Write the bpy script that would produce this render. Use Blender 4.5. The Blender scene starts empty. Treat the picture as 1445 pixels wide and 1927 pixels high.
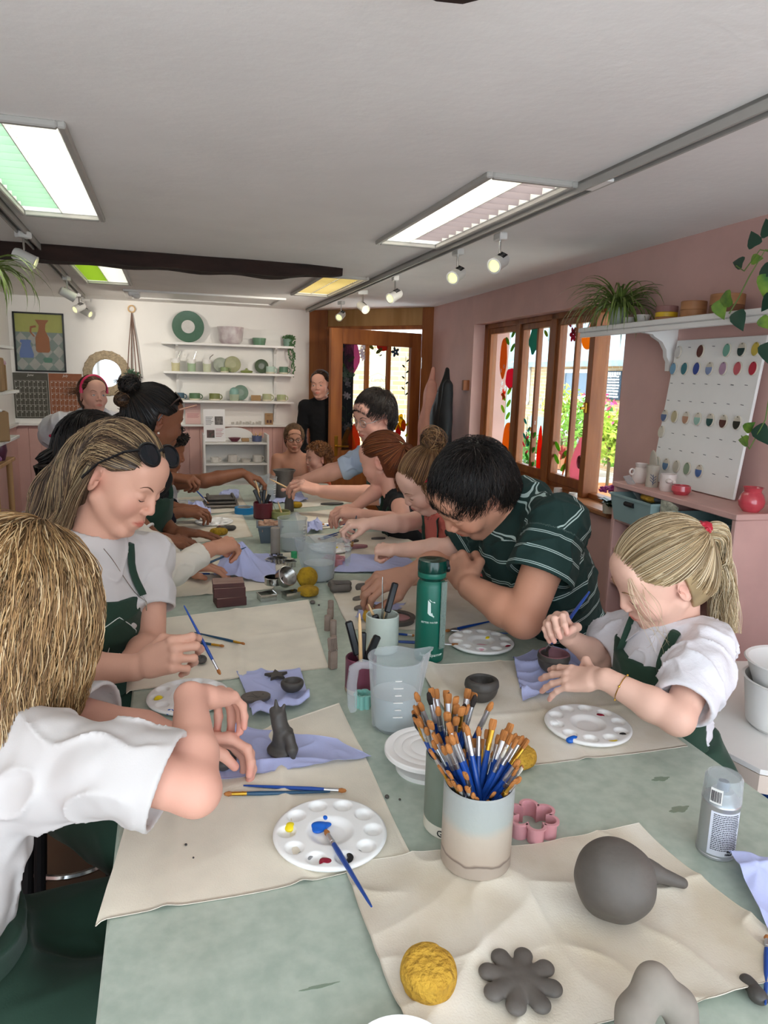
import bpy,math,random,time
import numpy as np
from math import sin,cos,pi,radians,sqrt
T0=time.time()
random.seed(7);RNG=np.random.default_rng(7)
SC=bpy.context.scene
COL=SC.collection
A=np.array
# ------ camera geometry (taken from the room's vanishing points)
FPX,CX,CY=1337.,722.5,963.5
CAM=A([0.,0.,1.58])
TZ=.92
ZC=2.2
DB=7.3
def _axes():
 F=A([315-CX,695-CY,FPX]);F/=np.linalg.norm(F)
 R=A([5200-CX,829-CY,FPX]);R-=F*(R@F);R/=np.linalg.norm(R)
 U=np.cross(R,F)
 if U[1]>0:U=-U
 return A([R,F,U])
MX=_axes()
def ray(px,py):return MX@A([px-CX,py-CY,FPX])/FPX
def pd(px,py,d):return CAM+ray(px,py)*d
def atz(px,py,z=TZ):
 r=ray(px,py);return CAM+r*(z-CAM[2])/r[2]
def aty(px,py,y):
 r=ray(px,py);return CAM+r*(y-CAM[1])/r[1]
WS=.05;W0=2.13-.05*2.2
WN=A([1,-WS,0.])/sqrt(1+WS*WS)
WD=A([WS,1,0.])/sqrt(1+WS*WS)
def atw(px,py,off=0.):
 r=ray(px,py);c=WN@A([W0,0,0.])+off
 return CAM+r*(c-WN@CAM)/(WN@r)
def WP(s,z,off=0.):
 return A([W0,0,0.])+WD*s+WN*off+A([0,0,z])
def wsz(px,py,off=0.):
 p=atw(px,py,off)-A([W0,0,0.]);return p@WD,p[2]
def nrm(v):
 v=A(v,float);return v/(np.linalg.norm(v)+1e-12)
def frame(z,x=(1,0,0)):
 z=nrm(z);x=A(x,float);x=x-z*(x@z)
 if np.linalg.norm(x)<1e-4:x=np.cross(A([0,1,0.]),z)
 x=nrm(x);return np.stack([x,np.cross(z,x),z],1)
def rotz(a):return A([[cos(a),-sin(a),0],[sin(a),cos(a),0],[0,0,1.]])
def rotx(a):return A([[1,0,0],[0,cos(a),-sin(a)],[0,sin(a),cos(a)]])
def roty(a):return A([[cos(a),0,sin(a)],[0,1,0],[-sin(a),0,cos(a)]])
# ------ materials
def lin(h):
 if isinstance(h,str):
  h=h.lstrip('#');c=[int(h[i:i+2],16)/255 for i in(0,2,4)]
 else:c=list(h)
 return tuple(x/12.92 if x<=.04045 else((x+.055)/1.055)**2.4 for x in c)
MATS={}
def mat(name,col='#808080',rough=.6,metal=0.,var=0.,vs=12.,bump=0.,bs=60.,col2=None,emit=0.,sss=0.,spec=.5,alpha=1.,trans=0.,attr=None,coat=0.,stretch=None,detail=4.,thin=False,kind='noise',sheen=0.,ior=1.45,bd=.01):
 if name in MATS:return MATS[name]
 m=bpy.data.materials.new(name);MATS[name]=m;m.use_nodes=True
 nt=m.node_tree;N=nt.nodes;L=nt.links;b=N['Principled BSDF']
 c=lin(col)+(1,)
 b.inputs['Base Color'].default_value=c
 b.inputs['Roughness'].default_value=rough;b.inputs['Metallic'].default_value=metal
 b.inputs['Specular IOR Level'].default_value=spec;b.inputs['IOR'].default_value=ior
 if coat:b.inputs['Coat Weight'].default_value=coat;b.inputs['Coat Roughness'].default_value=.08
 if sheen:b.inputs['Sheen Weight'].default_value=sheen
 if trans:b.inputs['Transmission Weight'].default_value=trans
 if alpha<1:b.inputs['Alpha'].default_value=alpha
 if sss:
  b.inputs['Subsurface Weight'].default_value=sss;b.inputs['Subsurface Radius'].default_value=(1,.35,.2)
  b.inputs['Subsurface Scale'].default_value=.012
 if emit:
  b.inputs['Emission Color'].default_value=c;b.inputs['Emission Strength'].default_value=emit
 tc=N.new('ShaderNodeTexCoord');mp=N.new('ShaderNodeMapping');L.new(tc.outputs['Object'],mp.inputs[0])
 if stretch:mp.inputs['Scale'].default_value=stretch
 src=None
 if attr:
  at=N.new('ShaderNodeAttribute');at.attribute_name=attr;src=at.outputs['Color']
 if var or col2:
  if kind=='noise':
   t=N.new('ShaderNodeTexNoise');t.inputs['Scale'].default_value=vs;t.inputs['Detail'].default_value=detail;o=t.outputs[0]
  elif kind=='voronoi':
   t=N.new('ShaderNodeTexVoronoi');t.inputs['Scale'].default_value=vs;o=t.outputs[0]
  else:
   t=N.new('ShaderNodeTexWave');t.inputs['Scale'].default_value=vs;t.inputs['Distortion'].default_value=6;t.inputs['Detail'].default_value=3;o=t.outputs[1]
  L.new(mp.outputs[0],t.inputs[0])
  r=N.new('ShaderNodeMapRange');r.inputs[1].default_value=.32;r.inputs[2].default_value=.68;L.new(o,r.inputs[0])
  mx=N.new('ShaderNodeMix');mx.data_type='RGBA';L.new(r.outputs[0],mx.inputs[0])
  if col2:
   mx.inputs[6].default_value=c;mx.inputs[7].default_value=lin(col2)+(1,)
  else:
   mx.inputs[6].default_value=tuple(min(1,x*(1+var))for x in c[:3])+(1,)
   mx.inputs[7].default_value=tuple(x*(1-var)for x in c[:3])+(1,)
  if src is not None:
   m2=N.new('ShaderNodeMix');m2.data_type='RGBA';m2.blend_type='MULTIPLY';m2.inputs[0].default_value=1
   mx.inputs[6].default_value=(1,1,1,1);mx.inputs[7].default_value=(1-var,)*3+(1,)
   L.new(src,m2.inputs[6]);L.new(mx.outputs[2],m2.inputs[7]);src=m2.outputs[2]
  else:src=mx.outputs[2]
 if src is not None:L.new(src,b.inputs['Base Color'])
 if bump:
  t2=N.new('ShaderNodeTexNoise');t2.inputs['Scale'].default_value=bs;t2.inputs['Detail'].default_value=5
  L.new(mp.outputs[0],t2.inputs[0]);bp=N.new('ShaderNodeBump');bp.inputs['Strength'].default_value=bump
  bp.inputs['Distance'].default_value=bd;L.new(t2.outputs[0],bp.inputs['Height']);L.new(bp.outputs[0],b.inputs['Normal'])
 return m
def glassmat(name,tint='#ffffff',gloss=.06,op=.0):
 m=bpy.data.materials.new(name);MATS[name]=m;m.use_nodes=True;nt=m.node_tree;N=nt.nodes;L=nt.links
 b=N['Principled BSDF'];out=N['Material Output']
 b.inputs['Roughness'].default_value=.12;b.inputs['Base Color'].default_value=lin(tint)+(1,)
 tr=N.new('ShaderNodeBsdfTransparent');tr.inputs[0].default_value=lin(tint)+(1,)
 lw=N.new('ShaderNodeLayerWeight');lw.inputs[0].default_value=.5
 pw=N.new('ShaderNodeMath');pw.operation='POWER';pw.inputs[1].default_value=4;L.new(lw.outputs['Facing'],pw.inputs[0])
 ad=N.new('ShaderNodeMath');ad.operation='MULTIPLY_ADD';ad.inputs[1].default_value=.5;ad.inputs[2].default_value=op+.02;ad.use_clamp=True
 L.new(pw.outputs[0],ad.inputs[0])
 mx=N.new('ShaderNodeMixShader');L.new(ad.outputs[0],mx.inputs[0]);L.new(tr.outputs[0],mx.inputs[1]);L.new(b.outputs[0],mx.inputs[2])
 L.new(mx.outputs[0],out.inputs[0]);return m
 # ------ object helpers
def link(o,parent=None):
 COL.objects.link(o)
 if parent is not None:o.parent=parent
 return o
def tag(o,label=None,cat=None,group=None,kind=None):
 if label:o['label']=label
 if cat:o['category']=cat
 if group:o['group']=group
 if kind:o['kind']=kind
 return o
def thing(name,label,cat,loc=(0,0,0),rz=0.,group=None,kind=None):
 o=bpy.data.objects.new(name,None);o.empty_display_size=.05;link(o)
 o.location=tuple(float(x)for x in loc);o.rotation_euler=(0,0,rz)
 return tag(o,label,cat,group,kind)
def woff(parent):
 v=np.zeros(3)
 while parent is not None:v+=A(parent.location);parent=parent.parent
 return v
def copy_tree(o,parent=None):
 c=o.copy();COL.objects.link(c)
 if parent is not None:c.parent=parent
 for ch in list(o.children):copy_tree(ch,c)
 return c
def inst(o,label,loc,rot=None,group=None,scale=None):
 c=copy_tree(o);c['label']=label;c.location=tuple(float(v)for v in loc)
 if rot is not None:c.rotation_euler=rot
 if group:c['group']=group
 if scale:c.scale=scale if hasattr(scale,'__len__')else(scale,)*3
 return c
def mesh(name,V,F,mats,parent=None,smooth=True,world=False,col=None,mi=None,origin=None,sharp=None):
 V=A(V,np.float32).reshape(-1,3)
 if world and parent is not None:V=V-woff(parent).astype(np.float32)
 if origin is not None:V=V-A(origin,np.float32)
 me=bpy.data.meshes.new(name)
 if isinstance(F,np.ndarray)and F.ndim==2:
  n,k=F.shape
  me.vertices.add(len(V));me.vertices.foreach_set('co',V.ravel())
  me.loops.add(n*k);me.loops.foreach_set('vertex_index',F.astype(np.int32).ravel())
  me.polygons.add(n);me.polygons.foreach_set('loop_start',np.arange(0,n*k,k,dtype=np.int32))
  me.update(calc_edges=True)
 else:
  me.from_pydata(V.tolist(),[],[tuple(int(i)for i in f)for f in F]);me.update()
 if not isinstance(mats,(list,tuple)):mats=[mats]
 for m in mats:me.materials.append(m)
 if mi is not None:me.polygons.foreach_set('material_index',A(mi,np.int32))
 if col is not None:
  ca=me.color_attributes.new('Col','FLOAT_COLOR','POINT')
  c4=np.ones((len(V),4),np.float32);c4[:,:3]=col;ca.data.foreach_set('color',c4.ravel())
 if smooth:me.polygons.foreach_set('use_smooth',np.ones(len(me.polygons),bool))
 if sharp:me.set_sharp_from_angle(angle=radians(sharp))
 o=bpy.data.objects.new(name,me);link(o,parent)
 if origin is not None:o.location=tuple(float(x)for x in origin)
 return o
class MB:
 "collects shapes; build() links them as one mesh"
 def __init__(s):s.V=[];s.F=[];s.M=[];s.n=0;s.m=0
 def add(s,V,F):
  V=A(V,float).reshape(-1,3);s.V.append(V)
  s.F+=[tuple(i+s.n for i in f)for f in F];s.M+=[s.m]*len(F);s.n+=len(V);return s
 def mat(s,i):s.m=i;return s
 def box(s,c,h,R=None,bev=0.):
  hx,hy,hz=[x/2 for x in h]
  if bev<=0:
   V=A([(x,y,z)for x in(-hx,hx)for y in(-hy,hy)for z in(-hz,hz)])
   F=[(0,1,3,2),(4,6,7,5),(0,4,5,1),(2,3,7,6),(0,2,6,4),(1,5,7,3)]
  else:
   b=min(bev,hx*.95,hy*.95,hz*.95)
   V=[];
   for x in(-1,1):
    for y in(-1,1):
     for z in(-1,1):
      V+=[(x*hx,y*(hy-b),z*(hz-b)),(x*(hx-b),y*hy,z*(hz-b)),(x*(hx-b),y*(hy-b),z*hz)]
   V=A(V);id_=lambda x,y,z,k:((x*2+y)*2+z)*3+k
   F=[]
   for x in(0,1):q=[id_(x,0,0,0),id_(x,1,0,0),id_(x,1,1,0),id_(x,0,1,0)];F.append(q if x else q[::-1])
   for y in(0,1):q=[id_(0,y,0,1),id_(0,y,1,1),id_(1,y,1,1),id_(1,y,0,1)];F.append(q if y else q[::-1])
   for z in(0,1):q=[id_(0,0,z,2),id_(1,0,z,2),id_(1,1,z,2),id_(0,1,z,2)];F.append(q if z else q[::-1])
   for x in(0,1):
    for y in(0,1):q=[id_(x,y,0,0),id_(x,y,0,1),id_(x,y,1,1),id_(x,y,1,0)];F.append(q if x==y else q[::-1])
    for z in(0,1):q=[id_(x,0,z,0),id_(x,1,z,0),id_(x,1,z,2),id_(x,0,z,2)];F.append(q if x==z else q[::-1])
   for y in(0,1):
    for z in(0,1):q=[id_(0,y,z,1),id_(0,y,z,2),id_(1,y,z,2),id_(1,y,z,1)];F.append(q if y==z else q[::-1])
   for x in(0,1):
    for y in(0,1):
     for z in(0,1):
      q=[id_(x,y,z,0),id_(x,y,z,1),id_(x,y,z,2)];F.append(q if(x+y+z)%2 else q[::-1])
  if R is not None:V=V@A(R).T
  return s.add(V+A(c,float),F)
 def tube(s,P,r,n=8,cap=True,flat=None):
  P=A(P,float);k=len(P);r=np.broadcast_to(A(r,float),(k,))
  t=np.gradient(P,axis=0);t/=np.linalg.norm(t,axis=1)[:,None]+1e-12
  x=np.cross(t[0],[0,0,1.]);
  if np.linalg.norm(x)<.1:x=np.cross(t[0],[0,1.,0])
  V=[];ang=np.arange(n)*2*pi/n
  for i in range(k):
   x=x-t[i]*(x@t[i]);x=nrm(x);y=np.cross(t[i],x)
   yy=y*(flat if flat else 1)
   V.append(P[i]+r[i]*(np.cos(ang)[:,None]*x+np.sin(ang)[:,None]*yy))
  F=[(i*n+j,i*n+(j+1)%n,(i+1)*n+(j+1)%n,(i+1)*n+j)for i in range(k-1)for j in range(n)]
  if cap:F+=[tuple(range(n))[::-1],tuple((k-1)*n+j for j in range(n))]
  return s.add(np.concatenate(V),F)
 def cyl(s,a,b,r,r2=None,n=24):return s.tube([a,b],[r,r if r2 is None else r2],n)
 def lathe(s,prof,c=(0,0,0),n=48,R=None,wob=None,sx=1.,sy=1.):
  "prof: list of (r,z); closed solid of revolution about z"
  prof=A(prof,float);ang=np.arange(n)*2*pi/n;V=[]
  for(r,z)in prof:
   rr=np.full(n,r)
   if wob is not None:rr=rr*(1+wob(ang,z))
   V.append(np.stack([rr*np.cos(ang)*sx,rr*np.sin(ang)*sy,np.full(n,z)],1))
  V=np.concatenate(V);k=len(prof)
  F=[(i*n+j,i*n+(j+1)%n,(i+1)*n+(j+1)%n,(i+1)*n+j)for i in range(k-1)for j in range(n)]
  if prof[0][0]>1e-5:F.append(tuple(range(n))[::-1])
  if prof[-1][0]>1e-5:F.append(tuple((k-1)*n+j for j in range(n)))
  if R is not None:V=V@A(R).T
  return s.add(V+A(c,float),F)
 def prism(s,O,z0,z1,R=None,c=(0,0,0),inset=0.):
  "outline O (n,2) counter-clockwise, extruded z0..z1"
  O=A(O,float);n=len(O)
  if inset:
   ce=O.mean(0);I=ce+(O-ce)*(1-inset)
   V=np.concatenate([np.c_[O,np.full(n,z0)],np.c_[O,np.full(n,z1-(z1-z0)*.2)],np.c_[I,np.full(n,z1)]]);k=3
  else:V=np.concatenate([np.c_[O,np.full(n,z0)],np.c_[O,np.full(n,z1)]]);k=2
  F=[(i*n+j,i*n+(j+1)%n,(i+1)*n+(j+1)%n,(i+1)*n+j)for i in range(k-1)for j in range(n)]
  F+=[tuple(range(n))[::-1],tuple((k-1)*n+j for j in range(n))]
  if R is not None:V=V@A(R).T
  return s.add(V+A(c,float),F)
 def ell(s,c,r,n=16,R=None):
  r=np.broadcast_to(A(r,float),(3,));V=[(0,0,-1)]
  m=n//2
  for i in range(1,m):
   a=-pi/2+pi*i/m
   V+=[(cos(a)*cos(b),cos(a)*sin(b),sin(a))for b in np.arange(n)*2*pi/n]
  V.append((0,0,1));F=[(0,1+(j+1)%n,1+j)for j in range(n)]
  F+=[(1+i*n+j,1+i*n+(j+1)%n,1+(i+1)*n+(j+1)%n,1+(i+1)*n+j)for i in range(m-2)for j in range(n)]
  e=1+(m-1)*n;F+=[(e-n+j,e-n+(j+1)%n,e)for j in range(n)]
  V=A(V)*r
  if R is not None:V=V@A(R).T
  return s.add(V+A(c,float),F)
 def grid(s,P):
  "P (a,b,3)"
  a,b,_=P.shape
  F=[(i*b+j,(i+1)*b+j,(i+1)*b+j+1,i*b+j+1)for i in range(a-1)for j in range(b-1)]
  return s.add(P.reshape(-1,3),F)
 def quad(s,*p):return s.add(A(p),[tuple(range(len(p)))])
 def build(s,name,mats,parent=None,smooth=True,world=False,origin=None,sharp=35):
  V=np.concatenate(s.V)
  return mesh(name,V,s.F,mats,parent,smooth,world,mi=s.M,origin=origin,sharp=sharp)
  # ------ smooth noise
class Noise:
 def __init__(s,seed,freq,n=7):
  r=np.random.default_rng(seed);s.k=r.normal(size=(n,3));s.k*=(freq*(.6+.9*r.random(n))/np.linalg.norm(s.k,axis=1))[:,None]
  s.ph=r.random(n)*6.28;s.n=n;s.w=r.normal(size=(3,3))*freq*.5;s.f=freq
 def __call__(s,p):
  q=p+.5/s.f*np.sin(p@s.w.T+1.3)
  return np.sin(q@s.k.T+s.ph).sum(-1)/sqrt(s.n)
  # ------ signed distance shapes, meshed by surface nets
class SDF:
 def __init__(s):s.p=[]
 def _a(s,kind,data,k,op,lo,hi):
  s.p.append((kind,data,k,op,A(lo,float)-k,A(hi,float)+k));return s
 def cap(s,a,b,ra,rb=None,k=.012,op=0,flat=None):
  a=A(a,float);b=A(b,float);rb=ra if rb is None else rb;m=max(ra,rb)
  fl=None
  if flat is not None:fl=(nrm(flat[0]),flat[1]);m*=max(1,flat[1])
  return s._a('c',(a,b,ra,rb,fl),k,op,np.minimum(a,b)-m,np.maximum(a,b)+m)
 def chain(s,P,R,k=.012,op=0,flat=None):
  for i in range(len(P)-1):s.cap(P[i],P[i+1],R[i],R[i+1],k,op,flat)
  return s
 def ell(s,c,r,R=None,k=.012,op=0):
  c=A(c,float);r=np.broadcast_to(A(r,float),(3,));m=r.max()
  R=np.eye(3)if R is None else A(R)
  return s._a('e',(c,r,R),k,op,c-m,c+m)
 def box(s,c,h,R=None,rd=.005,k=.005,op=0):
  c=A(c,float);h=A(h,float)/2;m=np.linalg.norm(h)
  R=np.eye(3)if R is None else A(R)
  return s._a('b',(c,h-rd,R,rd),k,op,c-m,c+m)
 def plane(s,c,n,k=.002,op=2):
  return s._a('p',(A(c,float),nrm(n)),k,op,A([-1e3]*3),A([1e3]*3))
 def xf(s,other,R,t,sc=1.):
  "append another SDF's shapes transformed"
  for kind,d,k,op,lo,hi in other.p:
   f=lambda v:R@(v*sc)+t
   if kind=='c':s.cap(f(d[0]),f(d[1]),d[2]*sc,d[3]*sc,k*sc,op,None if d[4]is None else(R@d[4][0],d[4][1]))
   elif kind=='e':s.ell(f(d[0]),d[1]*sc,R@d[2],k*sc,op)
   elif kind=='b':s.box(f(d[0]),(d[1]+d[3])*2*sc,R@d[2],d[3]*sc,k*sc,op)
   else:s.plane(f(d[0]),R@d[1],k*sc,op)
  return s
 def ev1(s,pr,p):
  kind,d=pr[0],pr[1]
  if kind=='c':
   a,b,ra,rb,fl=d;ba=b-a;L=ba@ba+1e-12
   pa=p-a.astype(p.dtype);h=np.clip(pa@ba.astype(p.dtype)/L,0,1).astype(p.dtype);v=pa-h[:,None]*ba.astype(p.dtype)
   if fl is not None:
    c=v@fl[0].astype(p.dtype);v=v+(c*(1/fl[1]-1))[:,None]*fl[0].astype(p.dtype)
   return np.sqrt((v*v).sum(1))-(ra+(rb-ra)*h)
  if kind=='e':
   c,r,R=d;q=(p-c.astype(p.dtype))@R.astype(p.dtype);q1=q/r.astype(p.dtype);q2=q1/r.astype(p.dtype)
   k0=np.sqrt((q1*q1).sum(1));k1=np.sqrt((q2*q2).sum(1))+1e-9
   return np.where(k0<.2,-r.min()*(1-k0),k0*(k0-1)/k1)
  if kind=='b':
   c,h,R,rd=d;q=np.abs((p-c.astype(p.dtype))@R.astype(p.dtype))-h.astype(p.dtype)
   return np.sqrt((np.maximum(q,0)**2).sum(1))+np.minimum(q.max(1),0)-rd
  return(p-d[0].astype(p.dtype))@d[1].astype(p.dtype)
 def ev(s,p,idx=None):
  p=np.asarray(p,np.float32);d=np.full(len(p),1e3,np.float32)
  for pr in(s.p if idx is None else[s.p[i]for i in idx]):
   e=s.ev1(pr,p);k=pr[2];op=pr[3]
   if op==0:h=np.maximum(k-np.abs(d-e),0)/k;d=np.minimum(d,e)-h*h*k*.25
   else:
    if op==1:e=-e
    h=np.maximum(k-np.abs(d-e),0)/k;d=np.maximum(d,e)+h*h*k*.25
  return d.astype(np.float32)
 def bounds(s):
  lo=np.min([q[4]for q in s.p if q[3]==0],0);hi=np.max([q[5]for q in s.p if q[3]==0],0);return lo,hi
 def grad(s,p,e=.002):
  g=np.stack([s.ev(p+A(v)*e)-s.ev(p-A(v)*e)for v in np.eye(3)],1)
  return g/(np.linalg.norm(g,axis=1)[:,None]+1e-9)
 def project(s,p,off=0.,it=4):
  p=A(p,float)
  for _ in range(it):p=p-(s.ev(p)-off)[:,None]*s.grad(p)*.8
  return p
 def extract(s,vox,disp=None,pad=.0,B=12,post=None):
  lo,hi=s.bounds();lo=lo-vox*2-pad;hi=hi+vox*2+pad
  nb=np.ceil((hi-lo)/(B*vox)).astype(int);bs=B*vox
  NY,NZ=(nb[1]+1)*B+2,(nb[2]+1)*B+2
  g=np.stack(np.meshgrid(*[np.arange(n)for n in nb],indexing='ij'),-1).reshape(-1,3)
  cen=lo+(g+.5)*bs
  dc=np.concatenate([s.ev(cen[i:i+20000])for i in range(0,len(cen),20000)])
  g=g[np.abs(dc)<bs*1.35+pad]
  off=np.stack(np.meshgrid(*[np.arange(B+1)]*3,indexing='ij'),-1).reshape(-1,3)
  plo=A([q[4]for q in s.p]);phi=A([q[5]for q in s.p]);IDS=[];VS=[];QS=[]
  n1=B+1
  for b in g:
   b0=lo+b*bs;b1=b0+bs
   idx=np.nonzero(((plo<b1+.014)&(phi>b0-.014)).all(1))[0]
   if not len(idx):continue
   P=(b0+off*vox).astype(np.float32);d=s.ev(P,idx)
   if disp is not None:d=d+disp(P).astype(np.float32)
   if post is not None:d=post(P,d).astype(np.float32)
   if d.min()>0 or d.max()<0:continue
   D=d.reshape(n1,n1,n1)
   C8=[D[i:i+B,j:j+B,k:k+B]for i in(0,1)for j in(0,1)for k in(0,1)]
   ng=sum((c<0).astype(np.int8)for c in C8);I=np.nonzero((ng>0)&(ng<8))
   if not len(I[0]):continue
   cv=[c[I]for c in C8];acc=np.zeros((len(I[0]),3));cnt=np.zeros(len(I[0]))
   CO=[A((i,j,k))for i in(0,1)for j in(0,1)for k in(0,1)]
   for a_,b_ in((0,1),(2,3),(4,5),(6,7),(0,2),(1,3),(4,6),(5,7),(0,4),(1,5),(2,6),(3,7)):
    da,db=cv[a_],cv[b_];c=(da<0)!=(db<0);t=np.where(c,da/np.where(c,da-db,1),0)
    acc+=c[:,None]*(CO[a_]+t[:,None]*(CO[b_]-CO[a_]));cnt+=c
   ci=np.stack(I,1)+b*B;VS.append(lo+(ci+acc/cnt[:,None])*vox)
   IDS.append((ci[:,0]*NY+ci[:,1])*NZ+ci[:,2])
   ST=(NY*NZ,NZ,1);N_=D<0
   for ax in range(3):
    s0=[slice(0,B)]*3;s1=[slice(0,B)]*3;s1[ax]=slice(1,B+1)
    n0=N_[tuple(s0)];n2=N_[tuple(s1)];E=np.nonzero(n0!=n2)
    if not len(E[0]):continue
    e=np.stack(E,1)+b*B;base=(e[:,0]*NY+e[:,1])*NZ+e[:,2]
    u,v=ST[(ax+1)%3],ST[(ax+2)%3]
    q=np.stack([base-u-v,base-v,base,base-u],1);inv=~n0[E];q[inv]=q[inv][:,::-1];QS.append(q)
  if not VS:return np.zeros((0,3)),np.zeros((0,4),int)
  ids=np.concatenate(IDS);V=np.concatenate(VS);Q=np.concatenate(QS)
  o=np.argsort(ids);ids=ids[o];V=V[o];j=np.searchsorted(ids,Q);j=np.minimum(j,len(ids)-1)
  ok=(ids[j]==Q).all(1);return V,j[ok]
 def obj(s,name,mats,vox,parent=None,disp=None,col=None,world=True,pad=0.,origin=None,post=None):
  V,F=s.extract(vox,disp,pad,post=post)
  c=None if col is None else col(V)
  return mesh(name,V,F,mats,parent,True,world and origin is None,col=c,origin=origin)
  # ------ shared materials
M_ceil=mat('ceiling_paint','#f7f4f0',.9,var=.03,vs=3,bump=.15,bs=25)
M_white=mat('white_paint','#efece7',.75,var=.02,vs=4,bump=.06,bs=40)
M_pinkp=mat('pink_paint','#d0a9a0',.8,var=.05,vs=5,bump=.1,bs=35)
M_pinkf=mat('pink_furniture_paint','#cfa59c',.5,var=.05,vs=9,bump=.05,bs=30)
M_wsat=mat('white_gloss_paint','#eceae6',.4,var=.02,vs=8)
M_floor=mat('dark_floorboards','#5d4230',.5,var=.4,vs=3,stretch=(1,.08,1),bump=.2,bs=8)
M_oldwood=mat('old_oak_beam','#2a1a14',.85,var=.5,vs=14,stretch=(.25,1,1),bump=.9,bs=18,bd=.02)
M_pine=mat('orange_pine','#a3622f',.45,col2='#7d4420',vs=5,stretch=(2.5,2.5,.35),bump=.08,bs=30,detail=6)
M_pine2=mat('pale_pine_panel','#b08a58',.5,col2='#96703f',vs=4,stretch=(3,3,.4),detail=6)
M_birch=mat('birch_wood','#b98f60',.5,var=.2,vs=6,stretch=(3,3,.4))
M_black=mat('black_plastic','#0d0d0f',.35)
M_blackm=mat('matt_black','#0b0b0d',.7)
M_steel=mat('stainless_steel','#c4c2be',.18,metal=1.,var=.1,vs=30)
M_alu=mat('ferrule_metal','#c9c9cc',.28,metal=1.)
M_gold=mat('brass_metal','#c79a3c',.3,metal=1.)
M_glass=glassmat('window_glass','#f7fbfa',op=.0)
M_lou=mat('louvre_white','#e4e6e0',.35)
M_rail=mat('track_grey','#a9a6a0',.4)
# ------ room shell
def structure(o,label=None):o['kind']='structure';return o
XL=-1.36;YF=-1.1
m=MB();m.box((.9,3.3,-.05),(5.4,9.2,.1));structure(m.build('floor',M_floor))
m=MB();xs_=[-1.7,-.54,-.255,.975,1.25,3.5];ys_=[-1.3,2.165,3.37,4.66,5.82,7.5]
for i in range(5):
 for j in range(5):
  if i in(1,3)and j in(1,3):continue
  m.box(((xs_[i]+xs_[i+1])/2,(ys_[j]+ys_[j+1])/2,ZC+.06),(xs_[i+1]-xs_[i],ys_[j+1]-ys_[j],.12))
structure(m.build('ceiling',M_ceil,smooth=False))
m=MB();m.box(((XL-.2+1.42)/2,DB+.08,1.63),(1.42-XL+.2,.16,1.18));bw=structure(m.build('wall_back',M_white))
m=MB()
m.box(((XL+1.42)/2,DB+.08,.52),(1.42-XL,.14,1.04))
for i in range(27):m.box((XL+i*.103+.0515,DB+.008,.52),(.1,.012,1.03),bev=.003)
m.build('lower_boarding',M_pinkp,bw,sharp=30)
m=MB();m.box(((XL+1.4)/2,DB-.02,1.045),(1.4-XL,.06,.022),bev=.004);structure(m.build('trim_1',M_wsat))
m=MB();m.box((XL-.08,3.1,1.63),(.16,8.6,1.18));lw=structure(m.build('wall_left',M_white))
m=MB();m.box((XL-.08,3.1,.52),(.17,8.6,1.04));m.build('lower_panel',M_pinkp,lw)
m=MB();m.box((XL+.01,3.1,1.045),(.05,8.5,.022));structure(m.build('trim_2',M_wsat))
m=MB();y=YF-.08
m.box((.4,y,.1),(4.2,.16,.2));m.box((.4,y,2.18),(4.2,.16,.06));m.box((-1.38,y,1.1),(.16,.16,2.1));m.box((2.2,y,1.1),(.4,.16,2.1));m.box((.5,y,1.15),(.07,.12,2.0))  # unseen wall behind the camera, opening enlarged to let in more sky fill
structure(m.build('wall_front',M_white))
SL,SR,ZB,ZT=3.13,5.24,.915,1.985
RW=np.stack([WN,WD,A([0,0,1.])],1)
def wbox(mb,s0,s1,z0,z1,o0,o1,bev=0.):
 mb.box(WP((s0+s1)/2,(z0+z1)/2,(o0+o1)/2),(abs(o1-o0),abs(s1-s0),abs(z1-z0)),RW,bev)
m=MB()
wbox(m,-1.2,SL,0,ZC,0,.3);wbox(m,SR,6.46,0,ZC,0,.3);wbox(m,SL,SR,0,ZB-.02,0,.3);wbox(m,SL,SR,ZT,ZC,0,.3)
structure(m.build('wall_right',M_pinkp))
wn=thing('window_1',None,None,WP(4.2,ZB,.1));wn['kind']='structure'
def wpart(name,boxes,mt,parent=None,bev=.003):
 mb=MB()
 for b in boxes:wbox(mb,*b,bev=bev)
 o=mb.build(name,mt,parent or wn,world=True);return o
o0,o1=.09,.17
fr=wpart('window_frame',[(5.17,SR,ZB,ZT,o0,o1),(SL,SL+.02,ZB,ZT,.14,.17),(SL,SR,ZT-.035,ZT,o0,o1),(SL,SR,ZB,ZB+.03,o0+.02,o1),(4.585,4.65,ZB,ZT,o0,o1),(4.05,4.125,ZB,ZT,o0,o1),(3.545,3.60,ZB,ZT,o0-.02,o1)],M_pine)
def sash(s0,s1,bar=None):
 b=[(s0,s0+.035,ZB+.03,ZT-.035,.10,.145),(s1-.035,s1,ZB+.03,ZT-.035,.10,.145),(s0,s1,ZB+.03,ZB+.085,.10,.145),(s0,s1,ZT-.075,ZT-.035,.10,.145)]
 if bar:b.append((bar-.012,bar+.012,ZB+.05,ZT-.05,.105,.14))
 wpart('window_sash',b,M_pine)
 wpart('window_pane',[(s0+.03,s1-.03,ZB+.08,ZT-.07,.122,.1245)],M_glass,bev=0)
sash(4.65,5.17);sash(4.125,4.585,4.335);sash(3.60,4.05,3.82)
wpart('window_pane',[(SL+.02,3.545,ZB+.03,ZT-.035,.15,.1525)],M_glass,bev=0)
wpart('window_latch',[(3.56,3.585,1.40,1.46,.055,.07),(3.565,3.58,1.42,1.435,.03,.056)],M_gold)
M_sill=mat('sill_boards','#b77f52',.5,col2='#8f5a38',vs=8,stretch=(1,.3,1),bump=.1)
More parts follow.
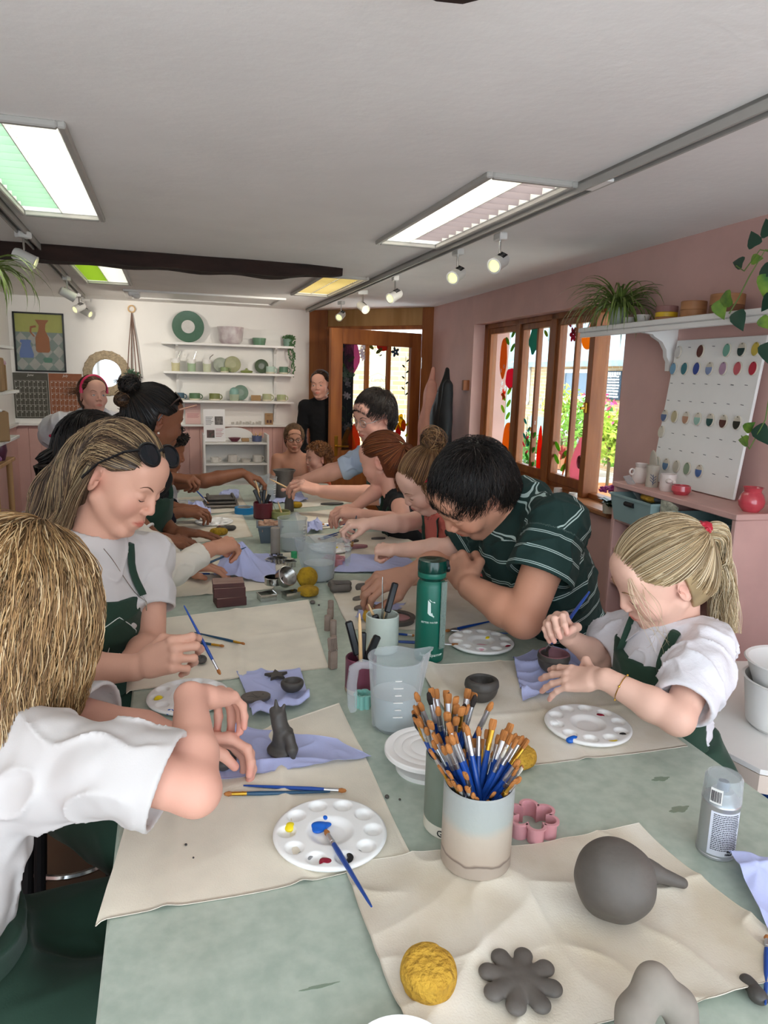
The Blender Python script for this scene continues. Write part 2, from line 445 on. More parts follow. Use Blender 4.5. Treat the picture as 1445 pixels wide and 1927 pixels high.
sl=MB();wbox(sl,SL-.03,SR,ZB-.03,ZB,-.03,.17,bev=.006);sl=sl.build('window_sill',M_sill,wn,world=True)
# ------ diagonal timber door wall
D0=A([1.38,DB-.0,0.]);D1=A([W0+WS*6.27,6.27,0.])
dd=nrm(D1-D0);dn=A([-dd[1],dd[0],0])*-1;dn=-dn if dn[1]<0 else dn;DLn=np.linalg.norm(D1-D0)
DR=np.stack([dd,dn,A([0,0,1.])],1)
def dbox(mb,u0,u1,z0,z1,o0=0.,o1=.06,bev=.004):
 mb.box(D0+dd*(u0+u1)/2+dn*(o0+o1)/2+A([0,0,(z0+z1)/2]),(u1-u0,o1-o0,z1-z0),DR,bev)
mb=MB();UH=DLn-.12;UL=.30
dbox(mb,0,.22,0,ZC);dbox(mb,.22,UL,1.95,2.02);dbox(mb,DLn-.12,DLn,0,ZC)
mb.mat(1);dbox(mb,.2,DLn-.1,2.02,ZC,.015,.06)
mb.mat(0)
dbox(mb,.2,DLn-.1,2.005,2.04,-.005,.06)
structure(mb.build('wall_entrance',[M_pine,M_pine2]))
mb=MB();dbox(mb,.22,.25,0,1.99);dbox(mb,UL+.02,UL+.06,0,1.99);dbox(mb,.25,UL+.04,0,.9)
sd=mb.build('trim_3',M_pine);sd['kind']='structure'
hp=D0+dd*(UH-.01);LW=.95;da=radians(64)
ld=rotz(da)@(-dd);ln=A([-ld[1],ld[0],0]);ln=-ln if ln[1]<0 else ln
LR=np.stack([-ld,ln,A([0,0,1.])],1)
dr=thing('door_1',None,None,hp);dr['kind']='structure'
def lbox(mb,u0,u1,z0,z1,o0=-.022,o1=.022,bev=.004):
 mb.box(hp+ld*(u0+u1)/2+ln*(o0+o1)/2+A([0,0,(z0+z1)/2]),(u1-u0,o1-o0,z1-z0),LR,bev)
def LP(u,z,o):return hp+ld*u+ln*o+A([0,0,z])
mb=MB();lbox(mb,0,.115,.02,1.965);lbox(mb,LW-.115,LW,.02,1.965);lbox(mb,.1,LW-.1,1.835,1.965);lbox(mb,.1,LW-.1,.02,.25);lbox(mb,.1,LW-.1,.80,.92)
lbox(mb,.1,LW-.1,.24,.81,-.008,.008)
lbox(mb,.33,.37,.91,1.84,-.016,.016);lbox(mb,.56,.60,.91,1.84,-.016,.016)
mb.build('door_leaf',M_pine,dr,world=True)
for a_,b_ in((.112,.332),(.368,.562),(.598,LW-.112)):
 mb=MB();lbox(mb,a_,b_,.915,1.838,-.002,.002,0);mb.build('door_pane',M_glass,dr,world=True)
mb=MB();lbox(mb,LW-.075,LW-.04,.87,1.05,-.028,-.02);mb.tube([LP(LW-.057,.96,-.02),LP(LW-.057,.96,-.06),LP(LW-.09,.96,-.065),LP(LW-.16,.955,-.06)],.009,8)
mb.build('door_handle',M_gold,dr,world=True)
mb=MB();mb.tube([LP(LW+.002,.96,.0),LP(LW+.03,.96,.0)],.012,8);mb.build('door_latch',M_gold,dr,world=True)
mb=MB()
for z in(.3,1.65):mb.cyl(LP(-.005,z,-.02),LP(-.005,z+.1,-.02),.008)
mb.build('door_hinge',M_steel,dr,world=True)
# ------ paintings on the glass
M_pt={}
def paint(hexc):
 if hexc not in M_pt:
  m=M_pt[hexc]=mat('glass_paint_'+hexc.strip('#'),hexc,.6);nt=m.node_tree;tl=nt.nodes.new('ShaderNodeBsdfTranslucent');tl.inputs[0].default_value=lin(hexc)+(1,);mx=nt.nodes.new('ShaderNodeMixShader');mx.inputs[0].default_value=.65
  nt.links.new(nt.nodes['Principled BSDF'].outputs[0],mx.inputs[1]);nt.links.new(tl.outputs[0],mx.inputs[2]);nt.links.new(mx.outputs[0],nt.nodes['Material Output'].inputs[0])
 return M_pt[hexc]
def blob_outline(w,h,n=20,wob=0.,seed=0,kind='oval'):
 r=np.random.default_rng(seed);t=np.arange(n)*2*pi/n;k=1+wob*np.sin(t*5+r.random()*6)
 x=np.cos(t)*w/2*k;y=np.sin(t)*h/2*k
 if kind=='leaf':x=x*(1-np.abs(np.sin(t))**1.5*.6);
 if kind=='drop':x=x*(1-.55*np.sin(t))
 return np.stack([x,y],1)
def decal(name,parent,P3,outs,color):
 "P3(u,v)->world; outs: list of (outline,(cu,cv),angle)"
 mb=MB()
 for O,(cu,cv),a in outs:
  c,s_=cos(a),sin(a);Q=[(cu+c*x-s_*y,cv+s_*x+c*y)for x,y in O]
  f=[P3(u,v,0)for u,v in Q];b=[P3(u,v,.0012)for u,v in Q];n=len(Q)
  mb.add(f+b,[tuple(range(n)),tuple(range(n,2*n))[::-1]]+[(i,i+n,(i+1)%n+n,(i+1)%n)for i in range(n)])
 return mb.build(name,color,parent,smooth=False,world=True)
def wall_pt(u,v,o):return WP(u,v,.1185+o)
B=blob_outline
def flower(u,v,r,n=5,a0=0.,pr=.55):return[(B(r*.9,r*pr,12),(u+cos(a0+i*2*pi/n)*r*.5,v+sin(a0+i*2*pi/n)*r*.5),a0+i*2*pi/n)for i in range(n)]
def leaves(u,v,n,dv,r,lean=.6):
 o=[]
 for i in range(n):
  s_=1 if i%2 else-1;o.append((B(r,r*.42,10,kind='oval'),(u+s_*r*.55,v+i*dv),s_*lean))
 o.append((A([(-.002,0),(.002,0),(.002,n*dv),(-.002,n*dv)]),(u,v-.01),0));return o
wu=lambda x,y:wsz(880+x/2.557,420+y/2.557,.119)
def W(x,y):return tuple(wu(x,y))
G1c,G2c='#6f9a3a','#2f8f86'
for nm,outs,c in[('painted_gourd',[(B(.13,.30,20,.04),W(172,650),0)],'#d07a22'),('painted_rose',[(B(.17,.15,20,.06),W(205,748),0)],'#d81f55'),('painted_leaves',leaves(*W(203,600),4,.05,.09),G1c),('painted_leaves',leaves(*W(180,925),5,.045,.09),'#9fbf3c'),('painted_flower',flower(*W(172,825),.045),'#e8603a'),('painted_gourd',[(B(.17,.27,24,.03),W(190,1045),.1)],'#e08a2a'),('painted_blossom',sum([flower(*W(x,y),.02)for x,y in((165,770),(180,790),(160,800),(175,690),(160,710),(205,960),(200,990))],[]),'#f2f2f2'),('painted_bird',[(B(.16,.2,20,.12),W(322,555),.3)],'#3c8c7c'),('painted_fruit',[(B(.07,.1,16),W(403,582),0)],'#d5361c'),('painted_leaves',leaves(*W(388,560),4,.04,.07),'#8a9c3a'),('painted_vase',[(B(.07,.38,20),W(343,1110),0)],'#e23a12'),('painted_vase',[(B(.09,.28,20),W(362,1140),0)],'#ef8a1c'),('painted_leaves',leaves(*W(295,1160),5,.05,.08),'#5c9a4a'),('painted_leaves',leaves(*W(280,1060),4,.05,.06),G2c),('painted_flower',flower(*W(300,990),.02),'#f0b020'),('painted_flower',flower(*W(508,535),.05,6),'#a32a4a'),('painted_leaves',leaves(*W(500,520),4,.04,.05),'#b04a5a'),('painted_gourd',[(B(.15,.13,20),W(580,553),0)],'#f0a21a'),('painted_fruit',[(B(.06,.06,14),W(597,500),0)],'#d0601c'),('painted_jug',[(B(.20,.30,26,0,kind='drop'),W(538,1150),0)],'#e79aa6'),('painted_jug',[(B(.07,.08,16),W(538,1150),0)],'#5a3a34'),('painted_leaves',leaves(*W(443,1170),4,.04,.09),'#7fae3a'),('painted_flower',flower(*W(455,1105),.05),'#e08a8a'),('painted_stem',[(B(.025,.2,12),W(470,1150),.3)],'#c87a2c'),('painted_leaves',leaves(*W(275,1100),3,.05,.05),'#d05070'),('painted_blossom',sum([flower(*W(x,y),.02)for x,y in((300,1000),(320,960),(360,850),(350,880),(485,1050),(530,1050),(560,1055))],[]),'#f6f6f6')]:
 decal(nm,wn,wall_pt,outs,paint(c))
def door_pt(u,v,o):return LP(u,v,-.004-o)
def dl(x,y):
 px,py=600+x/4.8167,600+y/4.8167;r=ray(px,py);t=(ln@(hp-CAM))/(ln@r);p=CAM+r*t;return((p-hp)@ld,p[2])
for nm,outs,c in[('painted_flower',[(B(.16,.28,20,.05),dl(297,345),0)]+flower(*dl(250,280),.06),'#d0689c'),('painted_flower',flower(*dl(258,505),.08,6),'#9fb8a0'),('painted_blossom',sum([flower(*dl(x,y),.035)for x,y in((262,595),(262,700),(240,690),(270,970),(240,980),(250,560),(390,320),(400,350),(385,290),(405,250))],[]),'#e9dfe6'),('painted_night_panel',[(A([(-.055,-.5),(.055,-.5),(.055,.5),(-.055,.5)]),dl(258,720),0)],'#20262c'),('painted_gourd',[(B(.13,.24,20,0,kind='drop'),dl(262,1100),0)],'#e0922a'),('painted_gourd',[(B(.12,.26,20,0,kind='drop'),dl(315,1080),0)],'#d8501c'),('painted_leaves',leaves(*dl(250,470),3,.05,.08),'#6c8c4a'),('painted_leaves',leaves(*dl(245,960),4,.05,.07),'#7f9c7a'),('painted_leaves',leaves(*dl(505,290),4,.035,.08),'#7c7a3a'),('painted_fruit',[(B(.13,.08,14),dl(577,252),0)],'#b93a22'),('painted_flower',flower(*dl(690,300),.05,5),'#4a5a6a'),('painted_flower',flower(*dl(715,935),.09,6),'#f0c81c'),('painted_fruit',[(B(.06,.11,14),dl(763,970),0)],'#c25a1c'),('painted_fruit',[(B(.06,.12,14,kind='drop'),dl(717,1010),0)],'#b02a2a'),('painted_leaves',leaves(*dl(775,680),7,.05,.04),'#3a4a34'),('painted_leaves',leaves(*dl(770,1050),4,.05,.06),'#b8a83a'),('painted_leaves',leaves(*dl(545,330),3,.03,.03),'#5a5a4a')]:
 decal(nm,dr,door_pt,outs,paint(c))
 # ------ text and strokes
def text(name,s,size,mt,R,c,parent=None,world=True,ext=.0006,align='CENTER',bend=None,shear=0.):
 cu=bpy.data.curves.new(name,'FONT');cu.body=s;cu.size=size;cu.extrude=ext;cu.align_x=align;cu.align_y='CENTER';cu.shear=shear;cu.resolution_u=2
 o=bpy.data.objects.new(name,cu);dg=bpy.context.evaluated_depsgraph_get();me=bpy.data.meshes.new_from_object(o)
 V=A([v.co[:]for v in me.vertices]);F=[tuple(p.vertices)for p in me.polygons];bpy.data.objects.remove(o)
 if len(V)==0:return None
 if bend:
  a=V[:,0]/bend;r=bend+V[:,2];V=np.stack([np.sin(a)*r,V[:,1],np.cos(a)*r-bend],1)
 V=V@A(R).T+A(c,float)
 return mesh(name,V,F,mt,parent,False,world and parent is not None)
 # ------ ceiling: beam, light panels, tracks, hatch
mb=MB();P=[]
n=40
for i in range(n+1):
 t=i/n;x=XL+.02+t*(1.0-XL);yy=4.28+.07*t;w=.085*(1-.75*max(0,t-.9)*10);h=.075*(1-.5*max(0,t-.85)/.15)+.008*sin(t*40)*.4
 P.append([(x,yy-w+.006*sin(t*31),ZC+.01),(x,yy-w+.01+.005*sin(t*23),ZC-h),(x,yy+w-.01,ZC-h+.004*sin(t*37)),(x,yy+w,ZC+.01)])
V=A(P).reshape(-1,3);F=[(i*4+j,i*4+j+1,i*4+j+5,i*4+j+4)for i in range(n)for j in range(3)]+[(0,1,2,3),(n*4+3,n*4+2,n*4+1,n*4)]
bm_=mesh('beam',V,F,M_oldwood,smooth=False,origin=(0,4.3,ZC));bm_['kind']='structure'
pb=[(.32,1.06),(.35,1.10),(.40,1.118),(.44,1.112),(.47,1.08)]
mb=MB();O=[(.31,1.0),(.48,1.0)]+pb[::-1];mb.prism(O,ZC-.07,ZC+.01);o=mb.build('beam',M_oldwood);o['kind']='structure'
def emis(name,c,s):return mat(name,c,.5,emit=s)
E_w=emis('lamp_white','#fffaf0',2.0);E_g=emis('lamp_green','#b9f0c4',7);E_yg=emis('lamp_lime','#c3e42e',5);E_y=emis('lamp_warm','#fff0a8',6);E_p=emis('lamp_pinkish','#fff4f2',8)
def panel(x0,x1,y0,y1,label,mats2,ncell=14):
 w,l=x1-x0,y1-y0;cx_,cy_=(x0+x1)/2,(y0+y1)/2
 t=thing('ceiling_light',label,'ceiling light',(cx_,cy_,ZC),group=None)
 f=MB();b=.022
 for a,c in(((x0-b/2,cy_),(b,l+2*b)),((x1+b/2,cy_),(b,l+2*b)),((cx_,y0-b/2),(w,b)),((cx_,y1+b/2),(w,b))):
  f.box((a[0],a[1],ZC-.008),(c[0],c[1],.02),bev=.004)
 f.build('frame',M_rail,t,world=True)
 g=MB();g.box((cx_,cy_,ZC+.062),(w,l,.004));g.build('diffuser',E_w,t,world=True)
 g=MB();g.box((x0+.002,cy_,ZC+.03),(.003,l,.056));g.box((x1-.002,cy_,ZC+.03),(.003,l,.056));g.box((cx_,y0+.002,ZC+.03),(w,.003,.056));g.box((cx_,y1-.002,ZC+.03),(w,.003,.056));g.box((cx_,cy_,ZC+.02),(.003,l,.04));g.build('housing',M_lou,t,world=True)
 for k in range(2):
  g=MB();xa=x0+k*w/2
  for i in range(1,ncell):g.box((xa+w/4,y0+l*i/ncell,ZC+.022),(w/2-.004,.0025,.042),rotx(.12))
  g.box((xa+.004,cy_,ZC+.03),(.002,l-.01,.01));g.build('louvre',mats2[k],t,world=True)
 return t
L_w,L_g,L_yg,L_y,L_p=[mat('louvre_'+n_,c_,.5)for n_,c_ in(('white','#7d7f77'),('green','#9cc4aa'),('lime','#8fb01c'),('warm','#b9a766'),('rose','#93888a'))]
panel(.975,1.25,2.165,3.37,'louvred ceiling light panel in front of the right window beside the long track',[L_w,L_p])
panel(-.54,-.255,2.165,3.37,'louvred ceiling light panel with one green tinted half, nearer than the beam',[L_g,L_w])
panel(.975,1.25,4.66,5.82,'warm yellow louvred ceiling light panel beyond the end of the beam',[L_y,L_y],22)
panel(-.54,-.255,4.66,5.82,'louvred ceiling light panel with lime green half behind the dark beam',[L_yg,L_w],22)
mb=MB();
for a,c in(((.33,6.27),(1.3,.05)),((.33,6.86),(1.3,.05)),((-.30,6.56),(.05,.62)),((.96,6.56),(.05,.62))):mb.box((a[0],a[1],ZC-.008),(c[0],c[1],.018),bev=.004)
mb.box((.33,6.56,ZC-.002),(1.22,.56,.006));o=mb.build('trim_4',M_wsat);o['kind']='structure'
mb=MB();mb.box((0,0,-.02),(.09,.09,.04),bev=.01);mb.ell((.02,-.03,-.04),(.03,.03,.02));o=mb.build('motion_sensor',M_wsat,origin=(0,0,0));o.location=(-.24,6.3,ZC-.01)
tag(o,'small white square sensor on the ceiling beside the loft hatch','sensor')
def track(x0,y0,x1,y1,label):
 t=thing('light_track',label,'light track',((x0+x1)/2,(y0+y1)/2,ZC))
 d=nrm((x1-x0,y1-y0,0));R=np.stack([A([d[1],-d[0],0]),d,A([0,0,1.])],1);L_=sqrt((x1-x0)**2+(y1-y0)**2)
 g=MB();c=A([(x0+x1)/2,(y0+y1)/2,ZC-.015]);sx=A([d[1],-d[0],0])
 g.box(c+A([0,0,.012]),(.04,L_,.012),R);g.box(c+sx*.016,(.008,L_,.034),R);g.box(c-sx*.016,(.008,L_,.034),R)
 g.build('rail',M_rail,t,world=True)
 g=MB();g.box(c+A([0,0,.002]),(.022,L_-.01,.01),R);g.build('conductor_slot',M_black,t,world=True)
 g=MB();g.box(c+A([0,0,-.012])+d*(-L_/2+1.15),(.03,.12,.01),R,.002);g.build('connector',M_wsat,t,world=True);return t
track(1.275,.9,1.338,7.15,'long white light track along the ceiling over the right side of the table')
track(-.57,1.6,-.69,6.95,'white light track on the ceiling above the left side of the table')
E_spot=emis('spot_glow','#eef0a8',.45)
M_spot=mat('spot_white','#d9d7d2',.35)
def spot():
 t=thing('spotlight','white track spotlight','spotlight',(0,0,0))
 g=MB();g.box((0,0,-.012),(.035,.07,.03),bev=.004);g.build('adapter',M_spot,t)
 g=MB();g.cyl((0,0,-.02),(0,0,-.085),.005,n=8);g.build('stem',M_steel,t)
 R=frame((-.72,-.55,-.42));c=A([0,0,-.115])
 g=MB();g.lathe([(.0,-.055),(.024,-.05),(.03,-.035),(.031,.045),(.033,.05),(.026,.052),(.025,.04),(0,.038)],c,24,R)
 h=g.build('head',M_spot,t)
 g=MB();g.lathe([(.0,.0415),(.024,.0415),(.024,.043),(0,.044)],c,20,R);g.build('lens',E_spot,h)
 g=MB()
 for k in range(4):g.box(c+R@A([.0,.0305,-.03+k*.011]),(.03,.004,.004),R)
 g.build('vent',M_black,h);return t
sp0=spot();first=True
for(px,py,rz,lab)in[(942,440,.0,'white track spotlight nearest the camera on the right track, its lens glowing'),(862,470,.05,'white track spotlight second along the right track, just beyond the light panel'),(744,520,-.1,'white spotlight in the middle of the right track, facing the table'),(683,547,1.2,'white spotlight on the right track turned to the right near the warm light panel'),(642,567,.3,'white spotlight on the right track above the standing woman, second from the far end'),(590,597,1.4,'white spotlight at the far end of the right track beside the door frame'),(43,436,2.4,'white spotlight in front of the dark beam at the left'),(125,520,2.9,'white spotlight behind the beam beside the lime green light panel'),(148,552,.1,'lit white spotlight second from the end of the left track'),(160,562,2.0,'white spotlight at the far end of the left track')]:
 p=atz(px,py,ZC-.02)
 if first:s_=sp0;first=False;s_['label']=lab
 else:s_=copy_tree(sp0);s_['label']=lab
 s_['group']='spotlights on the ceiling tracks';s_.location=tuple(p);s_.rotation_euler=(0,0,rz)
for nm in('light_track',):pass
# ------ outside
M_brick=mat('pale_brick','#c9a57c',.9)
nt=M_brick.node_tree;bt=nt.nodes.new('ShaderNodeTexBrick');bt.inputs['Scale'].default_value=1.;bt.inputs['Brick Width'].default_value=.225;bt.inputs['Row Height'].default_value=.075;bt.inputs['Mortar Size'].default_value=.006
bt.inputs['Color1'].default_value=lin('#d2b088')+(1,);bt.inputs['Color2'].default_value=lin('#b98f66')+(1,);bt.inputs['Mortar'].default_value=lin('#cfc4b0')+(1,)
tcn=nt.nodes.new('ShaderNodeTexCoord');mpn=nt.nodes.new('ShaderNodeMapping');mpn.inputs['Rotation'].default_value=(pi/2,0,0)
sxyz=nt.nodes.new('ShaderNodeSeparateXYZ');cxy=nt.nodes.new('ShaderNodeCombineXYZ')
nt.links.new(tcn.outputs['Object'],sxyz.inputs[0]);nt.links.new(sxyz.outputs[1],cxy.inputs[0]);nt.links.new(sxyz.outputs[2],cxy.inputs[1])
nt.links.new(cxy.outputs[0],bt.inputs[0]);nt.links.new(bt.outputs[0],nt.nodes['Principled BSDF'].inputs['Base Color'])
M_slate=mat('slate_roof','#8e9aa2',.7,var=.2,vs=6,bump=.4,bs=12);M_sage=mat('sage_paint','#8fa9a0',.5,var=.08,vs=5);M_pave=mat('courtyard_paving','#d8d2c8',.9,var=.15,vs=3,bump=.2,bs=10)
mb=MB();wbox(mb,-6,24,-.12,-.02,.3,9.5);o=mb.build('courtyard_ground',M_pave);o['kind']='structure'
OB=5.0
hs=thing('neighbour_house','brick cottage with slate roof and pale blue window across the courtyard','house',WP(10,0,OB))
ez=wsz(1150,675,OB)[1]
mb=MB();wbox(mb,4,22,-.02,ez,OB,OB+.3);mb.build('wall',M_brick,hs,world=True)
mb=MB();mb.add([WP(3.8,ez-.05,OB-.25),WP(22.2,ez-.05,OB-.25),WP(22.2,ez+1.9,OB+2.6),WP(3.8,ez+1.9,OB+2.6)],[(3,2,1,0)])
mb.add([WP(3.8,ez-.13,OB-.25),WP(22.2,ez-.13,OB-.25),WP(22.2,ez+1.8,OB+2.6),WP(3.8,ez+1.8,OB+2.6)],[(0,1,2,3)])
wbox(mb,3.8,22.2,ez-.14,ez-.04,OB-.27,OB-.23);mb.build('roof',M_slate,hs,world=True)
def hwin(px0,py0,px1,py1):
 s0,z1=wsz(px1,py0,OB);s1,z0=wsz(px0,py1,OB);mb=MB()
 for b in((s0,s1,z0,z0+.07),(s0,s1,z1-.07,z1),(s0,s0+.07,z0,z1),(s1-.07,s1,z0,z1),((s0+s1)/2-.03,(s0+s1)/2+.03,z0,z1)):wbox(mb,*b,OB-.04,OB+.02)
 f=mb.build('window',M_wsat,hs,world=True);mb=MB();wbox(mb,s0,s1,z0,z1,OB-.01,OB+.0);mb.build('pane',mat('dark_pane','#5d6f86',.15),f,world=True)
hwin(1058,695,1115,750);hwin(980,690,1000,760)
s0,z1=wsz(1170,698,OB-.05);s1,z0=wsz(1138,751,OB-.05)
cb=thing('chalkboard','dark chalkboard with white handwriting hung on the brick wall outside','chalkboard',WP((s0+s1)/2,z0,OB-.05))
mb=MB();wbox(mb,s0,s1,z0,z1,OB-.05,OB-.02);mb.build('board',mat('chalkboard_blue','#26384c',.7),cb,world=True)
mb=MB();rr=random.Random(5)
for k in range(9):
 zz=z1-(z1-z0)*(.10+k*.1);u=s1-(s1-s0)*.1;th=.03 if k==0 else .016
 while u>s0+(s1-s0)*.12:
  w=(s1-s0)*rr.uniform(.04,.12);wbox(mb,u-w,u,zz-th*rr.uniform(.6,1.2),zz+th,OB-.056,OB-.05);u-=w*1.35
mb.build('chalk_writing',M_wsat,cb,world=True)
mb=MB();wbox(mb,wsz(1090,840,OB)[0],wsz(1035,840,OB)[0],0,wsz(1060,790,OB-.5)[1],OB-.5,OB-.45);o=mb.build('slatted_screen',M_sage,origin=WP(11.5,0,OB-.5));tag(o,'sage green wooden screen in the courtyard behind the planting','screen')
mb=MB();wbox(mb,wsz(972,800,OB)[0],wsz(940,800,OB)[0],0,wsz(950,660,OB-.1)[1],OB-.14,OB-.03);o=mb.build('garden_door',M_sage,origin=WP(15,0,OB-.1));tag(o,'tall sage green door in the courtyard wall seen through the leftmost window bay','door')
M_lf=[mat('garden_leaf_a','#7fae3c',.6,sss=0,var=.3,vs=20),mat('garden_leaf_b','#4f8a34',.6,var=.3,vs=20),mat('garden_leaf_c','#b4cc4a',.6,var=.3,vs=20)]
M_fl=mat('garden_flower','#d8457c',.6);M_flw=mat('garden_flower_white','#f4eef2',.6)
def leafcloud(mb,c,r,n,sz,rng,shell=.5):
 V=[];F=[]
 d=rng.normal(size=(n,3));d/=np.linalg.norm(d,axis=1)[:,None];p=d*(shell+(1-shell)*rng.random(n))[:,None]*A(r)+A(c)
 a=rng.normal(size=(n,3));a/=np.linalg.norm(a,axis=1)[:,None];b=np.cross(a,rng.normal(size=(n,3)));b/=np.linalg.norm(b,axis=1)[:,None]
 s_=sz*(.6+.8*rng.random(n))[:,None]
 V=np.stack([p-a*s_,p-b*s_*.4,p+a*s_,p+b*s_*.4],1).reshape(-1,3);F=np.arange(4*n).reshape(n,4).tolist();mb.add(V,F)
def shrub(px,py,off,r,label,mi=0,n=700,fl=None,sz=.05,potc='#c98a63'):
 s_,z=wsz(px,py,off);z=max(z,r*.6);c=WP(s_,z,off);t=thing('garden_plant',label,'plant',(c[0],c[1],0),group='plants in the courtyard')
 ph=max(.15,z-r*.7);ph=min(ph,.4);mb=MB();mb.lathe([(.12,0),(.17,ph),(.19,ph),(.19,ph+.02),(.15,ph+.02),(.14,ph-.03),(0,ph-.03)],(c[0],c[1],0),20);mb.build('pot',mat('pot'+potc[1:],potc,.8),t,world=True)
 mb=MB();mb.tube([(c[0],c[1],ph-.05),(c[0],c[1],z)],.02,6);mb.build('stem',mat('stem_brown','#5a4a30',.8),t,world=True)
 rng=np.random.default_rng(int(px));mb=MB();leafcloud(mb,c,(r,r*1.1,r),n,sz,rng,.2);mb.build('foliage',M_lf[mi],t,world=True,smooth=False)
 if fl is not None:mb=MB();leafcloud(mb,c+A([0,0,r*.2]),(r,r,r),60,sz*.8,rng,.8);mb.build('blossom',fl,t,world=True,smooth=False)
shrub(1100,800,3.6,.42,'tall loose green shrub in the courtyard right of the middle window post',0,900,M_flw)
shrub(1150,820,2.4,.32,'bushy green plant with pink flowers in a terracotta pot outside',2,900,M_fl)
shrub(1170,845,2.8,.28,'low green plant with pink flowers in a white pot outside',0,700,M_fl,potc='#d8d8d4')
shrub(1062,765,4.2,.4,'yellow green climbing plant against the far brick wall',2,700)
shrub(1000,850,3.0,.35,'dark green shrub outside behind the left sash',1,700,M_flw)
shrub(1120,775,4.4,.33,'small shrub against the brick wall under the chalkboard',1,500,M_fl)
shrub(955,850,2.0,.3,'leafy plant outside the window bay nearest the door',1,600)
c0=aty(700,700,9.0)
def ybox(mb,px0,px1,py0,py1,y,th=.03):
 a=aty(px0,py0,y);b=aty(px1,py1,y);mb.box(((a[0]+b[0])/2,y+th/2,(a[2]+b[2])/2),(abs(b[0]-a[0]),th,abs(a[2]-b[2])))
mb=MB();ybox(mb,699,727,655,900,8.6);o=mb.build('sign_board',mat('cream_board','#efe3bd',.6),origin=(c0[0],8.6,0));tag(o,'tall cream board with a thin hexagon logo outside the glazed door','sign')
g=MB();hc=aty(711,715,8.59);hx=[hc+A([cos(a)*.11,0,sin(a)*.085])for a in np.arange(7)*pi/3+pi/6];g.tube(hx,.003,4);lg=g.build('logo',mat('logo_brown','#9a8a68',.6),o,world=True)
text('lettering','Lambo',.07,MATS['logo_brown'],np.stack([A([1.,0,0]),A([0,0,1.]),A([0,-1.,0])],1),hc,o,shear=.4)
mb=MB();ybox(mb,655,900,640,900,11.0,.3);hb=mb.build('brick_outbuilding',M_brick,origin=(c0[0],11,0));tag(hb,'pale brick outbuilding wall seen through the glazed door','building')
M_brick2=M_brick.copy();M_brick2.name='pale_brick_facing';hb.data.materials[0]=M_brick2
for l_ in list(M_brick2.node_tree.links):
 if l_.to_node.type=='COMBXYZ' and l_.to_socket.name=='X':
  fn=l_.from_node;ts=l_.to_socket;M_brick2.node_tree.links.remove(l_);M_brick2.node_tree.links.new(fn.outputs[0],ts)
mb=MB();ybox(mb,740,775,790,940,10.9,.1);o=mb.build('outdoor_bench',M_wsat,origin=(c0[0]+.3,10.9,0));tag(o,'pale painted bench against the outbuilding seen through the door','bench')
# ------ light
cam=bpy.data.cameras.new('camera');co=bpy.data.objects.new('camera',cam);COL.objects.link(co);SC.camera=co
cam.sensor_fit='VERTICAL';cam.sensor_height=36;cam.lens=36*FPX/1927;cam.clip_start=.05
from mathutils import Matrix
rt=MX[:,0];up=-MX[:,1];bk=-MX[:,2]
co.matrix_world=Matrix([[rt[i],up[i],bk[i],CAM[i]]for i in range(3)]+[[0,0,0,1]])
w=bpy.data.worlds.new('sky');SC.world=w;w.use_nodes=True;nt=w.node_tree
bg=nt.nodes['Background'];bg.inputs[1].default_value=3.1
sk=nt.nodes.new('ShaderNodeTexSky');sk.sky_type='HOSEK_WILKIE';sk.turbidity=3.5;sk.sun_direction=(.55,-.35,.75)
mxn=nt.nodes.new('ShaderNodeMix');mxn.data_type='RGBA';mxn.inputs[0].default_value=.72;mxn.inputs[7].default_value=(.80,.90,1.,1)
nt.links.new(sk.outputs[0],mxn.inputs[6]);nt.links.new(mxn.outputs[2],bg.inputs[0])
def light(name,kind,energy,loc,rot,col=(1,1,1),**kw):
 l=bpy.data.lights.new(name,kind);l.energy=energy;l.color=col
 for k,v in kw.items():
  if k=='portal':l.cycles.is_portal=True
  else:setattr(l,k,v)
 o=bpy.data.objects.new(name,l);COL.objects.link(o);o.location=tuple(loc);o.rotation_euler=rot;return o
from mathutils import Vector
def look(d):return Vector(tuple(d)).to_track_quat('-Z','Y').to_euler()
light('sun','SUN',2.6,(8,-4,9),look((-.62,.30,-.80)),(1,.95,.86),angle=radians(1.2))
light('window_daylight','AREA',1,WP(4.19,1.45,.22),look(-WN),portal=1,shape='RECTANGLE',size=2.1,size_y=1.05)
light('rear_opening_portal','AREA',1,(.35,YF-.2,1.17),look((0,1,0)),portal=1,shape='RECTANGLE',size=3.5,size_y=1.98)  # portal for the enlarged unseen opening that supplies sky fill from behind
vs=SC.view_settings;vs.view_transform='Standard';vs.look='None';vs.gamma=1;vs.use_curve_mapping=False;vs.exposure=1.18
SC.cycles.use_denoising=True;SC.cycles.max_bounces=5;SC.cycles.diffuse_bounces=4;SC.cycles.glossy_bounces=3;SC.cycles.transmission_bounces=6;SC.cycles.transparent_max_bounces=10
SC.cycles.caustics_reflective=False;SC.cycles.caustics_refractive=False;SC.cycles.sample_clamp_indirect=6;SC.cycles.use_adaptive_sampling=True;SC.cycles.adaptive_threshold=.08
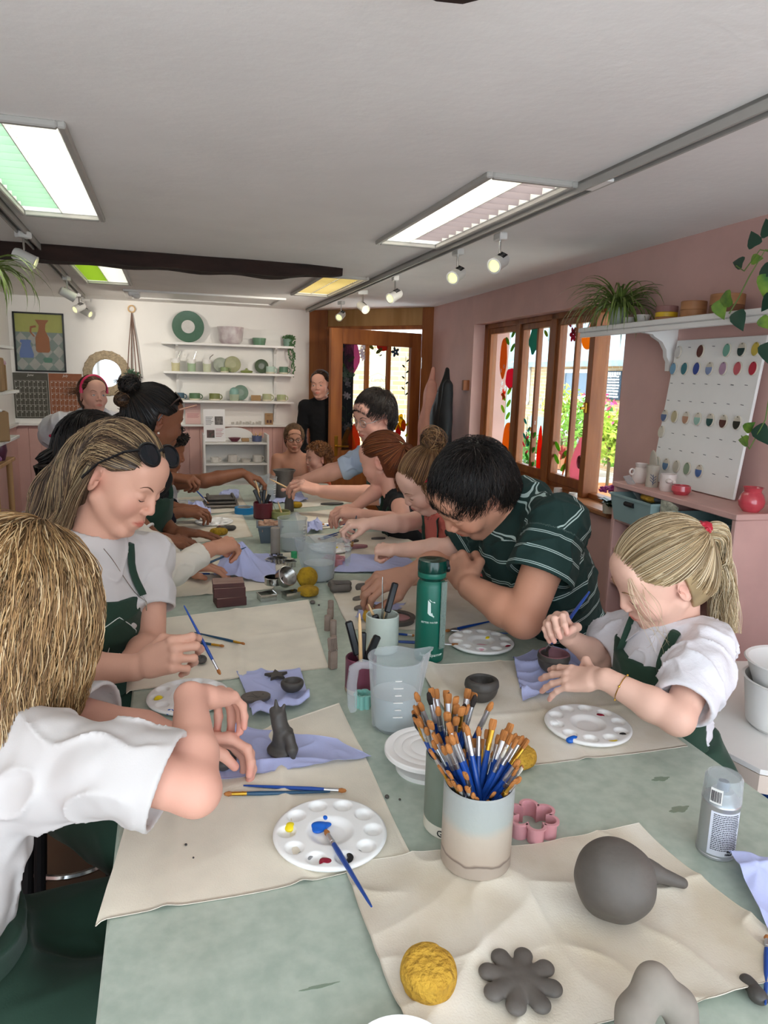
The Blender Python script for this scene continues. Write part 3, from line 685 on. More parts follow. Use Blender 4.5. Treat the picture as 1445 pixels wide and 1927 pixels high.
# ------ worktable and everything lying on it
M_top=mat('sage_linoleum_top','#b7c2b4',.36,col2='#a4b1a3',vs=45,bump=.03,bs=120,spec=.5,detail=8)
M_leg=mat('table_leg_white','#c9c7c2',.5)
tb=thing('work_table','long worktable with speckled sage green top filling the middle of the room','table',(.41,2.1,0))
mb=MB();mb.box((.415,1.93,TZ-.015),(1.01,4.6,.03),bev=.004);mb.build('tabletop',M_top,tb,world=True)
for x in(-.03,.86):
 for y in(.95,2.6,4.1):
  mb=MB();mb.box((x,y,(TZ-.03)/2),(.06,.09,TZ-.03),bev=.004)
  for k in(-1,0,1):mb.box((x-.031,y+k*.02,.44),(.003,.006,.8))
  mb.build('leg',M_leg,tb,world=True)
M_canvas=mat('cream_canvas','#e4dbc8',.95,var=.09,vs=9,bump=.25,bs=420,bd=.002,sheen=.2)
M_canvasd=mat('clay_stained_canvas','#e6dfd1',.95,col2='#cdc0a8',vs=7,bump=.3,bs=380,bd=.002,sheen=.2)
M_tissue=mat('blue_paper_towel','#b3b9e0',.9,var=.05,vs=10,bump=.2,bs=160,bd=.002)
M_clay=mat('wet_grey_clay','#5d5751',.62,var=.18,vs=18,bump=.35,bs=45,bd=.004)
M_clayd=mat('dark_wet_clay','#45413d',.5,var=.2,vs=16,bump=.4,bs=40,bd=.004)
M_clayl=mat('drying_clay','#9b9287',.85,col2='#7d756c',vs=12,bump=.25,bs=50,bd=.003)
M_stamp=mat('fired_stoneware_stamp','#8d7c70',.9,var=.15,vs=40,bump=.3,bs=80)
M_sponge=mat('yellow_sponge','#d3a63c',.95,col2='#b98a2a',vs=30,bump=1.,bs=130,bd=.01)
M_sponge2=mat('old_yellow_sponge','#b8921e',.95,col2='#8a6a18',vs=35,bump=.8,bs=130,bd=.008)
M_pal=mat('palette_plastic','#f0efec',.3,var=.03,vs=20)
M_jug=glassmat('translucent_plastic','#eef1f2',op=.16);M_jug.node_tree.nodes['Principled BSDF'].inputs['Roughness'].default_value=.35
M_water=mat('cloudy_water','#c9cdcb',.25,var=.05,vs=12)
M_glaze=mat('speckled_cream_glaze','#d9d3c8',.4,var=.05,vs=60)
PC={'blue':mat('paint_blue','#0a5fc4',.25),'yellow':mat('paint_yellow','#f2d81c',.3),'red':mat('paint_crimson','#8e1630',.25),'black':mat('paint_black','#14161a',.25),'white':mat('paint_white','#f2f2f0',.3),'grey':mat('paint_grey','#8c8c8c',.5),'pink':mat('paint_pink','#e3a8b8',.35),'dots':mat('paint_dry_grey','#5c5c60',.5),'green':mat('paint_green','#7fae86',.4)}
def sheet(name,P,th,mt,parent=None,origin=None,world=False):
 "P (a,b,3) grid -> closed thin sheet"
 a,b,_=P.shape;gu=np.gradient(P,axis=0);gv=np.gradient(P,axis=1);n=np.cross(gu,gv);n/=np.linalg.norm(n,axis=2)[...,None]+1e-12
 if n[...,2].mean()<0:n=-n;flip=True
 else:flip=False
 Q=P-n*th;V=np.concatenate([P.reshape(-1,3),Q.reshape(-1,3)]);N_=a*b
 i,j=np.meshgrid(np.arange(a-1),np.arange(b-1),indexing='ij');k=(i*b+j).ravel()
 T=np.stack([k,k+b,k+b+1,k+1],1)
 if flip:T=T[:,::-1]
 Bt=T[:,::-1]+N_
 rim=[r_ for r_ in(list(range(b)),[x*b+b-1 for x in range(a)],[(a-1)*b+x for x in range(b)][::-1],[x*b for x in range(a)][::-1])]
 loop=[x for r_ in rim for x in r_[:-1]]
 S=A([(loop[t],loop[(t+1)%len(loop)],loop[(t+1)%len(loop)]+N_,loop[t]+N_)for t in range(len(loop))])
 if not flip:S=S[:,::-1]
 return mesh(name,V,np.concatenate([T,Bt,S]),mt,parent,True,world,origin=origin)
def ridge(N1,p):return 1-np.abs(np.sin(1.2*N1(p)))
def cloth(name,c4,label,mt,cat='cloth',nu=70,nv=70,amp=.0025,fr=9.,seed=1,group=None,creases=(),edge=.006,lift=0.,zfun=None,th=.0012,rp=2.,base=.0016):
 "c4: world xy corners near-left, near-right, far-right, far-left"
 c=[A([*q[:2]])for q in c4];u,v=np.meshgrid(np.linspace(0,1,nu),np.linspace(0,1,nv),indexing='ij')
 X=(1-u)[...,None]*(1-v)[...,None]*c[0]+u[...,None]*(1-v)[...,None]*c[1]+u[...,None]*v[...,None]*c[2]+(1-u)[...,None]*v[...,None]*c[3]
 p3=np.concatenate([X.reshape(-1,2),np.zeros((nu*nv,1))],1);e=Noise(seed+50,14.)(p3).reshape(nu,nv);e2=Noise(seed+51,14.)(p3).reshape(nu,nv)
 X=X+np.stack([e,e2],-1)*edge*.6
 p3[:,:2]=X.reshape(-1,2)
 h=(ridge(Noise(seed,fr),p3)**rp*amp+.45*amp*ridge(Noise(seed+1,fr*2.7),p3)**2).reshape(nu,nv)
 for ax,pos,hh,w in creases:
  t=u if ax=='u' else v;L_=np.linalg.norm((c[1]-c[0])if ax=='u' else(c[3]-c[0]));h=h+hh*np.exp(-((t-pos)*L_/w)**2)
 z=TZ+base+lift+h
 if zfun is not None:X,z=zfun(u,v,X,z)
 over=np.maximum(0,-.0895-X[...,0]);X[...,0]=np.where(over>0,-.0895-np.minimum(over,.012)-.15*over,X[...,0]);z=z-np.maximum(0,over-.004)*.95
 P=np.concatenate([X,z[...,None]],-1)
 o=sheet(name,P,th,mt,origin=(*P.reshape(-1,3).mean(0)[:2],TZ));tag(o,label,cat,group);return o
def Q4(*pp):return[atz(*p)[:2]for p in pp]
GC='canvas mats on the worktable'
cloth('canvas_mat',Q4((178,1738),(772,1622),(640,1325),(268,1452)),'cream canvas mat under the round paint palette, its corner hanging off the left table edge',M_canvas,seed=3,group=GC,creases=[('u',.2,.004,.012),('u',.62,.005,.01),('v',.62,.003,.012)],amp=.0016)
cloth('canvas_mat',Q4((240,1302),(620,1257),(580,1130),(250,1172)),'smooth cream canvas mat between the wooden blocks and the blue towel, two brushes on it',M_canvas,seed=5,group=GC,creases=[('u',.55,.004,.01),('v',.5,.003,.01)],amp=.0012)
cloth('canvas_mat',Q4((262,1130),(512,1110),(560,1040),(300,1052)),'cream canvas mat under the cream sweatshirt sleeve',M_canvas,seed=6,group=GC,amp=.0016,creases=[('u',.5,.003,.01)])
cloth('canvas_mat',Q4((300,1030),(475,1010),(455,962),(320,985)),'cream canvas mat with stained palette beside the metal cutters',M_canvasd,seed=7,group=GC,amp=.0015,nu=40,nv=40)
cloth('canvas_mat',Q4((320,972),(472,962),(450,928),(325,938)),'cream canvas mat under the grey slabs beyond the blue tape',M_canvasd,seed=8,group=GC,amp=.0015,nu=40,nv=40)
cloth('canvas_mat',Q4((560,957),(660,947),(640,925),(545,930)),'clay stained canvas mat at the far right corner of the table',M_canvasd,seed=9,group=GC,amp=.0015,nu=40,nv=40)
cloth('canvas_mat',Q4((562,1000),(735,985),(685,955),(556,966)),'cream canvas mat under the red haired girl\'s hands',M_canvasd,seed=10,group=GC,amp=.002,nu=40,nv=40)
cloth('canvas_mat',Q4((640,1068),(820,1045),(740,1000),(578,1008)),'cream canvas mat under the painted clay slab of the small girl',M_canvasd,seed=11,group=GC,amp=.002)
cloth('canvas_mat',Q4((662,1185),(985,1188),(860,1085),(612,1100)),'wide clay stained canvas mat under the striped shirt man\'s arm',M_canvasd,seed=12,group=GC,amp=.003,creases=[('u',.2,.008,.02)])
cloth('canvas_mat',Q4((905,1456),(1292,1404),(1080,1238),(790,1255)),'off white canvas mat in front of the blonde girl with palette on it',M_canvasd,seed=13,group=GC,amp=.002,creases=[('u',.06,.010,.02),('u',.5,.003,.01),('v',.4,.003,.01)])
cloth('canvas_mat',[atz(800,1990)[:2],atz(1560,1850)[:2],atz(1215,1562)[:2],atz(652,1640)[:2]],'crumpled cream canvas mat nearest the camera under the grey clay ball',M_canvasd,nu=150,nv=150,seed=14,group=GC,amp=.010,fr=15.,edge=.012,rp=2.2)
# ---- blue paper towels
GT='blue paper towels on the table'
def towel(c4,label,seed,amp=.006,fr=30.,zfun=None,nu=60,nv=60,base=.004,edge=.01):
 return cloth('paper_towel',c4,label,M_tissue,'paper towel',nu,nv,amp,fr,seed,GT,(),edge,0,zfun,.0007,2.,base)
def peak(c,r,h,sq=.0):
 c=A(c[:2])
 def f(u,v,X,z):
  d=np.linalg.norm(X-c,axis=-1);k=np.exp(-(d/r)**2);ang=np.arctan2(X[...,1]-c[1],X[...,0]-c[0])
  return X-(X-c)*(k*sq)[...,None],z+h*k*(1+.18*np.sin(ang*5+1)*np.minimum(1,d/r))
 return f
towel(Q4((398,1478),(705,1425),(640,1395),(440,1370)),'blue paper towel under the grey clay fox, its tip pointing right',21,.008)
def foldover(u,v,X,z):
 return X,z+.014*np.exp(-((v-.08)/.1)**2)+.006*np.sin(u*14)*np.exp(-((v-.1)/.2)**2)
towel(Q4((478,1362),(582,1328),(570,1262),(436,1268)),'folded blue paper towel under the oval clay plaque and star',22,.006,zfun=foldover)
bw_=atz(1040,1262)
towel(Q4((985,1325),(1115,1290),(1105,1222),(965,1242)),'bunched blue paper towel under the small pink painted bowl',23,.015,38.,zfun=peak(bw_,.05,.016,.1),nu=80,nv=80)
towel(Q4((402,1092),(528,1100),(520,1050),(428,1050)),'large blue paper towel draped in a peak behind the wooden blocks',24,.012,20.,zfun=peak(atz(447,1075),.075,.085,.25),nu=80,nv=80)
towel(Q4((625,1078),(800,1082),(760,1048),(660,1045)),'flat blue paper towel beside the second water jug on the right',25,.006,20.)
towel(Q4((500,948),(580,946),(568,930),(512,930)),'blue paper towel under the tall clay pot at the far end',26,.015,25.)
towel(Q4((1366,1640),(1462,1790),(1560,1680),(1392,1618)),'blue paper towel at the right table edge beside the spray can',27,.02,14.,zfun=peak(atz(1420,1680),.05,.02))
towel(Q4((340,976),(398,974),(392,950),(352,952)),'small crumpled blue paper towel beside the blue tape roll',28,.02,30.,zfun=peak(atz(368,972),.05,.06,.2))
towel(Q4((577,1006),(606,1002),(604,986),(578,986)),'small wad of blue paper towel right of the third water jug',29,.02,40.,zfun=peak(atz(590,998),.03,.03,.2))
towel(Q4((400,945),(448,940),(450,926),(420,926)),'blue paper towel behind the stacked grey slabs',30,.01,25.)
towel(Q4((560,1150),(570,1149),(570,1148),(560,1148)),'x',31)if 0 else None
towel([atz(668,1170)[:2],atz(722,1178)[:2],atz(760,1135)[:2],atz(672,1140)[:2]],'blue paper towel under the pale tool mug and clay ring',32,.008,30.)
towel(Q4((305,1028),(345,1025),(340,1012),(318,1012)),'patterned scrap of blue paper towel under a hand beside the bracelet',33,.015,30.)
# ---- palettes
def palette_mesh():
 nr,na=64,180;R_=.0815;V=[];r=np.concatenate([[0.],np.linspace(.004,R_,nr)]);a=np.arange(na)*2*pi/na
 rr,aa=np.meshgrid(r[1:],a,indexing='ij');x=rr*np.cos(aa);y=rr*np.sin(aa)
 z=np.full_like(x,.0095)
 def well(cx_,cy_,rad,dep):
  d=np.hypot(x-cx_,y-cy_);t=np.clip((rad-d)/(rad*.45),0,1);return dep*t*t*(3-2*t)
 z-=well(0,0,.036,.0065)
 for k in range(10):an=(k+.5)*2*pi/10;z-=well(.062*cos(an),.062*sin(an),.0145,.0065)
 t=np.clip((rr-(R_-.004))/.004,0,1);z=z-.002*t**2
 top=np.stack([x,y,z],-1).reshape(-1,3);V=[[0,0,.003]]+top.tolist()
 F=[(0,1+j,1+(j+1)%na)for j in range(na)]
 F+=[(1+i*na+j,1+(i+1)*na+j,1+(i+1)*na+(j+1)%na,1+i*na+(j+1)%na)for i in range(nr-1)for j in range(na)]
 e=1+(nr-1)*na;b0=len(V)
 for(rb,zb)in((R_+.0005,.006),(R_-.001,.003),(R_-.006,.0)):V+=[[rb*cos(t_),rb*sin(t_),zb]for t_ in a]
 rings=[e,b0,b0+na,b0+2*na]
 for p_,q_ in zip(rings[:-1],rings[1:]):F+=[(p_+j,q_+j,q_+(j+1)%na,p_+(j+1)%na)for j in range(na)]
 F.append(tuple(b0+2*na+j for j in range(na))[::-1]);return V,F
PV,PF=palette_mesh()
pal0=None
def paintblob(mb,x,y,z,rx,ry,h,seed):
 r=np.random.default_rng(seed);S_=SDF()
 for k in range(4):S_.ell((x+r.normal()*rx*.35,y+r.normal()*ry*.35,z+h*.2),(rx*r.uniform(.5,.9),ry*r.uniform(.5,.9),h*r.uniform(.5,1.)),k=.004)
 V,F=S_.extract(.0008);mb.add(V,F)
def palette(px,py,label,paints,rz=0.,z=None):
 p=atz(px,py)if z is None else atz(px,py,z);z0=TZ+.004 if z is None else z
 t=thing('paint_palette',label,'palette',(p[0],p[1],z0),0,'round white paint palettes')
 o=mesh('dish',PV,PF,M_pal,t,True,sharp=50);o.rotation_euler=(0,0,rz)
 for i,(c,qx,qy,s,hh)in enumerate(paints):
  q=atz(qx,qy,z0+.006);x,y=q[0]-p[0],q[1]-p[1]
  mb=MB();paintblob(mb,x,y,.0042,s,s*.85,hh,i+int(px));mb.build('paint',PC[c],t,sharp=None)
 return t
palette(621,1578,'round white palette nearest the camera with a big blue swirl and a brush across it',[('blue',606,1556,.012,.006),('blue',612,1540,.005,.004),('blue',622,1530,.004,.003),('yellow',548,1556,.011,.005),('grey',572,1610,.012,.002),('red',617,1624,.011,.005),('black',669,1611,.013,.003)],.1)
palette(355,1318,'round white palette half hidden by the long haired girl\'s hand',[('yellow',299,1314,.009,.005),('blue',318,1340,.009,.005),('red',346,1290,.008,.005)],.3)
palette(1105,1372,'round white palette in front of the blonde girl with an almost empty centre',[('red',1130,1348,.010,.006),('blue',1078,1391,.009,.006),('yellow',1157,1396,.009,.004),('black',1171,1381,.006,.003),('white',1042,1358,.010,.004)],.15)
palette(905,1214,'round white palette with a pink puddle in its centre beside the green bottle',[('pink',911,1217,.022,.0015),('yellow',919,1200,.009,.004),('blue',873,1202,.006,.003),('red',957,1217,.008,.004),('white',872,1218,.009,.003)],.2)
palette(622,1035,'white palette speckled with crimson paint, behind the second water jug',[('red',648,1036,.014,.002),('red',655,1029,.008,.002),('yellow',634,1030,.009,.002)],.2)
palette(403,985,'dirty white palette on the left side beyond the cream sleeve',[('yellow',386,984,.009,.003),('dots',420,984,.016,.001),('red',412,990,.006,.002)],.2)
palette(352,950,'white palette farthest up the left side of the table',[('white',352,948,.02,.002)],.2)
# ---- brushes
M_bh=mat('blue_brush_handle','#1c4796',.3);M_bt=mat('teal_brush_handle','#1a4562',.35);M_bm=mat('maroon_brush_handle','#5a1622',.35);M_bw=mat('light_wood','#d8b483',.6,var=.1,vs=20)
M_br=mat('orange_bristle','#bd7c42',.75,col2='#a3642c',vs=60,stretch=(1,1,.1),bump=.5,bs=300);M_bb=mat('black_bristle','#241c18',.8,bump=.5,bs=300);M_bl=mat('pale_bristle','#dcd6c8',.8,bump=.4,bs=300)
def brush(handle,ferrule,bristle,flat=False,L=.185,r=.0035,bl=.014):
 t=thing('paintbrush','paintbrush','paintbrush',(0,0,0));f0,f1=L-bl-.026,L-bl
 mb=MB();z=[0,.01,f0*.5,f0*.85,f0+.002];mb.tube([(0,0,a)for a in z],[r*.35,r*.55,r*.9,r*1.15,r*.95],10);mb.build('handle',handle,t)
 fl=.45 if flat else 1.
 mb=MB();k=12;Z=[f0,f0+.006,f0+.0062,f0+.009,f0+.0092,f1];Rr=[r,r,r*1.08,r*1.08,r,r*(1.25 if flat else .95)];FL=[1,1,1,1,1,fl]
 V=np.concatenate([np.stack([np.cos(np.arange(k)*2*pi/k)*a,np.sin(np.arange(k)*2*pi/k)*a*c,np.full(k,b)],1)for a,b,c in zip(Rr,Z,FL)])
 mb.add(V,[(i*k+j,i*k+(j+1)%k,(i+1)*k+(j+1)%k,(i+1)*k+j)for i in range(5)for j in range(k)]);mb.build('ferrule',ferrule,t)
 mb=MB();Z=[f1-.001,f1+bl*.4,f1+bl*.85,f1+bl];Rr=[r*1.15,r*1.5,r*1.45,r*1.2]if flat else[r*.85,r*1.25,r*.8,r*.08]
 V=np.concatenate([np.stack([np.cos(np.arange(k)*2*pi/k)*a,np.sin(np.arange(k)*2*pi/k)*a*fl,np.full(k,b)],1)for a,b in zip(Rr,Z)])
 mb.add(V,[(i*k+j,i*k+(j+1)%k,(i+1)*k+(j+1)%k,(i+1)*k+j)for i in range(3)for j in range(k)]+[tuple(range(3*k,4*k))]);mb.build('bristles',bristle,t)
 return t
BP=[brush(M_bh,M_alu,M_br,True),brush(M_bh,M_alu,M_br,False),brush(M_bh,M_gold,M_br,True),brush(M_bt,M_gold,M_br,False),brush(M_bm,M_gold,M_br,False),brush(M_bh,M_alu,M_bb,False,bl=.018),brush(M_bh,M_alu,M_bl,True)]
used_b=set()
def put_brush(kind,tail,tip,label,group=None,L0=.185):
 tail=A(tail,float);tip=A(tip,float);d=tip-tail;L_=np.linalg.norm(d)
 o=BP[kind]if kind not in used_b else copy_tree(BP[kind]);used_b.add(kind)
 o['label']=label
 if group:o['group']=group
 q=Vector(tuple(d)).to_track_quat('Z','Y');o.rotation_euler=q.to_euler();o.location=tuple(tail);s_=L_/L0;o.scale=(max(.8,min(1.3,s_)),)*2+(s_,);return o
def bt(px,py,z=.006):p=atz(px,py,TZ+z);return p
GB='loose brushes on the table'
for k,a,b,za,zb,lab in[(1,(458,1478),(652,1488),.006,.007,'slim blue brush with silver ferrule lying above the teal brush on the nearest left mat'),(3,(621,1490),(421,1494),.006,.007,'dark teal brush with gold ferrule pointing left on the nearest left mat'),(1,(699,1706),(612,1562),.027,.012,'blue brush resting across the nearest palette, tip in the blue paint'),(3,(366,1190),(461,1212),.006,.007,'dark teal flat brush on the smooth mat, the one farther right'),(3,(314,1200),(422,1216),.006,.007,'dark teal pointed brush on the smooth mat passing behind the painting hand'),(1,(348,1079),(408,1080),.006,.006,'blue brush at the edge of the sweatshirt wearer\'s mat'),(1,(700,978),(602,988),.006,.006,'blue brush lying parallel to its twin in front of the red haired girl'),(0,(672,985),(598,990),.006,.006,'flat blue brush touching the red haired girl\'s mat edge'),(1,(640,1001),(598,1014),.006,.007,'short blue brush pair member behind the second water jug, farther one'),(0,(636,1006),(601,1016),.006,.007,'short blue brush behind the second water jug, nearer of the pair'),(1,(932,1167),(838,1188),.006,.007,'blue brush with tip left behind the pink puddled palette'),(1,(955,1192),(838,1186),.006,.006,'blue brush lying lowest behind the pink puddled palette'),(1,(720,1190),(780,1196),.006,.006,'blue brush handle sticking out left of the green bottle'),(0,(700,1205),(862,1213),.012,.012,'brush with red stained tip emerging right of the green bottle'),(1,(375,957),(320,962),.006,.006,'dark blue brush on the farthest left canvas mat'),(1,(1440,1890),(1443,1760),.012,.012,'blue brush cut off by the right edge near the spray can towel')]:
 put_brush(k,bt(*a,za),bt(*b,zb),lab,GB)
def away(p,r):d=nrm(A([p[0],p[1],0]));return A([p[0],p[1],p[2]])+d*r
mc=away(atz(891,1664,TZ+.009),.047)
M_mug1=mat('banded_glaze','#c9d2d0',.45,bump=.1,bs=80);n_=M_mug1.node_tree;tc_=n_.nodes.new('ShaderNodeTexCoord');sp_=n_.nodes.new('ShaderNodeSeparateXYZ');n_.links.new(tc_.outputs['Object'],sp_.inputs[0])
cr_=n_.nodes.new('ShaderNodeValToRGB');mr_=n_.nodes.new('ShaderNodeMapRange');mr_.inputs[1].default_value=0;mr_.inputs[2].default_value=.122
ns_=n_.nodes.new('ShaderNodeTexNoise');ns_.inputs['Scale'].default_value=25;ma_=n_.nodes.new('ShaderNodeMath');ma_.operation='MULTIPLY_ADD';ma_.inputs[1].default_value=.02;n_.links.new(tc_.outputs['Object'],ns_.inputs[0]);n_.links.new(ns_.outputs[0],ma_.inputs[0]);n_.links.new(sp_.outputs[2],ma_.inputs[2]);n_.links.new(ma_.outputs[0],mr_.inputs[0]);n_.links.new(mr_.outputs[0],cr_.inputs[0])
e_=cr_.color_ramp.elements;e_[0].position=.0;e_[0].color=lin('#a8998a')+(1,);e_[1].position=1;e_[1].color=lin('#9fa3a0')+(1,)
for p_,c_ in((.26,'#a8998a'),(.28,'#6f5f55'),(.31,'#b09f8e'),(.62,'#b5a898'),(.75,'#a4a8a2')):x_=e_.new(p_);x_.color=lin(c_)+(1,)
n_.links.new(cr_.outputs[0],n_.nodes['Principled BSDF'].inputs['Base Color'])
def mugprof(r,h,t=.004,br=None,rnd=.006):br=br or r;return[(0,0),(br-rnd,0),(br,rnd),(r,h-.002),(r-t/2,h),(r-t,h-.002),(br-t,t+rnd),(br-t-rnd,t),(0,t)]
mb=MB();mb.lathe(mugprof(.0475,.120),n=64);mg=mb.build('brush_mug',M_mug1);mg.location=tuple(mc);tag(mg,'cylindrical speckled mug crammed with blue handled brushes','mug')
rb=random.Random(11);nbm=100
for i in range(nbm):
 th=2*pi*(i*.61803%1);cf=-sin(th)
 r_t=rb.uniform(.066,.115)if i%4 else rb.uniform(.03,.06);L_=.178+.022*rb.random()-(.045*max(0,cf))*rb.random()-.02*max(0,cf)
 ff=-.030-.004*rb.random();foot=mc+A([ff*cos(th+rb.uniform(-.3,.3)),ff*sin(th+rb.uniform(-.3,.3)),.008])
 d=A([r_t*cos(th),r_t*sin(th),0])+A([mc[0],mc[1],0])-A([foot[0],foot[1],0]);hz=sqrt(max(.001,L_**2-d@d));tip=foot+A([d[0],d[1],hz])
 f_=(.120-.008)/hz;q=foot+(tip-foot)*f_-mc;rr_=np.hypot(q[0],q[1])
 if rr_>.0405:tip[:2]-=q[:2]/rr_*(rr_-.0405)/f_
 kd=rb.choices([0,1,2,4,5,6],[40,32,16,3,2,5])[0]
 ln_={0:'flat orange bristled',1:'pointed orange bristled',2:'gold ferruled flat',4:'maroon handled',5:'black tipped',6:'pale bristled'}[kd]
 b_=put_brush(kd,foot,tip,ln_+' blue brush among the bunch in the speckled mug' if kd!=4 else 'maroon handled brush among the bunch in the speckled mug','brushes crammed in the speckled mug: '+ln_)
c2=atz(835,1568);c2=mc+A([.004,.093,0]);c2[2]=TZ;M_sagec=mat('sage_glaze','#6f7a6c',.4,var=.08,vs=20);M_crm=mat('cream_band','#d8d2c2',.5)
t=thing('tall_cup','tall sage green cup with lettered cream base standing behind the brush mug','cup',c2)
mb=MB();mb.lathe([(.043,.02),(.043,.118),(.041,.12),(.039,.118),(.039,.01),(0,.01)],n=48);mb.build('body',M_sagec,t);mb=MB();mb.lathe([(0,0),(.04,0),(.0432,.004),(.0432,.021),(.02,.021)],n=48);mb.build('base_band',M_crm,t)
text('lettering','G O L D',.014,M_black,rotz(-.35)@A([[1,0,0],[0,0,-1],[0,1,0.]]),c2+rotz(-.35)@A([0,-.0436,.011]),t,bend=.0436)
for i in range(34):
 th=2*pi*(i*.61803%1);bx=cos(th)*.022;by=sin(th)*.022;fc=c2+A([-bx,-by,.014]);r_t=rb.uniform(.03,.085);L_=.185+.02*rb.random();tx=c2+A([cos(th)*r_t-.028,sin(th)*r_t*.7+.01,0]);d=tx-fc;d[2]=0;hz=sqrt(L_**2-d@d);tip=fc+d+A([0,0,hz]);f_=.108/hz;q=fc+(tip-fc)*f_-c2;rr_=np.hypot(q[0],q[1])
 if rr_>.036:tip[:2]-=q[:2]/rr_*(rr_-.036)/f_
 kd=rb.choices([0,1,2,5],[40,30,24,6])[0];ln_={0:'flat orange bristled',1:'pointed orange bristled',2:'gold ferruled flat',5:'black tipped'}[kd]
 put_brush(kd,fc,tip,ln_+' blue brush standing in the tall sage cup','brushes in the tall sage cup: '+ln_)
wc=atz(806,1405,TZ+.039);wc[2]=TZ;t=thing('banding_wheel','round white banding wheel partly behind the bunch of brushes','turntable',wc)
mb=MB();mb.lathe([(0,0),(.055,0),(.056,.008),(.028,.012),(.022,.028),(0,.028)],n=48);mb.build('foot',M_wsat,t)
mb=MB();pr=[(0,.028),(.07,.028),(.075,.031),(.075,.037),(.073,.039)]
for r_ in(.06,.045,.03):pr+=[(r_+.001,.039),(r_,.0384),(r_-.001,.039)]
mb.lathe(pr+[(0,.039)],n=96);mb.build('wheel_head',M_wsat,t)
M_pinkm=mat('pink_enamel','#d99ba0',.35);M_tealm=mat('mint_plastic','#8fc9bd',.4)
def cutter(name,label,p,outline,h,mt,th=.0016,cat='cookie cutter',rz=0.,group=None,z0=0.):
 O=A(outline,float);n=len(O);nx=np.roll(O,-1,0)-np.roll(O,1,0);nn=np.stack([nx[:,1],-nx[:,0]],1);nn/=np.linalg.norm(nn,axis=1)[:,None]
 rings=[(O,0),(O,h-.004),(O+nn*.003,h-.003),(O+nn*.003,h),(O-nn*th,h),(O-nn*th,0)]
 V=np.concatenate([np.c_[o_,np.full(n,z)]for o_,z in rings]);F=[(i*n+j,i*n+(j+1)%n,((i+1)%6)*n+(j+1)%n,((i+1)%6)*n+j)for i in range(6)for j in range(n)]
 o=mesh(name,V,F,mt,sharp=40);o.location=(p[0],p[1],TZ+z0);o.rotation_euler=(0,0,rz);return tag(o,label,cat,group)
def petal(n,r,d,m=144,pw=1.):t=np.arange(m)*2*pi/m;R_=r*(1-d+d*np.abs(np.cos(n*t/2))**pw);return np.stack([R_*np.cos(t),R_*np.sin(t)],1)
cutter('cookie_cutter','pink six petalled flower cutter right of the brush mug',atz(1000,1562),petal(6,.037,.42,pw=.6),.026,M_pinkm,rz=.25)
cutter('cookie_cutter','small mint green scalloped cutter beside the front water jug',atz(683,1330),petal(6,.017,.3),.03,M_tealm)
# ---- clay pieces by distance fields
def sdfthing(S_,name,label,cat,mt,vox,disp=None,group=None,org=None):
 lo,hi=S_.bounds();o_=A([(lo[0]+hi[0])/2,(lo[1]+hi[1])/2,lo[2]])if org is None else org
 o=S_.obj(name,mt,vox,None,disp,origin=o_);return tag(o,label,cat,group)
def dimple(seed,f,a):N_=Noise(seed,f);return lambda p:a*N_(p)
b=atz(1157,1720);R_=.049;S_=SDF();bc=atz(1157,1655,TZ+.006+R_);S_.ell(bc,(R_*1.0,R_,R_*.98));N1=Noise(3,55.);N2=Noise(4,140.)
sdfthing(S_,'clay_ball','large lumpy grey clay ball on the nearest crumpled mat','clay ball',M_clay,.0016,lambda p:.0012*N1(p)+.0007*N2(p))
S_=SDF();q0=atz(1193,1600,TZ+.05);q1=atz(1222,1640,TZ+.022);q2=atz(1284,1662,TZ+.014)
S_.chain([q0,q1,q2],[.003,.013,.0075],k=.01,flat=None)
sdfthing(S_,'clay_spout','tapered grey clay stem leaning against the clay ball','clay piece',M_clay,.0013,dimple(5,90,.0005))
def slabpiece(name,label,px,py,outline,th,mt=M_clay,z0=.004,rz=0.,cat='clay piece',inset=.05,tex=None):
 p=atz(px,py);mb=MB();mb.prism(outline,0,th,inset=inset);o=mb.build(name,mt);o.location=(p[0],p[1],TZ+z0);o.rotation_euler=(0,0,rz)
 return tag(o,label,cat)
p=atz(977,1860);S_=SDF()
for k in range(8):a=k*pi/4+.2;S_.cap((p[0]+cos(a)*.012,p[1]+sin(a)*.012,TZ+.011),(p[0]+cos(a)*.035,p[1]+sin(a)*.035,TZ+.011),.0088,.0110,k=.004,flat=((0,0,1),.55))
S_.ell((p[0],p[1],TZ+.0105),(.02,.02,.006),k=.006)
sdfthing(S_,'clay_flower','flat grey clay flower with eight petals on the nearest mat','clay piece',M_clay,.0011,dimple(6,80,.0003))
a0,a1,a2=atz(1180,1985,TZ+.02),atz(1232,1852,TZ+.075),atz(1292,1965,TZ+.02)
S_=SDF();S_.chain([a0+A([-.003,-.004,-.002]),(a0+a1)/2+A([-.008,0,.008]),a1,(a2+a1)/2+A([.008,0,.008]),a2],[.017,.016,.017,.016,.016],k=.012)
sdfthing(S_,'clay_arch','pale drying clay arch at the bottom edge right of centre','clay piece',M_clayl,.0015,dimple(7,60,.0006))
S_=SDF();c_=atz(1420,1862,TZ+.01)
for k in range(4):S_.ell(c_+A([RNG.normal()*.006,RNG.normal()*.007,0]),(.008,.010,.007),k=.003)
sdfthing(S_,'clay_scrap','small dark clay scrap near the right edge of the nearest mat','clay scrap',M_clayd,.001,dimple(8,200,.0008))
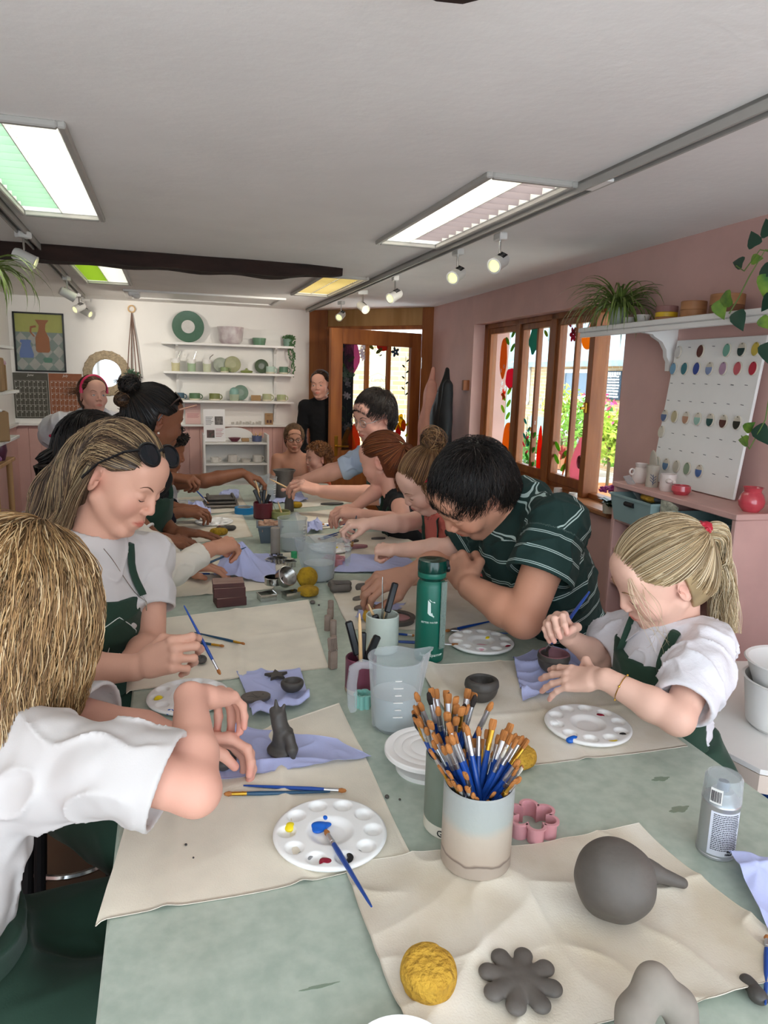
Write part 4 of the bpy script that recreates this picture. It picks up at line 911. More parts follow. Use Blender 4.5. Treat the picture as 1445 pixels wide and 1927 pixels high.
def sponge(label,c,r,h,R=None,mt=M_sponge):
 R=np.eye(3)if R is None else R;S_=SDF();c=A(c);S_.cap(c-R[:,2]*h*.12,c+R[:,2]*h*.12,r,r,k=.003,flat=(R[:,2],1.))
 S_=SDF();S_.ell(c,(r,r,h*.8),R,k=.004);S_.plane(c+R[:,2]*h/2,R[:,2],k=.008);S_.plane(c-R[:,2]*h/2,-R[:,2],k=.008)
 N3=Noise(int(r*1e4),260.);N4=Noise(9,60.);sdfthing(S_,'sponge',label,'sponge',mt,.0013,lambda p:.0009*np.maximum(0,N3(p))+.0007*N4(p),org=A([c[0],c[1],c[2]-h/2]))
s1=atz(806,1838,TZ+.02);sponge('round yellow sponge on the nearest mat beside the clay flower',(s1[0],s1[1],TZ+.024),.031,.038,rotx(.12))
s1=atz(975,1420,TZ+.02);sponge('round yellow sponge behind the brushes',(s1[0],s1[1],TZ+.018),.032,.03)
s1=atz(580,1112,TZ+.015);sponge('old yellow sponge lying flat in front of the second water jug',(s1[0],s1[1],TZ+.015),.033,.028,mt=M_sponge2)
s1=atz(578,1090,TZ+.03);sponge('old yellow sponge standing on its rim against the second water jug',(s1[0]+.002,s1[1]+.01,TZ+.034),.033,.026,rotx(1.35),M_sponge2)
s1=atz(558,950,TZ+.015);sponge('yellow sponge beside the grey clay cone at the far end',(s1[0],s1[1],TZ+.015),.028,.028,mt=M_sponge2)
s1=atz(412,1000,TZ+.015);sponge('worn yellow sponge beside the cream sleeve hand',(s1[0],s1[1],TZ+.015),.036,.026,mt=M_sponge2)
c_=atz(903,1300);c_=A([.607,1.262,TZ+.003]);S_=SDF();R_=.036;hh=.046
S_.cap(c_+A([0,0,.026]),c_+A([0,0,.030]),.034,.036,k=.005);S_.plane(c_,(0,0,-1));S_.plane(c_+A([0,0,hh]),(0,0,1),k=.006);S_.cap(c_+A([0,0,.036]),c_+A([0,0,.08]),.024,.028,k=.006,op=1)
N5=Noise(12,48.);N6=Noise(13,110.);sdfthing(S_,'pinch_pot','rough dark pinch pot on the off white mat','pot',M_clayd,.0013,lambda p:.0012*N5(p)+.0004*N6(p))
bw_=atz(1040,1264,TZ+.022);bb=A([bw_[0],bw_[1],TZ+.022]);S_=SDF();S_.cap(bb+A([0,0,.03]),bb+A([0,0,.034]),.034,.036,k=.004);S_.plane(bb,(0,0,-1));S_.plane(bb+A([0,0,.045]),(0,0,1),k=.003);S_.cap(bb+A([0,0,.038]),bb+A([0,0,.08]),.028,.031,k=.004,op=1)
M_clayc=mat('clay_with_pink_paint','#4d4843',.55,attr='Col')
def bcol(V):
 c=np.tile(A(lin('#4b4641')),(len(V),1));d=V-bb;r=np.hypot(d[:,0],d[:,1]);m_=(r<.0345)&(d[:,2]>.008)&((d[:,0]>.002)|(d[:,2]>.044));m_&=~((r>.031)&(d[:,2]<.042));c[m_]=lin('#9c6c74');return c
o=S_.obj('clay_bowl',M_clayc,.0011,None,dimple(14,60,.0008),bcol,origin=bb);tag(o,'small dark clay bowl half painted pink inside, held by the blonde girl','bowl')
f0=atz(528,1416,TZ+.007);S_=SDF();v=lambda x,y,z:f0+A([x,y,z])
S_.ell(v(-.002,0,.005),(.022,.026,.007));S_.chain([v(0,.004,.008),v(.004,0,.03),v(-.002,0,.052),v(-.004,.004,.068)],[.017,.016,.0115,.0125],k=.01)
S_.cap(v(.008,-.006,.02),v(.012,-.012,.006),.011,.009);S_.cap(v(-.004,.004,.07),v(-.013,.008,.078),.010,.004);S_.cap(v(-.006,.004,.074),v(-.007,.010,.094),.0065,.002,k=.003);S_.cap(v(.001,.002,.072),v(.007,.004,.086),.006,.0025,k=.003)
S_.chain([v(.012,-.016,.035),v(.016,-.028,.018),v(.017,-.034,.003)],[.009,.009,.003],k=.006);S_.cap(v(.006,-.003,.04),v(.017,-.004,.042),.005,.003,k=.004)
sdfthing(S_,'clay_fox','grey clay fox sitting upright on the blue paper towel','clay figure',M_clayd,.001,dimple(15,100,.0007))
S_=SDF();g0=atz(423,1445);v=lambda x,y,z:A([g0[0]+x,g0[1]+y,TZ+.008+z])
S_.chain([v(-.005,-.01,.006),v(0,.004,.02),v(-.012,.01,.05)],[.012,.013,.01],k=.01);S_.ell(v(0,0,.008),(.018,.024,.009));S_.cap(v(.008,.008,.02),v(.018,.0,.034),.008,.004,k=.006)
sdfthing(S_,'clay_animal','small dark clay animal beside the long haired girl\'s forearm','clay figure',M_clayd,.001,dimple(16,90,.0009))
p=atz(481,1310,TZ+.015);mb=MB();t_=np.arange(48)*2*pi/48;O=np.stack([.030*np.cos(t_),.021*np.sin(t_)],1)
t=thing('clay_plaque','oval grey clay plaque with stamped marks on the folded blue towel','clay piece',(p[0],p[1],TZ+.010));mb.prism(O,0,.007,inset=.06);mb.build('slab',M_clay,t)
mb=MB();mb.tube([(-.018,-.004,.0072),(-.012,-.002,.0072),(-.006,-.004,.0072),(-.002,-.010,.0072),(.004,-.012,.0072),(.008,-.009,.0072)],.0007,5)
for k in range(5):mb.box((-.006+k*.002,.008-k*.0045,.007),(.003,.0014,.0012))
mb.ell((.015,.002,.007),(.0022,.0016,.0009),8);mb.build('stamped_marks',M_clayd,t)
p=atz(520,1283,TZ+.012);slabpiece('clay_star','flat grey clay star half under the small clay bowl',520,1284,A([((.026 if k%2==0 else .012)*cos(k*pi/5+.3),(.026 if k%2==0 else .012)*sin(k*pi/5+.3))for k in range(10)]),.006,M_clayd,.014)
c_=atz(550,1300,TZ+.012);c_[2]=TZ+.012;S_=SDF();S_.ell(c_+A([0,0,.017]),(.024,.022,.019));S_.plane(c_+A([0,0,.023]),(0,0,1),k=.004);S_.ell(c_+A([0,0,.026]),(.017,.015,.017),op=1,k=.004)
sdfthing(S_,'clay_dish','small grey clay dish on the folded blue towel','bowl',M_clayd,.001,dimple(17,80,.0006))
p=atz(378,1250);S_=SDF();S_.ell((p[0],p[1],TZ+.012),(.014,.018,.009));S_.ell((p[0],p[1]+.008,TZ+.022),(.006,.006,.006),op=1,k=.003);S_.ell((p[0],p[1]-.007,TZ+.022),(.006,.006,.006),op=1,k=.003)
sdfthing(S_,'clay_piece','small grey clay piece with two hollows behind the painting hand','clay piece',M_clayd,.001)
def roll(label,pts,r,mt=M_clay,seed=0,name='clay_roll'):
 S_=SDF();P_=[atz(x,y,TZ+r+.003)for x,y in pts];S_.chain(P_,[r]*len(P_),k=.006);sdfthing(S_,name,label,'clay roll',mt,.0016,dimple(seed,80,.0007))
roll('bent grey clay roll, leftmost of those on the clay stained mat',[(655,1107),(628,1108),(624,1099),(655,1098)],.011,seed=1)
roll('short grey clay roll between the bent roll and the man\'s hand',[(676,1105),(700,1103)],.012,seed=2)
roll('short grey clay roll half behind the man\'s hand',[(742,1100),(762,1098)],.012,seed=3)
def ovals(label,px,py,a,b,mt=M_clay,th=.006,rz=0.,z0=.004):t_=np.arange(40)*2*pi/40;return slabpiece('clay_oval',label,px,py,np.stack([a*np.cos(t_),b*np.sin(t_)],1),th,mt,z0,rz)
ovals('thin grey clay oval being smoothed, the farther of two',684,1130,.034,.02,rz=.1);ovals('thin grey clay oval being smoothed, the nearer of two',690,1147,.038,.02,rz=.1)
ovals('thin grey clay oval behind the small girl\'s pink slab',660,1021,.033,.018);M_clayp=mat('clay_painted_pink','#9d6a72',.5,var=.15,vs=30)
ovals('clay slab painted pink under the small girl\'s brush',668,1032,.05,.02,M_clayp,.008)
ovals('flat grey clay piece by the small girl\'s clenched hand',712,1016,.03,.012,M_clayd);ovals('dark clay strip at the far right mat',625,950,.06,.02,M_clayd)
p=atz(758,1160);mb=MB();t_=np.arange(48)*2*pi/48;cutter('clay_ring','flat dark clay ring with pink centre left of the green bottle',atz(745,1170),np.stack([.05*np.cos(t_),.05*np.sin(t_)],1),.016,M_clay,th=.010,cat='clay ring')
ovals('pink painted clay disc inside the dark clay ring',750,1165,.036,.034,mat('clay_pale_pink','#c08f90',.6),.006)
p=atz(415,955);t=thing('clay_slabs','stack of grey clay frames on blue towel at the far left','clay piece',(p[0],p[1],TZ+.006))
for k,(nm,zz,sx_)in enumerate((('tray',0,.085),('slab',.018,.078),('top_slab',.036,.066))):
 mb=MB();mb.box((0,0,zz+.008),(sx_*2,.10,.012),bev=.005)
 for q in(-1,1):mb.box((q*sx_*.9,0,zz+.014),(.014,.1,.018),bev=.004)
 mb.build(nm,M_clay if k else M_clayl,t)
def lathe_thing(name,label,cat,p,prof,mt,n=32,wob=None,z0=.0,group=None,sx=1.,sy=1.):
 mb=MB();mb.lathe(prof,n=n,wob=wob,sx=sx,sy=sy);o=mb.build(name,mt);o.location=(p[0],p[1],TZ+z0);return tag(o,label,cat,group)
lathe_thing('clay_cylinder','tall narrow grey clay cylinder in front of the third water jug','clay piece',atz(518,1048),[(0,0),(.017,0),(.0175,.002),(.017,.108),(.015,.11),(0,.11)],M_clayl)
lathe_thing('clay_cone','rounded grey clay cone near the far end in front of the clay pot','clay piece',atz(544,962),[(0,0),(.022,0),(.023,.004),(.021,.05),(.014,.075),(.006,.085),(0,.086)],M_clay)
pt=atz(535,938);S_=SDF();pc=A([pt[0],pt[1],TZ+.015]);mb=MB()
lathe_thing('clay_jug','tall waisted grey clay pot with pinched rim at the far end of the table','pot',pt,[(0,0),(.056,0),(.058,.006),(.052,.03),(.045,.08),(.047,.12),(.056,.142),(.052,.144),(.04,.12),(.038,.02),(0,.02)],M_clay,48,lambda a,z:.02*np.sin(a*3+z*30)+(.1*(z>.13)*np.cos(a*2)),z0=.012)
GS='small cylindrical stoneware stamps'
for i,(px,py,h,r,lab)in enumerate([(616,1186,.040,.0085,'leftmost upright stoneware stamp in front of the sponges'),(622,1160,.045,.0085,'tallest far stoneware stamp of the upright cluster'),(627,1197,.042,.0085,'nearest stoneware stamp of the upright cluster'),(621,1170,.035,.009,'stoneware stamp in the middle of the upright cluster'),(628,1206,.012,.008,'tiny stoneware stamp lying low beside the tool mugs')]):
 p=atz(px,py);lathe_thing('clay_stamp',lab,'stamp',p,[(0,0),(r,0),(r,h*.9),(r*.95,h),(r*.8,h+.001),(0,h-.001)],M_stamp,20,lambda a,z:.05*np.sign(np.sin(a*8))*(z>.01),group=GS)
p=atz(626,1258);t=thing('clay_stamp','textured square stoneware stamp left of the mauve mug','stamp',(p[0],p[1],TZ),.3,GS);mb=MB();mb.box((0,0,.022),(.018,.016,.044),bev=.002);mb.build('handle',M_stamp,t)
mb=MB();mb.box((0,.004,.058),(.020,.012,.03),rotx(-.2),bev=.003)
for k in range(5):mb.box((-.008+k*.004,-.003,.058),(.0016,.003,.028),rotx(-.2))
mb.build('head',M_stamp,t)
# ---- jugs
def jug(px,py,r,h,label,level=.5,rz=-.9,rb_=.85,handle=True,px_loc=None):
 p=atz(px,py)if px_loc is None else px_loc;t=thing('water_jug',label,'jug',(p[0],p[1],TZ),rz,'translucent plastic water jugs');rb2=r*rb_
 na=64;prof=[(0,0),(rb2-.006,0),(rb2,.006),(r,h-.003),(r+.002,h-.002),(r+.002,h),(r-.001,h),(r-.0015,h-.004),(rb2-.002,.008),(rb2-.008,.002),(0,.002)]
 mb=MB();ang=np.arange(na)*2*pi/na;V=[]
 for(rr,z)in prof:
  sp_=.028*np.exp(-(np.minimum(ang,2*pi-ang)/.22)**2)*np.clip((z/h-.72)/.28,0,1)**1.3*(rr>.01);R2=rr+sp_
  V.append(np.stack([R2*np.cos(ang),R2*np.sin(ang),np.full(na,z)+sp_*.25],1))
 k=len(prof);mb.add(np.concatenate(V),[(i*na+j,i*na+(j+1)%na,(i+1)*na+(j+1)%na,(i+1)*na+j)for i in range(k-1)for j in range(na)]);mb.build('jug_body',M_jug,t)
 if handle:
  mb=MB();P_=[(-r+.001,0,h*.93),(-r-.018,0,h*.97),(-r-.034,0,h*.93),(-r-.038,0,h*.7),(-r-.036,0,h*.42),(-r-.034,0,h*.33)]
  mb.tube(P_,[.006,.007,.008,.0075,.007,.005],10,flat=1.3);mb.build('handle',M_jug,t)
 mb=MB();lv=h*level;rl=rb2+(r-rb2)*level-.0025
 mb.lathe([(0,.0025),(rb2-.009,.0025),(rb2-.003,.0085),(rl,lv),(rl-.003,lv-.0008),(0,lv-.0008)],n=48);mb.build('water',M_water,t)
 mb=MB()
 for i in range(6):a=-1.9+rz*0;z=h*(.3+i*.1);mb.box(((r*.95)*cos(a),(r*.95)*sin(a),z),(.003,.012 if i%2 else .018,.0012),rotz(a))
 mb.build('scale_mark',M_wsat,t);return t
jc=away(atz(740,1388),.044);jug(0,0,.0510,.142,'nearest translucent water jug, half full, beside the mauve mug',.5,.15,.82,px_loc=jc)
jug(600,1090,.057,.135,'translucent water jug with handle on the right, behind the yellow sponges',.42,pi-.1,.85)
jug(550,1035,.055,.125,'translucent water jug beside the slate blue basket',.45,1.2,.85,handle=False)
jug(500,942,.058,.125,'translucent water jug farthest away, a hand dipping into it',.5,1.2,.85,handle=False)
# ---- green bottle
M_bot=mat('teal_bottle','#0f5f4e',.38,var=.04,vs=8,spec=.5);M_botl=mat('dark_green_lid','#06362d',.15);M_strap=mat('grey_green_strap','#83958c',.9,bump=.6,bs=250)
bt_c=away(atz(806,1250),.030);t=thing('water_bottle','teal green water bottle with dark flip lid and strap','bottle',bt_c)
r=.0315;mb=MB();mb.lathe([(0,0),(r-.006,0),(r-.001,.004),(r,.01),(r,.165),(r-.002,.172),(r-.006,.178),(0,.178)],n=64);mb.build('body',M_bot,t)
mb=MB();mb.lathe([(0,.176),(.026,.176),(.0265,.180),(.030,.182),(.030,.196),(.031,.197),(.031,.214),(.0295,.219),(.02,.2205),(0,.2205)],n=48);l_=mb.build('lid',M_botl,t)
mb=MB();mb.lathe([(.0302,.184),(.0306,.185),(.0306,.193),(.0302,.194)],n=48);mb.build('lid_band',M_bot,l_)
mb=MB();mb.cyl((.030,-.004,.2),(.036,-.004,.2),.009,n=20);mb.cyl((.030,-.004,.2),(.0375,-.004,.2),.005,n=16);mb.box((.031,-.004,.211),(.008,.012,.014),bev=.002);mb.build('lid_hinge',M_black,l_)
def RB(a):return rotz(a)@A([[1,0,0],[0,0,-1],[0,1,0.]])
mb=MB();a=-1.08;d=A([cos(a),sin(a),0]);sd_=A([-sin(a),cos(a),0]);P_=[(d*(r+.004)+A([0,0,z]))for z in np.linspace(.178,.035,12)]
mb.add([p_+s_*sd_*.0075+d*o_ for p_ in P_ for s_ in(-1,1)for o_ in(-.0015,.0015)],[(i*4+0,i*4+4,i*4+5,i*4+1)for i in range(11)]+[(i*4+2,i*4+3,i*4+7,i*4+6)for i in range(11)]+[(i*4+1,i*4+5,i*4+7,i*4+3)for i in range(11)]+[(i*4+0,i*4+2,i*4+6,i*4+4)for i in range(11)]+[(44,45,47,46),(0,2,3,1)])
mb.build('strap',M_strap,t)
M_logo=mat('pale_print','#d7e4dd',.5)
an=-.30
def onbot(pts):
 V=[];
 for(x,z)in pts:q=x/r;V.append((0,0,0))
 return V
def curvepoly(name,polys,parent,mt,r,a0,z0,c0,lift=.0005):
 mb=MB()
 for pl in polys:
  V=[c0+A([sin(x/r+a0)*(r+l),-cos(x/r+a0)*(r+l),z0+z])for l in(lift,-.0005)for x,z in pl];n=len(pl)
  mb.add(V,[tuple(range(n)),tuple(range(n,2*n))[::-1]]+[(i,i+n,(i+1)%n+n,(i+1)%n)for i in range(n)])
 return mb.build(name,mt,parent,world=True,smooth=False)
curvepoly('logo',[[(-.005,.004),(-.001,.0),(.006,-.003),(.010,-.003),(.003,.002),(.002,.004),(.001,.026),(-.005,.032)],[(-.003,.034),(.009,.028),(.010,.026),(.004,.027),(.002,.029)]][:1]+[[(-.003,.034),(.0,.030),(.010,.026),(.010,.028)],[(.002,.003),(.006,-.003),(.009,-.006),(.0065,.0),(.004,.006)]],t,M_logo,r,-.40,.108,bt_c)
text('lettering','BETTER WATER',.0052,M_logo,RB(-.42),bt_c+RB(-.42)@A([0,0,r+.0004])+A([0,0,.092]),t,bend=r)
text('brand_lettering','Super Sparrow',.0088,M_logo,RB(-.20),bt_c+RB(-.20)@A([0,0,r+.0004])+A([0,0,.021]),t,bend=r)
t.scale=(1.09,1.09,1.12)
# ---- tool mugs
def toolmug(px,py,r,h,label,mt,base=None,name='tool_mug'):
 p=atz(px,py);t=thing(name,label,'mug',(p[0],p[1],TZ));mb=MB();mb.lathe(mugprof(r,h),n=48);mb.build('mug_body',mt,t)
 if base:mb=MB();mb.lathe([(r-.008,0),(r-.0035,.0),(r+.0006,.006),(r+.0006,.012),(r-.001,.0125)],n=48);mb.build('foot_band',base,t)
 return p
M_mauve=mat('mauve_glaze','#6d3848',.35,var=.1,vs=15);M_paleg=mat('pale_celadon_glaze','#c3ccc2',.4,var=.06,vs=18);M_dkred=mat('dark_red_glaze','#5a1c28',.3);M_olive=mat('olive_glaze','#8d8f5c',.4,var=.1,vs=20)
q=toolmug(678,1300,.033,.078,'mauve mug with clay tools behind the nearest water jug',M_mauve,mat('buff_clay','#b39c86',.7))
def tool(foot,tip,label,kind,group='modelling tools in the mugs'):
 foot=A(foot,float);tip=A(tip,float);d=nrm(tip-foot);L_=np.linalg.norm(tip-foot);R=frame(d)
 if kind=='wood':mb=MB();mb.tube([foot,foot+d*L_*.6,tip-d*.02,tip],[.004,.0042,.0035,.0015],10);o=mb.build('wooden_tool',M_bw,origin=foot);tag(o,label,'modelling tool',group)
 elif kind=='knife':mb=MB();mb.tube([foot,tip-d*.0],[.004,.001],6,flat=.3);o=mb.build('metal_blade',M_steel,origin=foot);tag(o,label,'modelling tool',group)
 else:
  t=thing('black_handled_tool',label,'modelling tool',foot,0,group);mb=MB();hl=min(.075,L_*.6);mb.box(tip-d*hl/2,(.016,.011,hl),R,.003);mb.build('handle',M_black,t,world=True)
  mb=MB();mb.tube([foot,tip-d*hl],[.0025,.003],8);mb.build('shaft',M_steel,t,world=True)
def tm(p,ang,rr,h,z0=.006,back=.7):return(p[0]-cos(ang)*rr*back,p[1]-sin(ang)*rr*back,TZ+z0),(p[0]+cos(ang)*rr*1.6,p[1]+sin(ang)*rr*1.6,TZ+h)
for ang,rr,h,kd,lb in[(2.4,.02,.150,'black','black handled tool leaning left in the mauve mug'),(1.2,.012,.125,'black','black handled tool with printed shaft upright in the mauve mug'),(.2,.024,.118,'black','black handled tool leaning right in the mauve mug'),(1.9,.006,.17,'wood','pale wooden stick upright in the mauve mug'),(.5,.02,.11,'wood','short flat wooden tool in the mauve mug')]:
 tool(*tm(q,ang,rr,h),lb,kd)
q=toolmug(718,1225,.040,.095,'pale grey green mug of tools left of the green bottle',M_paleg)
for ang,rr,h,kd,lb in[(.5,.026,.165,'black','long black handled tool leaning right in the pale mug'),(3.0,.022,.12,'wood','flat wooden tool leaning left in the pale mug'),(1.6,.005,.185,'knife','thin steel needle standing up in the pale mug'),(.9,.024,.13,'wood','wooden tool leaning right in the pale mug'),(3.8,.02,.10,'black','black handled tool low at the near rim of the pale mug')]:
 tool(*tm(q,ang,rr,h),lb,kd)
q=toolmug(495,975,.044,.075,'dark red mug of black handled tools far along the table',M_dkred)
for ang,rr,h,kd,lb in[(2.3,.028,.17,'wood','thick pale wooden tool leaning left in the dark red mug'),(2.7,.026,.13,'black','black handled tool leaning farthest left in the dark red mug'),(2.0,.012,.12,'black','black handled tool in the middle of the dark red mug'),(1.0,.010,.13,'black','tall black handled tool in the dark red mug'),(.6,.014,.125,'wood','wooden tool at the right of the dark red mug'),(.1,.02,.11,'black','black handled tool at the right rim of the dark red mug')]:
 tool(*tm(q,ang,rr,h),lb,kd)
q=toolmug(528,975,.045,.035,'shallow olive bowl with wire tools beside the dark red mug',M_olive,name='tool_bowl')
tool((q[0]-.01,q[1],TZ+.006),(q[0]-.045,q[1],TZ+.09),'wire loop tool leaning left in the olive bowl','knife');tool((q[0]+.01,q[1],TZ+.006),(q[0]-.01,q[1]+.02,TZ+.075),'wooden tool in the olive bowl','wood')
p=atz(460,966);t=thing('tape_roll','roll of blue masking tape left of the dark red mug','tape',(p[0],p[1],TZ));mb=MB();mb.lathe([(.033,0),(.046,0),(.046,.03),(.033,.03),(.033,0)],n=48);mb.build('tape',mat('blue_tape','#1678ae',.5),t)
mb=MB();mb.lathe([(.030,.0),(.033,.0),(.033,.03),(.030,.03),(.030,0)],n=40);mb.build('core',mat('cardboard_core','#a9a39a',.8),t)
M_slateb=mat('slate_blue_plastic','#5c6873',.5,var=.1,vs=12);p=atz(510,1022);p[1]+=.04
t=thing('basket','slate blue plastic basket filled with small wooden blocks','basket',(p[0],p[1],TZ),-.1)
mb=MB();w0,w1,l0,l1,h=.036,.048,.042,.055,.072
def fr4(w,l,z):return[(-w,-l,z),(w,-l,z),(w,l,z),(-w,l,z)]
V=fr4(w0,l0,0)+fr4(w1,l1,h)+fr4(w1+.004,l1+.004,h)+fr4(w1+.004,l1+.004,h-.006)+fr4(w1-.003,l1-.003,h)+fr4(w0-.003,l0-.003,.003)
F=[(3,2,1,0),(20,21,22,23)]
for a_,b_ in((0,1),(4,16),(16,20)):pass
for i in range(4):j=(i+1)%4;F+=[(i,j,4+j,4+i),(4+i,4+j,12+j,12+i),(12+i,12+j,8+j,8+i),(8+i,8+j,16+j,16+i),(16+i,16+j,20+j,20+i)]
mb.add(V,F);mb.build('bin',M_slateb,t,smooth=False)
M_blk=mat('stamp_wood','#b8927a',.7,var=.15,vs=30);M_blk2=mat('stamp_rubber','#7d4038',.7)
rr=random.Random(3)
for i in range(16):
 o=MB();o.box((0,0,0),(.022,.026,.02),bev=.001);b_=o.build('wooden_block',M_blk);gx,gy=i%4,i//4
 lx,ly=-.03+gx*.02,-.036+gy*.024;q=rotz(-.1)@A([lx,ly,0]);b_.location=(p[0]+q[0],p[1]+q[1],TZ+.055+rr.uniform(0,.012));b_.rotation_euler=(rr.uniform(-.3,.3),rr.uniform(-.3,.3),rr.random());tag(b_,'small pale wooden block heaped in the slate blue basket','block','blocks in the basket')
M_bwd=mat('clay_dusted_box_wood','#a08478',.8,col2='#8b6c62',vs=10,stretch=(1,4,1),bump=.2,bs=30);M_bws=mat('mahogany_stain','#4e2a26',.6,var=.2,vs=12)
p=atz(434,1142);z=0
for i,(w,l,h_,rz,lab)in enumerate([(.085,.06,.026,.12,'lowest of three wooden stamp boxes stacked left of the metal cutters'),(.088,.062,.028,.02,'middle of the stack of dusty wooden boxes'),(.088,.06,.012,-.02,'pale dusty wooden lid on top of the box stack')]):
 t=thing('wooden_box',lab,'wooden box',(p[0]-.002*i,p[1]+.03,TZ+z),rz,'stacked wooden boxes');mb=MB();mb.box((0,0,h_/2),(w,l,h_),bev=.0015);mb.build('box_body',M_bws,t);mb=MB();mb.box((0,0,h_+.0006),(w-.002,l-.002,.0012));mb.build('top_face',M_bwd,t);z+=h_+.0015
def ringcut(px,py,r,h,label,R=None,z0=0.):
 p=atz(px,py);mb=MB();mb.lathe([(r,0),(r,h-.002),(r+.0015,h-.001),(r,h),(r-.001,h),(r-.001,0),(r,0)],n=48,R=R);o=mb.build('ring_cutter',M_steel);o.location=(p[0],p[1],TZ+z0);tag(o,label,'cookie cutter','steel ring cutters')
sq=lambda a,b:[(-a,-b),(a,-b),(a,b),(-a,b)]
cutter('shape_cutter','square steel cutter lowest in the pile, left',atz(502,1128),sq(.024,.02),.02,M_steel,rz=.2);cutter('shape_cutter','square steel cutter lowest in the pile, right',atz(548,1125),sq(.024,.016),.02,M_steel,rz=.35)
ringcut(515,1112,.028,.022,'shiny steel ring cutter lying flat on the square cutters',z0=.023);ringcut(534,1112,.031,.024,'large shiny steel ring cutter tipped up on edge',rotx(.9)@roty(.45),.040)
for i,(px,py,n_,lab)in enumerate([(512,1062,6,'small steel flower cutter, left of the far cutter group'),(528,1060,8,'steel scalloped cutter in the middle of the far cutter group'),(545,1066,5,'steel flower cutter right in the far cutter group'),(520,1054,7,'steel star shaped cutter behind the far cutter group')]):
 cutter('shape_cutter',lab,atz(px,py),petal(n_,.022,.35),.02,M_steel,rz=i)
cutter('shape_cutter','pink flower cutter beside the second water jug',atz(628,1062),petal(6,.04,.35),.026,M_pinkm);mb=MB();mb.box((0,0,.012),(.02,.02,.024),bev=.002);o=mb.build('plastic_token',mat('bright_green','#35a56a',.4));o.location=tuple(atz(553,1050));tag(o,'small bright green plastic cap beside the steel cutters','cap')
p=atz(588,1136);S_=SDF();S_.ell((p[0],p[1],TZ+.005),(.008,.009,.005));sdfthing(S_,'pebble','small grey clay pebble in front of the sponges','clay scrap',M_clay,.0012)
p=atz(425,1000);S_=SDF();
for k in range(5):S_.ell((p[0]+(k-2)*.014,p[1]+RNG.normal()*.01,TZ+.014),(.015,.013,.012),k=.004)
sdfthing(S_,'clay_creature','lumpy dark clay creature left of the cream sleeve hand','clay figure',M_clayd,.0016,dimple(20,70,.002))
p=atz(637,988,TZ+.01);S_=SDF();S_.cap(p,p+A([0,0,.018]),.010,.011);sdfthing(S_,'clay_bead','small white painted clay bead in the red haired girl\'s fingers','clay piece',mat('white_clay','#d8d6d0',.6),.0013)
for i,(px,py,r_)in enumerate([(728,1502,.0035),(752,1506,.002),(350,1595,.002),(364,1619,.0015),(448,1032,.004),(372,1000,.004),(600,1140,.003)]):
 p=atz(px,py);S_=SDF();S_.ell((p[0],p[1],TZ+r_*.8+(.003 if px<500 else 0)),(r_,r_*1.2,r_*.8));sdfthing(S_,'clay_crumb','tiny crumb of dried grey clay on the tabletop','clay crumb',M_clayd,.0008,group='clay crumbs on the table')
M_damp=mat('damp_stain','#82917f',.2)
for px,py,a_,b_,rz in[(1243,1466,.016,.006,0.),(1278,1523,.018,.007,.1),(600,1857,.02,.002,.0)]:
 p=atz(px,py);t_=np.arange(30)*2*pi/30;k_=1+.15*np.sin(t_*4+1)+.1*np.sin(t_*7);mb=MB();mb.prism(np.stack([a_*np.cos(t_)*k_,b_*np.sin(t_)*k_],1),0,.0004);o=mb.build('water_spot',M_damp);o.location=(p[0],p[1],TZ+.0001);o.rotation_euler=(0,0,rz);tag(o,'dark damp spot on the bare sage tabletop near the right edge','water spot','damp spots')
 # ---- spray can
M_can=mat('brushed_silver_can','#b9babd',.32,metal=.7);sc_=away(atz(1343,1618),.024);t=thing('spray_can','short silver spray can with clear cap and printed label','spray can',sc_);r=.0255
mb=MB();mb.lathe([(0,.001),(r-.002,0),(r+.0008,.001),(r+.0008,.004),(r,.005),(r,.078),(r+.0005,.079),(r+.0005,.081),(r-.003,.087),(r-.010,.094),(r-.011,.096),(.009,.097),(0,.097)],n=64);mb.build('can_body',M_can,t)
mb=MB();mb.lathe([(0,.095),(.008,.095),(.0085,.105),(.007,.110),(0,.111)],n=24);mb.build('nozzle',mat('grey_nozzle','#5d6e86',.5),t)
mb=MB();mb.lathe([(r-.001,.081),(r+.0008,.083),(r-.0005,.116),(r-.003,.120),(0,.121),(0,.1198),(r-.004,.1188),(r-.0015,.115),(r-.0003,.083)],n=64);mb.build('clear_cap',M_jug,t)
M_lab=mat('label_silver','#c9cad2',.45);M_ink=mat('label_ink','#33343c',.6)
curvepoly('label',[[(x,0)for x in np.linspace(-.022,.022,14)]+[(x,.066)for x in np.linspace(.022,-.022,14)]],t,M_lab,r,-.35,.008,sc_)
rr=random.Random(2);pls=[]
for k in range(20):
 x=-.018;z=.062-k*.0028
 while x<.017:w=rr.uniform(.0012,.004);pls.append([(x,z),(x+w,z),(x+w,z+.0011),(x,z+.0011)]);x+=w+.0007
curvepoly('small_print',pls,t,M_ink,r,-.35,.008,sc_,.0009)
text('volume_lettering','85g',.004,M_ink,RB(-.1),sc_+RB(-.1)@A([0,0,r+.0012])+A([0,0,.016]),t,bend=r);text('volume_lettering','100ml',.0045,M_ink,RB(-.1),sc_+RB(-.1)@A([0,0,r+.0012])+A([0,0,.0115]),t,bend=r)
lbp=[[(-.008,0),(.008,0),(.008,.022),(-.008,.022)]];curvepoly('barcode_label',[[(x,0)for x in np.linspace(-.008,.008,6)]+[(x,.022)for x in np.linspace(.008,-.008,6)]],t,M_wsat,r,-1.05,.086,sc_,.0012)
